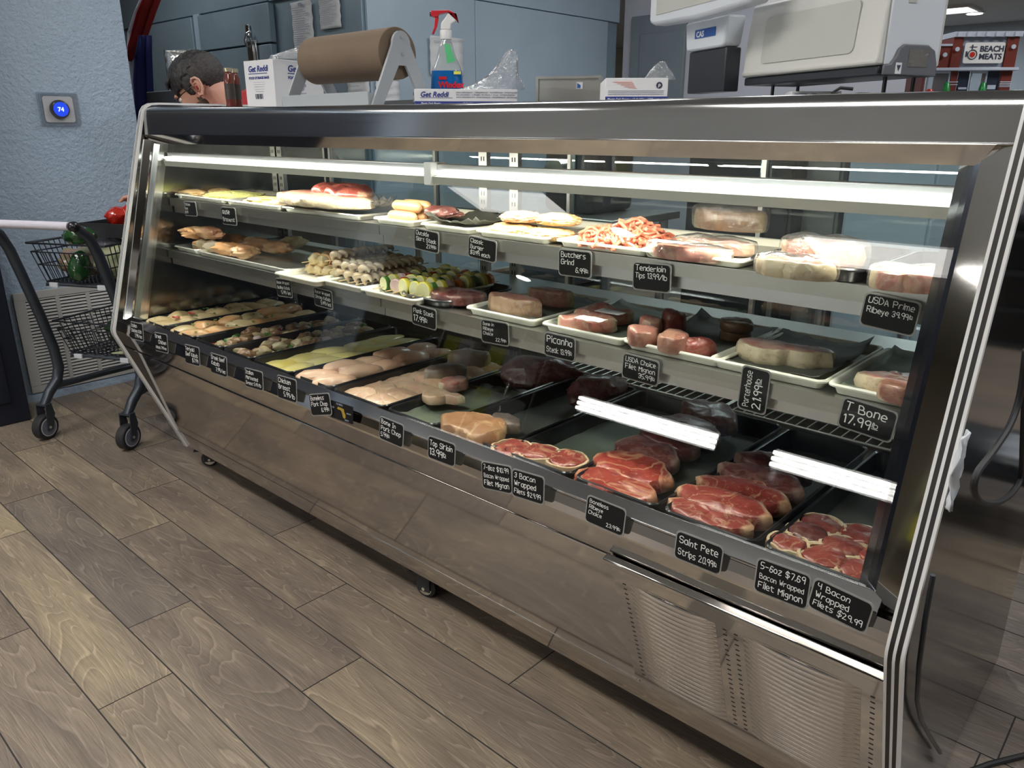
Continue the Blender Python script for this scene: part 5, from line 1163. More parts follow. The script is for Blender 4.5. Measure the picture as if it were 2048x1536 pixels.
for k in range(230):
    a = rg.uniform(0, 2*PI); rr_ = math.sqrt(rg.random()); x = rr_*math.cos(a)*.090; y = rr_*math.sin(a)*.090; zt = .012+.034*(1-rr_**2)*(1+.3*math.sin(x*60)); th = rg.uniform(0, PI); c_ = rg.uniform(.008, .016)
    z = zt*rg.uniform(.5, 1.05); pts = []
    for q in range(8):
        s_ = (q/7-.5)*rg.uniform(.045, .06); w_ = c_*math.sin(q*.9+k)*.5
        pts.append((x+s_*math.cos(th)-w_*math.sin(th), y+s_*math.sin(th)+w_*math.cos(th), max(.005, z+.004*math.sin(q*1.2+k)-abs(s_)*.25)))
    b.tube(pts, .0033, 6)
o = b.build('ground_beef', 'ground_beef'); o.location = (gc[0], gc[1], ZU+.003); tag(o, 'heap of bright orange-red ground beef strands on its white pan', 'ground beef', kind='stuff')
xw = UX(1264, 500); utray('white pan of wrapped steaks labelled tenderloin tips on the upper shelf', xw, xw+.208, 'pan_white', y0=SZ*1.376)
def wrapped(label, a_, c_, kind, m_, th, wf, zb, film=True, dz=.02, **kw):
    o = cut('wrapped_steak', label, 'meat pack', PU(*a_, dz), PU(*c_, dz), kind, m_, th, wf, zbase=zb-dz, **kw)
    if film:
        L_ = (PU(*c_, dz)-PU(*a_, dz)).length/2; f0 = outline(OUT[kind]); wfac = wf
        def f2(a): ca, sa = math.cos(a), math.sin(a)/wfac; aa = math.atan2(sa, ca); return f0(aa)*L_*math.hypot(math.cos(aa), math.sin(aa)*wfac)*1.03
        vs, fs, rim = cut_mesh(f2, th*1.08, 3.3, dome=.2, rag=.08); b = MB(); b.add(vs, fs); b.build('film', 'wrap_film', o, attr=True)
    return o
wrapped('clear wrapped flat steak with white label at the front of the wrapped pan', (1296, 494), (1462, 512), 'strip', 'beef_pink', .024, .8, .004, rag=.05)
wrapped('clear wrapped flat steak behind the labelled one', (1352, 484), (1510, 500), 'strip', 'beef_aged', .026, .8, .006, rag=.05)
wrapped('tall brown wrapped steak block stacked at the back of the pan', (1388, 462), (1530, 475), 'oval', 'beef_brown', .046, .75, .030, dome=.05)
q = onZ(1335, 488, ZU+.032); sheet('white label on the frontmost wrapped steak', q.x-.035, q.x+.035, q.y-.012, q.y+.018, ZU+.034, 'paper_white', name='label_paper', amp=.003, nx=6, ny=4, seed=3)
xq = onZ(1470, 522, ZU+.02).x; utray('black tray of wrapped ribeyes on the upper shelf, left of its twin', xq, xq+.19, 'black_plastic', .024, .03, y0=SZ*1.374, y1=SZ*1.69, name='black_tray')
xv = onZ(1700, 552, ZU+.02).x; utray('black tray with one wrapped ribeye at the right end of the upper shelf', xv, min(xv+.19, -.262), 'black_plastic', .024, .03, y0=SZ*1.374, y1=SZ*1.69, name='black_tray')
wrapped('pink wrapped ribeye slab in front on the left black tray', (1512, 530), (1672, 548), 'strip', 'beef_pink', .030, .95, .006, rag=.05, flip=True)
wrapped('tan wrapped ribeye slab behind on the left black tray', (1562, 508), (1730, 526), 'strip', 'beef_aged', .040, .95, .010, rag=.05)
wrapped('long pink wrapped ribeye alone on the right black tray', (1738, 558), (1908, 572), 'strip', 'beef_pink', .032, .95, .006, rag=.05)

SZ = 1.0
# ================================================================== ON TOP OF THE CASE
def on_top(px, py, dist):
    q = depth(px, py, dist); return V3((q.x, q.y, topz(q.x)+.0006))
TH = math.atan2(rgt.y, rgt.x)
# --- kraft paper roll in its grey holder
t = thing('paper_holder', 'grey steel roll holder standing on the case behind the fascia', 'roll holder', (-1.90, 1.42, topz(-1.90)+.0006))
for sx, nm in ((-.205, 'side_frame'), (.205, 'side_frame')):
    b = MB(); s_ = 1 if sx > 0 else -1
    pts_o = [(-.105, 0), (-.070, 0), (-.012, .098), (.012, .098), (.070, 0), (.105, 0)]
    apex = [(.030*math.cos(a), .150+.034*math.sin(a)) for a in [i*PI/10 for i in range(11)]]
    poly = [(-.105, 0)]+[(-p[0], p[1]) for p in apex]+[(.105, 0), (.070, 0), (.012, .100), (-.012, .100), (-.070, 0)]
    n = len(poly); vs = [(sx-.004, y, z) for y, z in poly]+[(sx+.004, y, z) for y, z in poly]
    b.add(vs, [(i, (i+1) % n, n+(i+1) % n, n+i) for i in range(n)])
    q = len(apex)
    for off, fl_ in ((0, False), (n, True)):
        # triangulate the A shape: left leg, top, right leg
        L1 = [0, 1, 2, 3, n-2]; 
        tri = [(0, 1, n-2, n-1), tuple(range(1, q+1))+(n-3, n-2), (q, q+1, n-4, n-3)]
        for f_ in tri: b.add([vs[off+i] for i in f_], [tuple(range(len(f_)))])
    b.box(sx-.012*s_-.006, sx-.012*s_+.006, -.105, -.09, 0, .03)
    b.build(nm, 'holder_grey', t, smooth=False)
b = MB(); b.box(-.201, .201, -.112, -.106, .0, .033); b.box(-.201, .201, -.112, -.085, 0, .003); b.build('base_rail', 'holder_grey', t, bevel=.001)
b = MB(); b.box(-.201, .201, .095, .103, .0, .02); b.build('rear_rail', 'holder_grey', t)
b = MB()
for sx in (-.2105, .2105):
    for z in (.168, .128): b.cyl((sx, 0, z), (sx*1.008, 0, z), .004, n=10)
b.build('rivets', 'aluminium', t)
t = thing('kraft_paper_roll', 'thick brown kraft paper roll resting in the grey holder', 'paper roll', (-1.895, 1.42, topz(-1.9)+.131))
b = MB(); b.cyl((-.186, 0, 0), (.186, 0, 0), .064, n=56); b.build('roll', 'kraft', t, bevel=.002)
b = MB(); b.cyl((-.2005, 0, .012), (.2005, 0, .012), .010, n=20); b.build('core', 'holder_grey', t)
b = MB(); b.tube([(-.19, -.066, -.02), (-.19, -.10, -.075)], .003, 6); b.tube([(.19, -.066, -.02), (.19, -.10, -.075)], .003, 6); b.box(-.19, .19, -.104, -.098, -.085, -.070); cb_ = b
# --- cartons
def carton(name, label, c, wd, dp, ht, ang, faces, m='carton_white'):
    """front-left-bottom corner region centred at c; u=(cos ang, sin ang) is the front width direction"""
    t = thing(name, label, 'box', c, ang)
    b = MB(); b.box(-wd/2, wd/2, 0, dp, 0, ht); b.build('carton', m, t, bevel=.0015)
    b = MB(); b.box(-wd/2+.002, wd/2-.002, dp*.46, dp*.54, ht+.0002, ht+.0006); b.build('tape', 'tag_plastic', t, smooth=False)
    for side, items in faces.items():
        if side == 'front': Mf = Matrix(((1, 0, 0, -wd/2), (0, 0, -1, -.0006), (0, 1, 0, 0), (0, 0, 0, 1)))
        elif side == 'left': Mf = Matrix(((0, 0, -1, -wd/2-.0006), (-1, 0, 0, dp), (0, 1, 0, 0), (0, 0, 0, 1)))
        elif side == 'right': Mf = Matrix(((0, 0, 1, wd/2+.0006), (1, 0, 0, 0), (0, 1, 0, 0), (0, 0, 0, 1)))
        by = {}
        for it in items:
            mb = by.setdefault(it[0], MB())
            if it[1] == 'box': mb.box(it[2], it[3], it[4], it[5], 0, .0004, Mf)
            elif it[1] == 'disc': slab(mb, [(it[2]+it[4]*math.cos(a), it[3]+it[4]*math.sin(a)) for a in [i*PI/8 for i in range(16)]], 0, .0003+(it[5] if len(it) > 5 else 0), Mf)
            else: merge(mb, text_mb(it[2], it[5], Mf @ Matrix.Translation((it[3], it[4], .0002+(it[8] if len(it) > 8 else 0))), off=it[6] if len(it) > 6 else 0, shear=it[7] if len(it) > 7 else 0))
        for m_, mb in by.items(): mb.build('print', m_, t, smooth=False)
    return t
# food storage bag carton, corner towards the camera
q = on_top(553, 213, 2.55)
A1 = TH-math.radians(38)   # left face runs away to the left
wL, wR, hB = .160, .20, .150
u1 = V3((math.cos(A1), math.sin(A1), 0)); cen = q-u1*(wL/2)
W1, W2 = wL, wR
bars = [('print_dark', 'box', .052+i*.0052+(i*i % 3)*.0009, .0545+i*.0052+(i*i % 3)*.0012, .030, .046) for i in range(8)]
carton('storage_bag_carton', 'tall white carton of food storage bags with its corner towards the viewer', cen, wL, wR, hB, A1, {
    'front': [('print_blue', 't', 'Get Reddi', .024, .115, .026, .0006, .2), ('print_blue', 'box', .024, .125, .108, .110), ('print_blue', 't', 'FOOD STORAGE BAGS', .024, .092, .0108, .0003), ('print_grey', 'box', .048, .110, .082, .0825), ('print_grey', 'box', .048, .110, .075, .0755),
              ('print_grey', 'box', .050, .106, .068, .0688), ('print_grey', 'box', .050, .106, .060, .0605), ('print_grey', 'box', .056, .100, .053, .054)]+bars,
    'right': [('print_blue', 't', 'Get Reddi', .055, .115, .028, .0006, .2), ('print_blue', 'box', .055, .165, .108, .1105), ('print_blue', 't', 'FOOD STORAGE BAGS', .055, .092, .0125, .0004), ('badge_blue', 'disc', .075, .036, .008), ('badge_blue', 'disc', .088, .030, .007), ('print_grey', 'disc', .108, .066, .010), ('print_grey', 'disc', .120, .074, .006), ('badge_blue', 'disc', .150, .036, .010),
              ('print_grey', 'box', .066, .096, .018, .020), ('print_grey', 'box', .066, .096, .012, .014), ('print_grey', 'box', .098, .126, .048, .050), ('print_grey', 'box', .136, .166, .018, .020)]})
# clear bag pulled out over the carton
def film_bag(name, label, c, pts, mat='film', seed=0, sub=2, cat='plastic bag'):
    """crumpled film lofted over rings [(centre offset, rx, ry)]"""
    b = MB(); n = 26; vs = []
    for j, (o_, rx, ry) in enumerate(pts):
        for k in range(n):
            a = 2*PI*k/n; w_ = 1+.28*noise.noise(V3((math.cos(a)*2+seed, math.sin(a)*2, j*.6+seed)))+.16*abs(noise.noise(V3((math.cos(a)*7+seed, math.sin(a)*7, j*.9))))
            vs.append((o_[0]+rx*w_*math.cos(a), o_[1]+ry*w_*math.sin(a), o_[2]+.004*noise.noise(V3((a*3, j, seed)))))
    m_ = len(pts); b.add(vs, [(i*n+k, i*n+(k+1) % n, (i+1)*n+(k+1) % n, (i+1)*n+k) for i in range(m_-1) for k in range(n)]+[tuple(range((m_-1)*n, m_*n))])
    o = b.build(name, mat); o.location = c; o.rotation_euler = (0, 0, TH); return tag(o, label, cat)
bc = q+u1*0; ctop = V3((bc.x+.01, bc.y+.085, bc.z+hB+.001))
film_bag('clear_bag', 'clear plastic bag bulging out of the top of the tall white carton', ctop, [((0, 0, 0), .085, .05), ((0, 0, .012), .08, .045), ((.01, 0, .024), .05, .03), ((.015, 0, .034), .02, .012)], seed=2)
# jars left of the carton
for k, (px, s) in enumerate(((463, 'left'), (475, 'right'))):
    q = on_top(px, 210, 2.72+.05*k); t = thing('glass_jar', '%s one of two slim dark sauce jars with brass lids beside the white carton' % s, 'jar', q)
    b = MB(); b.lathe([(.015, 0), (.017, .004), (.017, .098), (.012, .110), (.012, .118)], 20); b.build('jar', 'jar_red', t)
    b = MB(); b.lathe([(.0175, .030), (.0175, .080)], 20); b.build('label', 'jar_label', t)
    b = MB(); b.lathe([(.014, .1185), (.0145, .130), (.012, .1315)], 20); b.build('lid', 'jar_lid', t)
# deli sheet cartons
def deli(name, label, px, dist, wd, dp, ht, dang, mirror=False, bacon=False):
    q = on_top(px, 200, dist); a = TH+math.radians(dang)
    f = [('print_blue', 'box', 0.0005, wd-.0005, .0035, .0135)]
    if not bacon:
        f += [('print_blue', 't', 'Get Reddi', .014, .0245, .0175, .0004, .25), ('print_blue', 'box', .014, .098, .0215, .0223)]
        for i, s in enumerate(('NON-ABSORBENT • GREASEPROOF • WATERPROOF • INTERFOLDED', 'NO ABSORBEN • A PRUEBA DE GRASA Y AGUA • INTERPLEGADAS', 'NON ABSORBANTES • INGRAISSABLES • IMPERMEABLES • ENTREPLIES')): f.append(('print_grey', 't', s, wd*.40, .0335-i*.0058, .0052))
        f += [('carton_white', 't', 'Plastic Deli Sheets', .016, .0062, .0068, .0001, .15, .0004), ('carton_white', 't', '12 X 10¾', wd*.46, .0062, .0068, .0001, .15, .0004), ('carton_white', 't', '1000 ct.', wd*.86, .0062, .0068, .0001, .15, .0004)]
        lf = [('print_blue', 'box', 0.0005, dp-.0005, .0035, .0135), ('print_dark', 't', 'Get Reddi', dp*.55, .030, .010, .0002, .2)]+[('print_grey', 'box', dp*.55, dp*.95, .024-i*.0035, .0250-i*.0035) for i in range(3)]
        fc = {'front': f, 'left': lf}
    else:
        pb = []
        f += [('print_dark', 'disc', wd*.86, .0355, .0065), ('carton_white', 't', 'p', wd*.86-.0025, .0335, .010, .0002, .1, .0004)]
        for i in range(3): f.append(('print_grey', 'box', .006, wd-.008, .0245-i*.0034, .0254-i*.0034))
        for i in range(5): f.append(('print_pink', 'box', .016+i*.008, .056+i*.002, .0415-i*.0030, .0432-i*.0030))
        f += [('carton_white', 't', 'Plastic Deli Sheets • 12 X 10¾ • 1000 ct.', .005, .0064, .0062, .0001, .15, .0004)]
        fc = {'front': f, 'right': [('print_blue', 'box', 0.0005, dp-.0005, .0035, .0135)]}
    return carton(name, label, q, wd, dp, ht, a, fc), q, a
deli('deli_sheet_carton', 'long low white and blue deli sheet carton in front of the spray bottle', 933, 2.02, .268, .20, .0435, 8)
deli('deli_sheet_carton', 'white and blue deli sheet carton with a bacon picture left of the scale', 1272, 1.63, .130, .20, .050, -3, bacon=True)
q = on_top(975, 190, 2.10)
film_bag('clear_bag', 'crumpled clear plastic sheet rising from the long deli carton', V3((q.x-.01, q.y+.02, q.z+.046)), [((0, 0, 0), .085, .045), ((.02, 0, .012), .065, .035), ((.035, 0, .035), .040, .025), ((.048, 0, .060), .027, .020), ((.056, 0, .085), .020, .016), ((.058, 0, .100), .010, .008)], seed=5)
q = on_top(1303, 190, 1.70)
film_bag('clear_bag', 'small white plastic tuft rising from the bacon pictured carton', V3((q.x, q.y+.03, q.z+.052)), [((0, 0, 0), .034, .025), ((.0, 0, .012), .028, .02), ((.0, 0, .026), .014, .01), ((.003, 0, .036), .006, .005)], seed=7)
# --- spray bottle
q = on_top(895, 205, 2.24); t = thing('spray_bottle', 'glass cleaner bottle with blue liquid and red trigger head', 'spray bottle', q, TH)
def sec(z, w_, d_): return [(w_*math.copysign(abs(math.cos(a))**.8, math.cos(a)), d_*math.copysign(abs(math.sin(a))**.8, math.sin(a)), z) for a in [2*PI*i/28 for i in range(28)]]
def loft(rows_, caps=True):
    b = MB(); n = len(rows_[0]); b.add([p for r_ in rows_ for p in r_], [(i*n+k, i*n+(k+1) % n, (i+1)*n+(k+1) % n, (i+1)*n+k) for i in range(len(rows_)-1) for k in range(n)]+([tuple(range(n-1, -1, -1)), tuple(range((len(rows_)-1)*n, len(rows_)*n))] if caps else [])); return b
loft([sec(0, .042, .026), sec(.004, .046, .029), sec(.05, .047, .030), sec(.10, .043, .028)]).build('liquid_bottle', 'windex_blue', t)
loft([sec(.1003, .0428, .0278), sec(.110, .040, .026), sec(.135, .028, .021), sec(.160, .020, .018), sec(.172, .0175, .0165), sec(.178, .014, .014), sec(.186, .013, .013)]).build('clear_bottle', 'bottle_clear', t)
b = MB(); merge(b, text_mb('Windex', .022, Matrix(((1, 0, 0, -.022), (0, 0, -1, -.0315), (0, 1, 0, .055), (0, 0, 0, 1))), off=.001)); b.build('brand_lettering', 'red_plastic', t, smooth=False)
b = MB(); b.box(-.020, .002, -.0312, -.0305, .076, .084); b.build('badge', 'red_plastic', t, smooth=False)
b = MB(); b.box(.022, .042, -.030, -.0285, .090, .098, Matrix.Rotation(0, 4, 'Z')); b.build('badge', 'yellow_label', t, smooth=False)
vs = [(-.004, -.0225, .170), (.012, -.0215, .168), (.027, -.0235, .125), (.004, -.0275, .118)]
b = MB(); b.add(vs+[(x, y-.0006, z) for x, y, z in vs], [(0, 1, 2, 3), (7, 6, 5, 4), (0, 4, 5, 1), (1, 5, 6, 2), (2, 6, 7, 3), (3, 7, 4, 0)]); b.build('green_label', 'green_label', t, smooth=False)
b = MB(); b.lathe([(.0165, .183), (.0168, .205), (.0155, .207)], 24); b.build('collar', 'white_plastic', t)
prf = [(-.014, .2073), (.014, .2073), (.017, .222), (.034, .232), (.031, .246), (.008, .250), (-.002, .236), (-.012, .225)]
def side_ext(poly, y0, y1):
    b = MB(); n = len(poly); b.add([(x, y0, z) for x, z in poly]+[(x, y1, z) for x, z in poly], [(i, (i+1) % n, n+(i+1) % n, n+i) for i in range(n)]+[tuple(range(n-1, -1, -1)), tuple(range(n, 2*n))]); return b
side_ext(prf, -.010, .010).build('head_shroud', 'white_plastic', t, bevel=.003)
side_ext([(-.040, .246), (-.038, .256), (.012, .257), (.026, .250), (.033, .236), (.030, .2475), (.006, .2515), (-.018, .247), (-.020, .240), (-.036, .240)], -.0108, .0108).build('nozzle_cap', 'red_plastic', t, bevel=.002)
side_ext([(-.030, .2395), (-.018, .2395), (-.024, .215), (-.034, .196), (-.039, .196), (-.032, .215)], -.007, .007).build('trigger', 'red_plastic', t, bevel=.002)
b = MB(); b.cyl((-.043, 0, .248), (-.037, 0, .248), .007, n=14); b.build('nozzle', 'lens_black', t)
# --- stainless boxed thing right of the carton
q = on_top(1136, 205, 2.25); t = thing('metal_monitor', 'square beige-grey steel box with raised rim between the two deli cartons', 'monitor', q, TH-.25)
b = MB(); b.box(-.095, .095, 0, .035, .02, .090); b.build('housing', 'inner_steel', t, bevel=.003)
b = MB()
for bx in ((-.095, .095, -.006, -.0003, .083, .090), (-.095, -.087, -.006, -.0003, .02, .083), (.087, .095, -.006, -.0003, .02, .083)): b.box(*bx)
b.build('rim', 'inner_steel', t, smooth=False)
b = MB(); b.box(-.05, .05, .0, .06, 0, .0195); b.build('foot', 'inner_steel', t)
b = MB(); b.box(.024, .042, -.002, -.0008, .055, .073); b.build('sticker', 'carton_white', t, smooth=False)
b = MB(); b.add([(.026, -.0025, .057), (.036, -.0025, .057), (.036, -.0025, .065), (.026, -.0025, .071)], [(0, 1, 2, 3)]); b.build('sticker_emblem', 'badge_blue', t, smooth=False)
# --- counter scale
sa = math.atan2(-.468, .884); su_, sv_ = V3((.884, -.468, 0)), V3((.468, .884, 0))
cr = depth(1752, 150, 1.34); base_z = topz(cr.x)+.0006
t = thing('counter_scale', 'large beige label printing counter scale with customer display on the case', 'scale', (cr.x, cr.y, base_z), sa)
zb = cr.z-base_z; LS = .385; DS = .138     # local: x to the right end 0, body extends to -LS; y away
b = MB(); b.box(-LS, -.003, .004, DS, zb, zb+.016); b.build('base', 'scale_dark', t, bevel=.003)
fr_ = [(-.002, zb+.0165), (-.006, zb+.022), (-.002, zb+.030), (.004, zb+.10), (.012, zb+.155), (.03, zb+.17), (DS, zb+.17), (DS, zb+.0165)]
b = MB(); b.ext(fr_, -LS, -.0005); b.build('housing', 'scale_body', t, bevel=.006)
b = MB(); n = 5
pl = rrect(-LS+.06, -.060, zb+.040, zb+.128, .012, 4); vs = [(x, -.004+.0075*((z-zb-.03)/.1), z) for x, z in pl]; vs2 = [(x, y+.003, z) for x, y, z in vs]; m_ = len(pl)
b.add(vs+vs2, [(i, (i+1) % m_, m_+(i+1) % m_, m_+i) for i in range(m_)]+[tuple(range(m_))]); b.build('printer_door', 'scale_panel', t)
b = MB(); b.ext([(.012, zb+.0165), (.012, zb+.165), (.04, zb+.1695), (DS-.01, zb+.1695), (DS-.01, zb+.0165)], -.0003, .004); b.build('side_panel', 'scale_side', t, bevel=.003)
side = [(.006, zb), (.006, zb+.016), (.020, zb+.018), (.030, zb+.030), (.036, zb+.044), (.044, zb+.050), (.098, zb+.050), (.114, zb+.042), (.122, zb+.02), (.123, zb)]
b = MB(); b.ext(side, .0042, .010); b.build('side_cover', 'scale_grey', t, bevel=.002)
b = MB(); b.box(.0102, .0108, .056, .098, zb+.014, zb+.042); b.build('rating_label', 'foil', t, smooth=False)
b = MB(); b.box(.0102, .0108, .030, .043, zb+.002, zb+.020); b.build('warning_label', 'carton_white', t, smooth=False)
b = MB(); b.add([(.0112, .032, zb+.016), (.0112, .041, zb+.016), (.0112, .0365, zb+.006)], [(0, 1, 2)]); b.build('warning_mark', 'print_dark', t, smooth=False)
b = MB(); b.box(.0042, .0052, .045, .062, zb+.115, zb+.168); b.build('side_slot', 'scale_panel', t, smooth=False)
for (x, y) in ((-LS+.04, .05), (-.03, .05), (-.03, .115), (-LS+.04, .115)):
    b = MB(); b.cyl((x, y, 0), (x, y, .008), .016, n=18); b.cyl((x, y, .0082), (x, y, zb-.0005), .0035, n=10); b.build('foot', 'black_plastic', t)
def at_scale(px, py, ly):   # pixel -> local x,z on plane y=ly
    p0 = V3((cr.x, cr.y, base_z))+sv_*ly; w_ = onP(px, py, p0, sv_); d = w_-V3((cr.x, cr.y, base_z)); return d.dot(su_), d.z
x0, z0 = at_scale(1375, 188, -.04); x1, _ = at_scale(1448, 182, -.04); _, z1 = at_scale(1400, 102, -.04)
b = MB(); b.box(x0, x1, -.042, -.004, max(z0, .001), z1); b.build('display_post', 'scale_dark', t, bevel=.003)
_, z2 = at_scale(1400, 42, -.045); xc = (x0+x1)/2; hw = (x1-x0)/2
poly = [(-hw*.95, z1+.0005), (-hw*1.05, z1+.006), (-hw*1.15, z2), (hw*1.15, z2), (hw*1.0, z1+.006), (hw*.9, z1+.0005)]
o = side_ext([(xc+x, z) for x, z in poly], -.050, -.006).build('display_neck', 'scale_side', t, bevel=.006)
b = MB(); b.box(xc-hw*.55, xc+hw*.55, -.0512, -.0502, (z1+z2)/2-.006, (z1+z2)/2+.012); b.build('badge', 'badge_blue', t, smooth=False)
b = MB(); merge(b, text_mb('CAS', .0165, Matrix(((1, 0, 0, xc-hw*.46), (0, 0, -1, -.0516), (0, 1, 0, (z1+z2)/2-.0035), (0, 0, 0, 1))), off=.0005)); b.build('badge_lettering', 'white_plastic', t, smooth=False)
xa, _ = at_scale(1310, 20, -.08); xb_, _ = at_scale(1522, 20, -.08)
o = side_ext([(xa, z2+.010), (xa, z2+.12), (xb_, z2+.12), (xb_, z2+.012), (xb_-.02, z2+.002), ((xa+xb_)/2, z2-.004), (xa+.02, z2+.002)], -.095, -.052).build('customer_display', 'scale_side', t, bevel=.008)
b = MB(); b.box(xa+.035, xb_-.035, -.0965, -.0952, z2+.022, z2+.10); b.build('display_window', 'scale_panel', t, bevel=.001)
# mains adapters and cable under the scale
q = on_top(1770, 172, 1.33); t = thing('power_cable', 'black cable with plugs lying under the right end of the scale', 'cable', q, TH)
b = MB(); b.box(-.045, -.022, .0, .02, 0, .010); b.box(.022, .048, -.0, .02, 0, .010); b.build('plug', 'black_plastic', t, bevel=.003)
b = MB(); b.tube([(-.05, .01, .016), (-.07, .015, .018), (-.085, .01, .010), (-.07, .0, .003), (-.03, -.008, .003), (.02, -.006, .003), (.07, 0, .003), (.12, .02, .003)], .0028, 8); b.build('cord', 'black_rubber', t)
q = on_top(1610, 175, 1.52); t = thing('paper_stack', 'small stack of printed papers standing behind under the scale', 'paper', (q.x, q.y+.06, q.z), TH)
b = MB(); b.box(-.05, .05, 0, .04, 0, .022); b.build('papers', 'carton_white', t, bevel=.001)
b = MB(); b.box(-.045, -.02, -.001, -.0002, .004, .018); b.box(-.01, .0, -.001, -.0002, .004, .018); b.build('print', 'print_grey', t, smooth=False)
# --- toy brick butcher shop
q = on_top(1930, 178, 1.56); LW = .172; t = thing('toy_brick_shop', 'toy brick model of a butcher shop with sign on the right end of the case', 'toy building', q, TH-math.radians(4))
hb = LW/2
b = MB(); b.box(-hb-.004, hb+.004, -.035, .09, 0, .0035)
for i in range(22): b.cyl((-hb+.002+i*.008, -.031, .0035), (-hb+.002+i*.008, -.031, .0055), .0024, n=10)
b.build('base_plate', 'brick_grey', t, smooth=False)
Z1, Z2, Z3 = .060, .066, .128
b = MB(); b.box(-hb+.055, -hb+.068, 0, .08, .0036, Z1); b.box(hb-.020, hb, 0, .08, .0036, Z1); b.box(-hb, -hb+.004, 0, .08, .0036, Z1); b.build('ground_floor_wall', 'brick_dark_red', t, smooth=False)
b = MB()
for i in range(4): b.box(hb-.021, hb+.001, -.001, .0005, .030+i*.003, .0315+i*.003)
b.box(-hb+.050, -hb+.070, -.001, .0005, .034, .0355); b.box(-hb+.050, -hb+.070, -.001, .0005, .039, .0405); b.build('wall_trim', 'brick_light', t, smooth=False)
for q_ in ((-hb+.072, -hb+.092), (hb-.045, hb-.022)): b = MB(); b.box(q_[0], q_[1], .004, .008, .0036, Z1); b.build('shop_door', 'brick_dark', t, smooth=False)
b = MB(); b.box(-hb+.074, -hb+.090, .003, .0038, .026, .030); b.box(hb-.042, hb-.026, .003, .0038, .026, .034); b.build('door_rail', 'brick_light', t, smooth=False)
for (a_, c_) in ((-hb+.006, -hb+.053), (-hb+.094, hb-.047)):
    b = MB(); b.box(a_, a_+.002, .0, .004, .0036, Z1); b.box(c_-.002, c_, .0, .004, .0036, Z1); b.box(a_+.002, c_-.002, 0, .004, .056, Z1); b.box(a_+.002, c_-.002, 0, .004, .0036, .008)
    b.build('window_frame', 'brick_light', t, smooth=False)
b = MB(); b.box(-hb+.008, -hb+.051, .003, .0035, .008, .056); b.build('shop_window', 'clear_plastic', t, smooth=False); b = MB(); b.box(-hb+.096, hb-.049, .003, .0035, .008, .056); b.build('shop_window', 'clear_plastic', t, smooth=False)
b = MB(); b.box(-hb-.003, hb+.006, -.010, .082, Z1+.0003, Z2); b.build('ledge', 'brick_light', t, bevel=.001)
b = MB(); b.box(-hb, -hb+.048, .0, .08, Z2+.0003, .106); b.box(-hb+.048, -hb+.066, -.003, .08, Z2+.0003, .122); b.box(hb-.022, hb, -.003, .08, Z2+.0003, .122); b.build('upper_wall', 'brick_dark_red', t, smooth=False)
b = MB(); b.box(-hb+.0663, hb-.0223, .0, .08, Z2+.0003, .122); b.build('sign_wall', 'brick_grey', t, smooth=False)
b = MB(); b.box(-hb-.002, -hb+.047, -.003, .082, .1063, .110); b.box(-hb+.047, hb+.004, -.006, .082, .1223, .132)
for i in range(7): b.box(-hb+.052+i*.018, -hb+.060+i*.018, -.009, -.0063, .1225, .1318)
b.build('cornice', 'brick_light', t, smooth=False)
b = MB(); n_ = 0
for (x, z) in ((-hb+.018, .090), (-hb+.034, .090), (-hb+.056, .100), (hb-.010, .104)): b.cyl((x, -.004, z), (x, -.0068, z), .0042, n=14)
b.build('round_tiles', 'brick_light', t, smooth=False)
b = MB(); slab(b, rrect(-hb+.070, hb-.026, .074, .112, .004), 0, .001, Matrix(((1, 0, 0, 0), (0, 0, -1, -.0045), (0, 1, 0, 0), (0, 0, 0, 1)))); sg = b.build('sign', 'white_plastic', t, smooth=False)
sM = lambda x, z: Matrix(((1, 0, 0, x), (0, 0, -1, -.0058), (0, 1, 0, z), (0, 0, 0, 1)))
b = MB(); merge(b, text_mb('BEACH', .0145, sM(-hb+.099, .0955), off=.0004)); merge(b, text_mb('MEATS', .0145, sM(-hb+.099, .0815), off=.0004)); b.build('sign_lettering', 'print_dark', sg, smooth=False)
b = MB(); rg_ = [(-hb+.086+.0085*math.cos(a), -.006, .090+.0085*math.sin(a)) for a in [2*PI*i/20 for i in range(20)]]; b.tube(rg_, .0009, 6, True); b.box(-hb+.079, -hb+.093, -.0064, -.0058, .1035, .1045); b.box(-hb+.083, -hb+.085, -.0064, -.0058, .100, .108); b.box(-hb+.073, -hb+.076, -.0064, -.0058, .086, .096); b.build('sign_emblem', 'print_dark', sg, smooth=False)
b = MB(); b.cyl((-hb+.086, -.0058, .090), (-hb+.086, -.0066, .090), .005, n=14); b.build('sign_emblem_red', 'brick_red', sg, smooth=False)
for (x, y, s_) in ((-hb+.038, -.026, 1.0), (-hb+.108, -.024, 1.0)):
    b = MB(); b.lathe([(.0085*s_, .014), (.0078*s_, .020), (.0048*s_, .036), (.003, .038)], 12); o = b.build('toy_tree', 'brick_green', t); o.location = (x, y, 0)
    b = MB(); b.cyl((x, y, .0036), (x, y, .0139), .003, n=10); b.build('toy_trunk', 'brick_dark_red', t)
b = MB(); b.lathe([(.007, .0036), (.0075, .022), (.005, .026)], 14, Matrix.Translation((-hb+.009, -.020, 0))); b.build('red_barrel', 'brick_red', t)
b = MB(); b.tube([(-hb+.004, -.012, Z2+.002), (-hb+.004, -.018, Z2+.01), (-hb+.004, -.018, Z2+.02)], .0018, 6); b.sphere((-hb+.004, -.018, Z2+.028), (.005, .005, .009), 10, 7); b.build('street_lantern', 'brick_light', t)
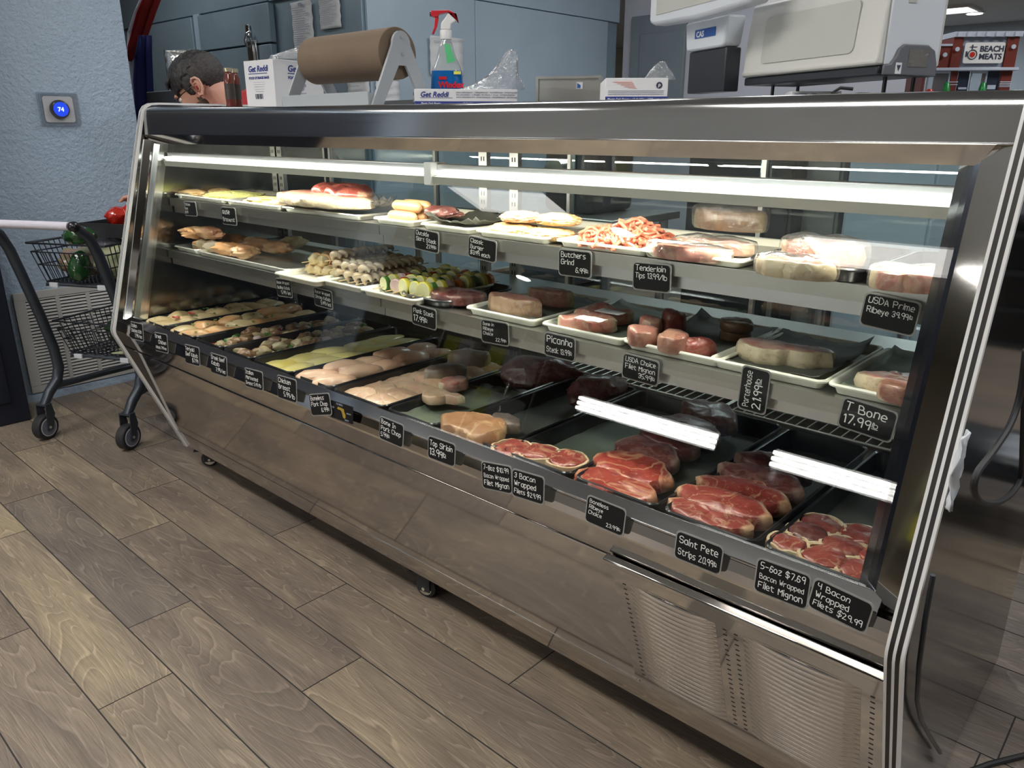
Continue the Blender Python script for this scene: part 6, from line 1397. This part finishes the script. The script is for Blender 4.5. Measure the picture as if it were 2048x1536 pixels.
# cable on the top at the right edge
q = on_top(2035, 168, 1.75); t = thing('black_rod', 'black cord running off the right end of the case top', 'cord', q)
b = MB(); b.tube([(-.02, .10, .004), (.0, .03, .012), (.03, .0, .016), (.05, -.02, .017)], .0035, 8); b.build('cord', 'black_rubber', t)

# ================================================================== BEHIND THE RIGHT END
t = thing('power_cable', 'looped black power cord hanging behind the right end of the case', 'cord')
pts = [(2052, 700), (2040, 790), (2020, 850), (1985, 905), (1955, 945), (1948, 980), (1962, 1003), (1995, 1005), (2025, 985), (2042, 950), (2046, 880), (2050, 800), (2060, 740)]
b = MB(); raw = [onX(x, y, -.155+.0*i) for i, (x, y) in enumerate(pts)]
sm = []
for i in range(len(raw)-1):
    p0, p1, p2, p3 = raw[max(i-1, 0)], raw[i], raw[i+1], raw[min(i+2, len(raw)-1)]
    for q_ in range(5):
        u = q_/5; sm.append(.5*((2*p1)+(-p0+p2)*u+(2*p0-5*p1+4*p2-p3)*u*u+(-p0+3*p1-3*p2+p3)*u**3))
b.tube(sm, .0042, 8); b.build('cord', 'black_rubber', t)
t = thing('power_cable', 'black cord lying on the floor at the bottom right corner', 'cord')
b = MB(); b.tube([onZ(1925, 1548, .006), onZ(1980, 1528, .006), onZ(2060, 1508, .006)], .006, 8); b.build('cord', 'black_rubber', t)
t = thing('drain_hose', 'thin dark hose running down to the floor beside the right side panel', 'hose')
b = MB(); b.tube([onX(x_, y_, -.189) for x_, y_ in ((1866, 1150), (1850, 1240), (1838, 1330), (1834, 1400), (1842, 1440), (1858, 1470), (1880, 1505))], .0035, 8); b.build('hose', 'wire_dark', t)
t = thing('white_cloth', 'white cloth hanging beside the right side panel', 'cloth')
c0 = onX(1925, 930, -.190); b = MB(); vs = []
for j in range(9):
    for i in range(6): vs.append((-.190+.004*math.sin(i*2+j), c0.y-.035+.007*i*(1-j*.05)+.004*math.sin(j*1.3), c0.z+.045-.012*j+.004*math.sin(i*1.7)))
b.add(vs, [(j*6+i, j*6+i+1, j*6+i+7, j*6+i+6) for j in range(8) for i in range(5)]); o = b.build('cloth', 'scale_side', t); s_ = o.modifiers.new('thickness', 'SOLIDIFY'); s_.thickness = .002
# dark utility shelf with ribbed bins at the right edge
q = onX(2010, 640, .02)
t = thing('utility_cart', 'dark metal utility cart behind the case at the right edge', 'cart', (.06, 2.75, 0))
b = MB()
for z in (.22, .62, .98): b.box(-.28, .35, -.2, .25, z, z+.02)
b.build('shelf', 'matte_black', t, smooth=False)
for (x, y) in ((-.27, -.19), (.34, -.19), (-.27, .24), (.34, .24)): b = MB(); b.cyl((x, y, .11), (x, y, 1.0), .012, n=10); b.build('post', 'wire_dark', t)
for (x, y) in ((-.27, -.19), (.34, -.19)): b = MB(); b.cyl((x-.012, y, .05), (x+.012, y, .05), .05, n=20); b.build('wheel', 'black_rubber', t)
for k in range(3):
    z = .6405+.105*k if k < 3 else 0
    tt = thing('ribbed_container', ('lowest', 'middle', 'topmost')[k]+' of three stacked black ribbed containers on the utility cart', 'container', (-.10, 2.70, z))
    b = MB(); b.box(-.10, .22, -.14, .16, 0, .085); 
    for r_ in range(14): b.box(-.10+.01+r_*.0225, -.10+.018+r_*.0225, -.146, -.1405, .005, .08)
    b.build('container', 'black_plastic', tt, smooth=False); b = MB(); b.box(-.11, .23, -.15, .17, .0853, .098); b.build('lid', 'matte_black', tt, smooth=False)
t = thing('crumpled_paper', 'crumpled white paper lying on the lower shelf of the utility cart', 'paper', (-.12, 2.64, .2405)); b = MB(); b.sphere((0, 0, .05), (.12, .09, .05), 18, 12, None, lambda d: 1+.5*noise.noise(d*3)); b.build('paper', 'scale_side', t, smooth=False)

# ================================================================== SHOPPING CART
CA = math.radians(27); CO = V3((-3.274, 1.01, 0))
t = thing('shopping_cart', 'small dark two-basket shopping cart with a pale handle by the wall vent', 'shopping cart', CO, CA)
HW = .205
for sx in (-1, 1):
    X = sx*HW
    b = MB(); b.tube([(X, -.005, .135), (X, .035, .185), (X, .085, .225), (X, .105, .275), (X, .098, .36), (X, .065, .50), (X, .015, .68), (X, -.015, .78), (X, -.045, .845), (X, -.095, .885)], [.017, .020, .021, .021, .020, .020, .020, .020, .019, .017], 14); b.build('upright', 'cart_metal', t)
    b = MB(); b.tube([(X, .05, .205), (X*.8, .25, .20), (X*.55, .50, .19), (X*.50, .58, .17)], .014, 10); b.build('base_bar', 'cart_metal', t)
    b = MB(); b.sphere((X, -.105, .892), (.020, .022, .019), 16, 10); b.build('handle_end', 'black_plastic', t)
    for (wx, wy, rad, nm) in ((X, 0.0, .052, 'wheel'), (X*.5, .60, .045, 'wheel')):
        b = MB(); b.cyl((wx-.019, wy-.015, rad), (wx+.019, wy-.015, rad), rad, n=32); w_ = b.build(nm, 'black_rubber', t, bevel=.005)
        b = MB(); b.cyl((wx-.0200, wy-.015, rad), (wx+.0200, wy-.015, rad), rad*.74, n=28); b.build('wheel_ring', 'wheel_ring', w_)
        b = MB(); b.cyl((wx-.0205, wy-.015, rad), (wx+.0205, wy-.015, rad), rad*.66, n=28); b.build('hub', 'wheel_grey', w_)
        b = MB(); b.cyl((wx-.029, wy-.015, rad), (wx+.029, wy-.015, rad), .006, n=10); b.build('axle', 'aluminium', w_)
        b = MB()
        for s_ in (-1, 1): 
            xx = wx+s_*.0245; b.add([(xx-.002, wy-.028, rad-.012), (xx-.002, wy-.002, rad-.012), (xx-.002, wy+.020, rad+.05), (xx-.002, wy+.012, rad+.09), (xx-.002, wy-.018, rad+.09), (xx-.002, wy-.022, rad+.03),
                   (xx+.002, wy-.028, rad-.012), (xx+.002, wy-.002, rad-.012), (xx+.002, wy+.020, rad+.05), (xx+.002, wy+.012, rad+.09), (xx+.002, wy-.018, rad+.09), (xx+.002, wy-.022, rad+.03)],
                   [(0, 1, 2, 3, 4, 5), (11, 10, 9, 8, 7, 6)]+[(i, (i+1) % 6, 6+(i+1) % 6, 6+i) for i in range(6)])
        b.box(wx-.0265, wx+.0265, wy-.018, wy+.012, rad+.0905, rad+.097); b.build('fork', 'cart_metal', t, smooth=False)
b = MB(); b.cyl((-HW+.018, -.105, .892), (HW-.018, -.105, .892), .0155, n=20); b.build('handle', 'cart_handle', t)
def basket(zr, zb_, y0, y1, nv=17):
    b = MB(); w0, w1 = .185, .165; r = .0021
    def P3(u, v, z): # u -1..1 across, v 0..1 depth
        f = (z-zb_)/(zr-zb_); ww = w1+(w0-w1)*f; return (u*ww*(1-.10*v), y0+.045*(1-f)+(y1-y0-.045*(1-f)-.02*(1-f))*v, z)
    for z, rr_ in ((zr, .0045), (zr-.035, .003), (zb_+.002, .0035), (zb_+(zr-zb_)*.45, .0025)):
        b.tube([P3(-1, 0, z), P3(1, 0, z), P3(1, 1, z), P3(-1, 1, z)], rr_, 6, True)
    for i in range(nv):
        u = -1+2*i/(nv-1); b.tube([P3(u, 0, zr-.033), P3(u, 0, zb_), P3(u, .5, zb_), P3(u, 1, zb_), P3(u, 1, zr)], r, 5)
    for i in range(1, 15):
        v = i/15
        b.tube([P3(-1, v, zr), P3(-1, v, zb_), P3(1, v, zb_), P3(1, v, zr)], r, 5)
    o = b.build('basket', 'wire_dark', t); b = MB(); b.tube([(-.15, y0+.03, zb_-.012), (-.15, y0+.03, zb_-.004), (.15, y0+.03, zb_-.004), (.15, y0+.03, zb_-.012)], .007, 8); b.build('basket_bar', 'cart_metal', o)
    b = MB()
    for sx in (-.11, .12): b.box(sx-.02, sx+.02, y0+.018, y0+.026, zb_-.016, zb_+.004)
    b.build('clip', 'scale_side', o, bevel=.002)
basket(.800, .640, .045, .42); basket(.475, .330, .10, .50)
def incart(x, y, z): return CO+V3((x*math.cos(CA)-y*math.sin(CA), x*math.sin(CA)+y*math.cos(CA), z))
def veg(name, label, cat, loc, L_, W_, T_, ang, m_, tilt=0, rough=.15, taper=.3, **kw): return lump(name, label, cat, incart(*loc), L_, W_, T_, CA+ang, m_, rough=rough, taper=taper, tilt=tilt, **kw)
veg('bagged_salad', 'bagged salad in shiny film at the left of the upper cart basket', 'salad bag', (-.07, .19, .650), .17, .14, .12, .3, 'salad_bag', rough=.35)
veg('bagged_lettuce', 'purplish film bag of lettuce beneath the dark green pepper', 'salad bag', (-.06, .335, .655), .19, .11, .15, 0, 'violet_bag', rough=.35)
veg('cauliflower', 'pale green cauliflower in film at the right of the upper cart basket', 'cauliflower', (.10, .18, .650), .15, .14, .13, .2, 'cauliflower', rough=.25, taper=.05)
veg('dark_green_squash', 'dark green squash standing in the upper cart basket', 'squash', (.03, .12, .700), .12, .09, .085, 1.2, 'pepper_green', tilt=-1.3, rough=.1)
veg('green_bell_pepper', 'glossy dark green bell pepper on top of the squash', 'bell pepper', (.02, .10, .790), .14, .10, .075, 0, 'pepper_green', rough=.2, taper=.1)
veg('red_bell_pepper', 'red pepper wedged at the right of the cauliflower', 'bell pepper', (.155, .20, .720), .09, .05, .05, .3, 'pepper_red', tilt=-1.2)
# black crate with peppers, on the front rim of the cart
cm = incart(.10, .36, .803)
tt = thing('produce_crate', 'black produce crate holding red peppers on the cart front', 'crate', cm, CA)
b = MB()
for bx in ((-.21, .21, -.12, .14, 0, .006), (-.21, .21, -.12, -.112, .006, .055), (-.21, .21, .132, .14, .006, .055), (-.21, -.202, -.112, .132, .006, .055), (.202, .21, -.112, .132, .006, .055)): b.box(*bx)
b.build('crate', 'matte_black', tt, smooth=False)
for k, (x, y, l, a_, s) in enumerate(((.02, .32, .11, .5, 'leftmost'), (.085, .34, .13, -.5, 'middle, highest'), (.165, .31, .13, .1, 'rightmost'), (.12, .42, .12, .2, 'rearmost'))):
    veg('red_bell_pepper', 'glossy red pepper in the black crate, '+s, 'bell pepper', (x+.01, y, .836+.018*(k == 1)), l, .095, .085, a_, 'pepper_red', rough=.22, taper=.15)
veg('cucumber', 'dark green cucumber lying on top of the red peppers', 'cucumber', (.20, .38, .925), .15, .04, .04, .2, 'pepper_green', taper=.1)
veg('yellow_pepper', 'yellow pepper peeking between crate and case', 'bell pepper', (.225, .24, .700), .05, .05, .06, .3, 'squash_skin', taper=.1)
veg('bagged_greens', 'bag of dark leafy greens in the lower cart basket', 'greens', (.06, .28, .338), .24, .20, .15, .2, 'leafy', rough=.35, taper=.1)
for k in range(3):
    o = veg('celery_stalk', 'pale stalk lying beside the bagged greens in the lower basket', 'celery', (.13, .16+.03*k, .342+.01*k), .16, .016, .016, .5+.15*k, 'cauliflower', taper=.1, group='pale stalks in the lower basket')

# ================================================================== THE MAN BEHIND THE CASE
HC = depth(394, 176, 2.98)            # ear
ff = (-rgt).copy(); PD = math.radians(33); fo = ff*math.cos(PD)-V3((0, 0, 1))*math.sin(PD); lf = V3((0, 0, 1)).cross(ff).normalized(); up = fo.cross(lf).normalized()
HM = Matrix((fo, lf, up)).transposed().to_4x4(); HM = HM @ Matrix.Scale(1.08, 4); HM.translation = HC-lf*.082
man = thing('person', 'man in glasses with short dark hair and beard looking down behind the case', 'person', (HC.x+.12, HC.y+.14, 0))
inv = Matrix.Translation(-V3(man.location))
def loc(p): return inv @ (HM @ V3(p))
MH = inv @ HM
def wl(p): return V3(p)-V3(man.location)
nk = HM @ V3((-.035, 0, -.10)); base = V3((HC.x+.02, HC.y+.20, 0)); sh = V3((base.x-.02, base.y-.02, 1.24)); pel = V3((base.x+.07, base.y+.06, .90))
b = MB()
b.sphere((.005, 0, .045), (.098, .074, .086), 24, 16, MH); b.sphere((.035, 0, .0), (.066, .062, .080), 20, 14, MH); b.sphere((.052, 0, -.055), (.044, .046, .042), 16, 12, MH); b.sphere((.045, 0, -.03), (.052, .056, .04), 16, 12, MH)
b.sphere((.094, 0, .028), (.016, .045, .012), 14, 10, MH); b.tube([MH @ V3(p) for p in ((.092, 0, .020), (.108, 0, -.002), (.118, 0, -.016), (.104, 0, -.028))], [.007, .010, .012, .007], 10)
b.sphere((.095, .014, -.018), (.009, .008, .007), 10, 8, MH); b.sphere((.095, -.014, -.018), (.009, .008, .007), 10, 8, MH)
b.sphere((.094, 0, -.046), (.010, .022, .005), 12, 8, MH); b.sphere((.092, 0, -.056), (.009, .019, .005), 12, 8, MH); b.sphere((.075, .038, -.012), (.020, .018, .018), 12, 8, MH); b.sphere((.075, -.038, -.012), (.020, .018, .018), 12, 8, MH)
b.tube([MH @ V3((-.010, 0, -.01)), MH @ V3((-.030, 0, -.05)), wl(nk), wl(sh+V3((0, 0, .02)))], [.062, .060, .063, .080], 16)
sd = V3((lf.x, lf.y, 0)).normalized()
b.tube([wl(sh+sd*s_*.01+V3((0, 0, z_))) for s_, z_ in ((1, .01),)]+[wl(sh)], [.08, .09], 12)
b.sphere(wl((sh+pel)/2+V3((0, 0, .03))), (.15, .15, .26), 20, 14); b.sphere(wl(pel), (.155, .155, .13), 18, 12)
for s_ in (-1, 1):
    S0 = sh+sd*s_*.165-V3((0, 0, .03)); E0 = S0+ff*.10+sd*s_*.03-V3((0, 0, .26)); W0_ = E0+ff*.23-sd*s_*.05+V3((0, 0, .02))
    b.tube([wl(sh-V3((0, 0, .02))), wl(S0), wl((S0+E0)/2), wl(E0), wl((E0+W0_)/2), wl(W0_)], [.07, .062, .050, .043, .038, .027], 12)
    pm = W0_+ff*.055; b.sphere(wl(pm), (.045, .045, .018), 12, 8)
    for f_ in range(4): 
        bq = pm+ff*.035+sd*(f_-1.5)*.020; l_ = (.062, .072, .068, .052)[f_]; b.tube([wl(bq), wl(bq+ff*l_*.5-V3((0, 0, .006))), wl(bq+ff*l_*.85-V3((0, 0, .025)))], [.010, .009, .007], 8)
    bq = pm-sd*s_*.036-ff*.01; b.tube([wl(bq), wl(bq+ff*.03-sd*s_*.018), wl(bq+ff*.055-sd*s_*.022-V3((0, 0, .012)))], [.012, .010, .008], 8)
    Hh = pel+sd*s_*.09-V3((0, 0, .06)); K_ = V3((Hh.x, Hh.y, .48))+ff*.03; A_ = V3((Hh.x, Hh.y, .08)); b.tube([wl(Hh), wl((Hh+K_)/2), wl(K_), wl((K_+A_)/2), wl(A_)], [.092, .080, .056, .056, .042], 14)
    b.tube([wl(A_-ff*.05-V3((0, 0, .04))), wl(A_+ff*.06-V3((0, 0, .045))), wl(A_+ff*.17-V3((0, 0, .052)))], [.032, .034, .026], 10)
body = b.build('body', 'skin', man); r_ = body.modifiers.new('join', 'REMESH'); r_.mode = 'VOXEL'; r_.voxel_size = .006; r_.use_smooth_shade = True
s_ = body.modifiers.new('soften', 'SMOOTH'); s_.factor = .5; s_.iterations = 4
# ear
b = MB(); Me = MH @ Matrix.Translation((-.004, .076, -.002)) @ Matrix.Rotation(-.35, 4, 'Z')
b.tube([Me @ V3((x, .006+.004*math.sin(i), z)) for i, (x, z) in enumerate(((.006, .012), (.004, .026), (-.006, .033), (-.018, .030), (-.024, .018), (-.022, .002), (-.014, -.014), (-.004, -.026), (.004, -.026), (.006, -.014)))], [.004, .005, .005, .005, .005, .005, .005, .007, .006, .004], 8)
b.sphere((-.008, .001, .004), (.017, .007, .027), 14, 10, Me); b.tube([Me @ V3(p) for p in ((.0, .008, .018), (-.012, .008, .016), (-.015, .008, .002), (-.006, .008, -.012))], .0032, 8)
b.build('ear', 'ear_skin', man)
b = MB(); b.sphere((-.003, .008, .001), (.005, .003, .008), 8, 6, Me); b.build('ear_canal', 'flag_red', man)
# hair: dark cap on top, shorter faded sides, beard
def shell(c, r, keep, nm, mt, amp=.04, th=.0, n1=56, n2=36, fq=9):
    b = MB(); vs = []; fs = []; ok = {}
    for i in range(n2+1):
        ph = PI*i/n2
        for k in range(n1):
            a = 2*PI*k/n1; d = V3((math.sin(ph)*math.cos(a), math.sin(ph)*math.sin(a), math.cos(ph))); q_ = 1+amp*noise.noise(d*fq)
            p = V3(c)+V3((d.x*r[0], d.y*r[1], d.z*r[2]))*q_; ok[(i, k)] = keep(p); vs.append(p)
    for i in range(n2):
        for k in range(n1):
            k2 = (k+1) % n1
            if ok[(i, k)] and ok[(i+1, k)] and ok[(i, k2)] and ok[(i+1, k2)]: fs.append((i*n1+k, (i+1)*n1+k, (i+1)*n1+k2, i*n1+k2))
    b.add(vs, fs, MH); o = b.build(nm, mt, man); sm_ = o.modifiers.new('thickness', 'SOLIDIFY'); sm_.thickness = .006; sm_.offset = -1; return o
shell((.003, 0, .045), (.1040, .0790, .0915), lambda p: p.z > .050-.35*p.x+.012*noise.noise(p*60) or (p.x > .05 and p.z > .040+.010*noise.noise(p*80)), 'hair', 'hair', .045, fq=18)
shell((.000, 0, .043), (.1025, .0785, .0905), lambda p: (p.z > -.012 and p.x < .045 or (p.z > .045 and p.x < .08)) and not (p.x > -.02 and p.z < .018 and p.x < .012) or (p.x < -.03 and p.z > -.045), 'short_hair', 'short_hair', .02)
b = MB()
for i in range(9):
    y_ = -.045+.0115*i; z_ = .066+.008*math.sin(i*2.3); b.tube([MH @ V3((.070, y_, z_+.022)), MH @ V3((.090, y_*1.05, z_+.012)), MH @ V3((.100, y_, z_-.004+.004*(i % 2)))], [.010, .009, .004], 7)
b.build('fringe', 'hair', man)
shell((.046, 0, -.035), (.062, .064, .062), lambda p: p.z < -.030 and p.x > -.004 and not (p.x > .095 and p.z > -.052) or (.008 < p.x < .026 and p.z < .004 and abs(p.y) > .05), 'beard', 'beard', .05)
# eyes and glasses
for s_ in (1, -1):
    b = MB(); b.sphere((.084, s_*.032, .008), (.012, .012, .011), 12, 8, MH); b.build('eye', 'eye_white', man)
    b = MB(); b.sphere((.0945, s_*.034, .006), (.003, .005, .005), 8, 6, MH); b.build('pupil', 'eye_dark', man)
gl = bpy.data.objects.new('glasses_tmp', None)
b = MB(); Mg = MH
for s_ in (1, -1):
    ring_ = [Mg @ V3((.110-.018*abs(c_), s_*(.034+.025*math.cos(a)), .004+.020*math.sin(a))) for a in [2*PI*i/24 for i in range(24)] for c_ in (math.cos(a),)][:24]
    b.tube(ring_, .0014, 6, True); b.tube([Mg @ V3((.092, s_*.060, .012)), Mg @ V3((.06, s_*.073, .014)), Mg @ V3((0, s_*.080, .014)), Mg @ V3((-.020, s_*.080, .010)), Mg @ V3((-.032, s_*.078, -.006))], .0020, 6)
b.tube([Mg @ V3((.111, .010, .008)), Mg @ V3((.113, 0, .011)), Mg @ V3((.111, -.010, .008))], .0014, 6); bpy.data.objects.remove(gl)
b.build('eyeglasses', 'lens_black', man)
# shirt, apron, trousers, shoes
b = MB(); b.tube([wl(nk-V3((0, 0, .035))-fo*.0), wl(nk+V3((0, 0, -.06))), wl(sh-V3((0, 0, .02)))], [.072, .098, .135], 20)
b.sphere(wl((sh+pel)/2+V3((0, 0, .04))), (.175, .175, .27), 22, 16)
for s_ in (-1, 1):
    S0 = sh+sd*s_*.165-V3((0, 0, .03)); E0 = S0+ff*.10+sd*s_*.03-V3((0, 0, .26)); b.tube([wl(sh-V3((0, 0, .02))), wl(S0), wl(S0*.4+E0*.6)], [.118, .098, .072], 14)
o = b.build('shirt', 'red_cloth', man); r_ = o.modifiers.new('join', 'REMESH'); r_.mode = 'VOXEL'; r_.voxel_size = .01; r_.use_smooth_shade = True
b = MB(); b.sphere(wl(pel), (.175, .175, .14), 18, 12)
for s_ in (-1, 1):
    Hh = pel+sd*s_*.09-V3((0, 0, .06)); K_ = V3((Hh.x, Hh.y, .48))+ff*.03; A_ = V3((Hh.x, Hh.y, .10)); b.tube([wl(Hh), wl((Hh+K_)/2), wl(K_), wl(A_)], [.108, .095, .075, .068], 14)
o = b.build('trousers', 'dark_cloth', man); r_ = o.modifiers.new('join', 'REMESH'); r_.mode = 'VOXEL'; r_.voxel_size = .012; r_.use_smooth_shade = True
for s_ in (-1, 1):
    Hh = pel+sd*s_*.09; A_ = V3((Hh.x, Hh.y, .0)); b = MB(); b.sphere(wl(A_+ff*.055+V3((0, 0, .042))), (.155, .06, .042), 16, 10, Matrix.Identity(4)); b = MB()
    b.tube([wl(A_-ff*.07+V3((0, 0, .042))), wl(A_+ff*.06+V3((0, 0, .042))), wl(A_+ff*.20+V3((0, 0, .034)))], [.040, .042, .033], 14); b.build('shoe', 'black_rubber', man)
# foil pack behind his head
q = depth(358, 130, 3.75); t = thing('foil_pack', 'crumpled foil bag standing above and behind the man', 'foil bag', (q.x, q.y, q.z-.12), TH)
b = MB(); vs = []
for j in range(9):
    for k in range(20):
        a = 2*PI*k/20; w_ = 1+.12*noise.noise(V3((math.cos(a)*2, math.sin(a)*2, j))); f_ = 1-.5*(j/8)**3; vs.append((.065*w_*math.cos(a), .045*w_*f_*math.sin(a), .18*j/8+.01*math.cos(a*2)*(j == 8)))
b.add(vs, [(i*20+k, i*20+(k+1) % 20, (i+1)*20+(k+1) % 20, (i+1)*20+k) for i in range(8) for k in range(20)]+[tuple(range(160, 180)), tuple(range(19, -1, -1))]); b.build('bag', 'foil', t)
tt = thing('high_stool', 'plain dark pedestal cabinet behind the man carrying the foil bag', 'cabinet', (q.x, q.y, 0)); b = MB(); b.box(-.18, .18, -.1, .2, 0, q.z-.1205); b.build('body', 'matte_black', tt, bevel=.005); tt.name = 'pedestal_cabinet'

# ================================================================== BEHIND THE VIEWER (seen only in reflections)
t = thing('lit_display_cooler', 'open display cooler with bright tubes on the far side of the shop', 'display cooler', (-2.45, -3.4, 0))
b = MB(); b.box(-1.9, 1.9, -.35, .35, 0, .75); b.build('base', 'wall_grey', t, smooth=False)
b = MB(); b.box(-1.9, 1.9, -.35, -.30, .751, 1.6); b.build('back_panel', 'dark_steel', t, smooth=False)
b = MB(); b.box(-1.9, 1.9, -.35, .35, 1.601, 1.75); b.build('canopy', 'wall_grey', t, smooth=False)
for (x0, x1) in ((-3.72, -2.45), (-2.02, -1.14)):
    for k in range(3): b = MB(); b.cyl((x0+2.45, .33, 1.20-.042*k), (x1+2.45, .33, 1.20-.042*k), .0145, n=12); b.build('tube_light', 'tube_glow', t)
    b = MB(); b.box(x0+2.45, x1+2.45, .29, .31, 1.09, 1.23); b.build('reflector', 'white_plastic', t, smooth=False)
for (x, y, s) in ((-3.87, -3.07, 'nearest'), (-6.5, -5.0, 'left'), (-3.98, -8.4, 'far'), (-6.58, -9.4, 'farthest')):
    t = thing('recessed_light', s+' round downlight in the shop ceiling behind the viewer', 'ceiling light', (x, y, 2.7))
    b = MB(); b.cyl((0, 0, -.02), (0, 0, 0), .12, n=24); b.build('trim', 'white_plastic', t); b = MB(); b.cyl((0, 0, -.028), (0, 0, -.021), .095, n=24); b.build('lens', 'down_glow', t)
t = thing('wire_shelving', 'wire shelving with packages across the shop', 'shelving', (-4.95, -3.2, 0))
b = MB()
for z in (.4, .8, 1.2, 1.6):
    for k in range(12): b.cyl((-.5, -.2+.036*k, z), (.5, -.2+.036*k, z), .003, n=5)
for (x, y) in ((-.5, -.2), (.5, -.2), (-.5, .2), (.5, .2)): b.cyl((x, y, 0), (x, y, 1.9), .012, n=8)
b.build('rack', 'aluminium', t)
for z in (.404, .804, 1.204):
    for k in range(5):
        o = MB(); o.box(-.09, .09, -.15, .15, 0, .24); bb = o.build('package', ('yellow_label', 'carton_white', 'kraft')[k % 3], None, bevel=.004); bb.location = (-4.95-.4+.2*k, -3.2, z); tag(bb, 'package on the wire shelving across the shop', 'package', 'packages on the wire shelving')
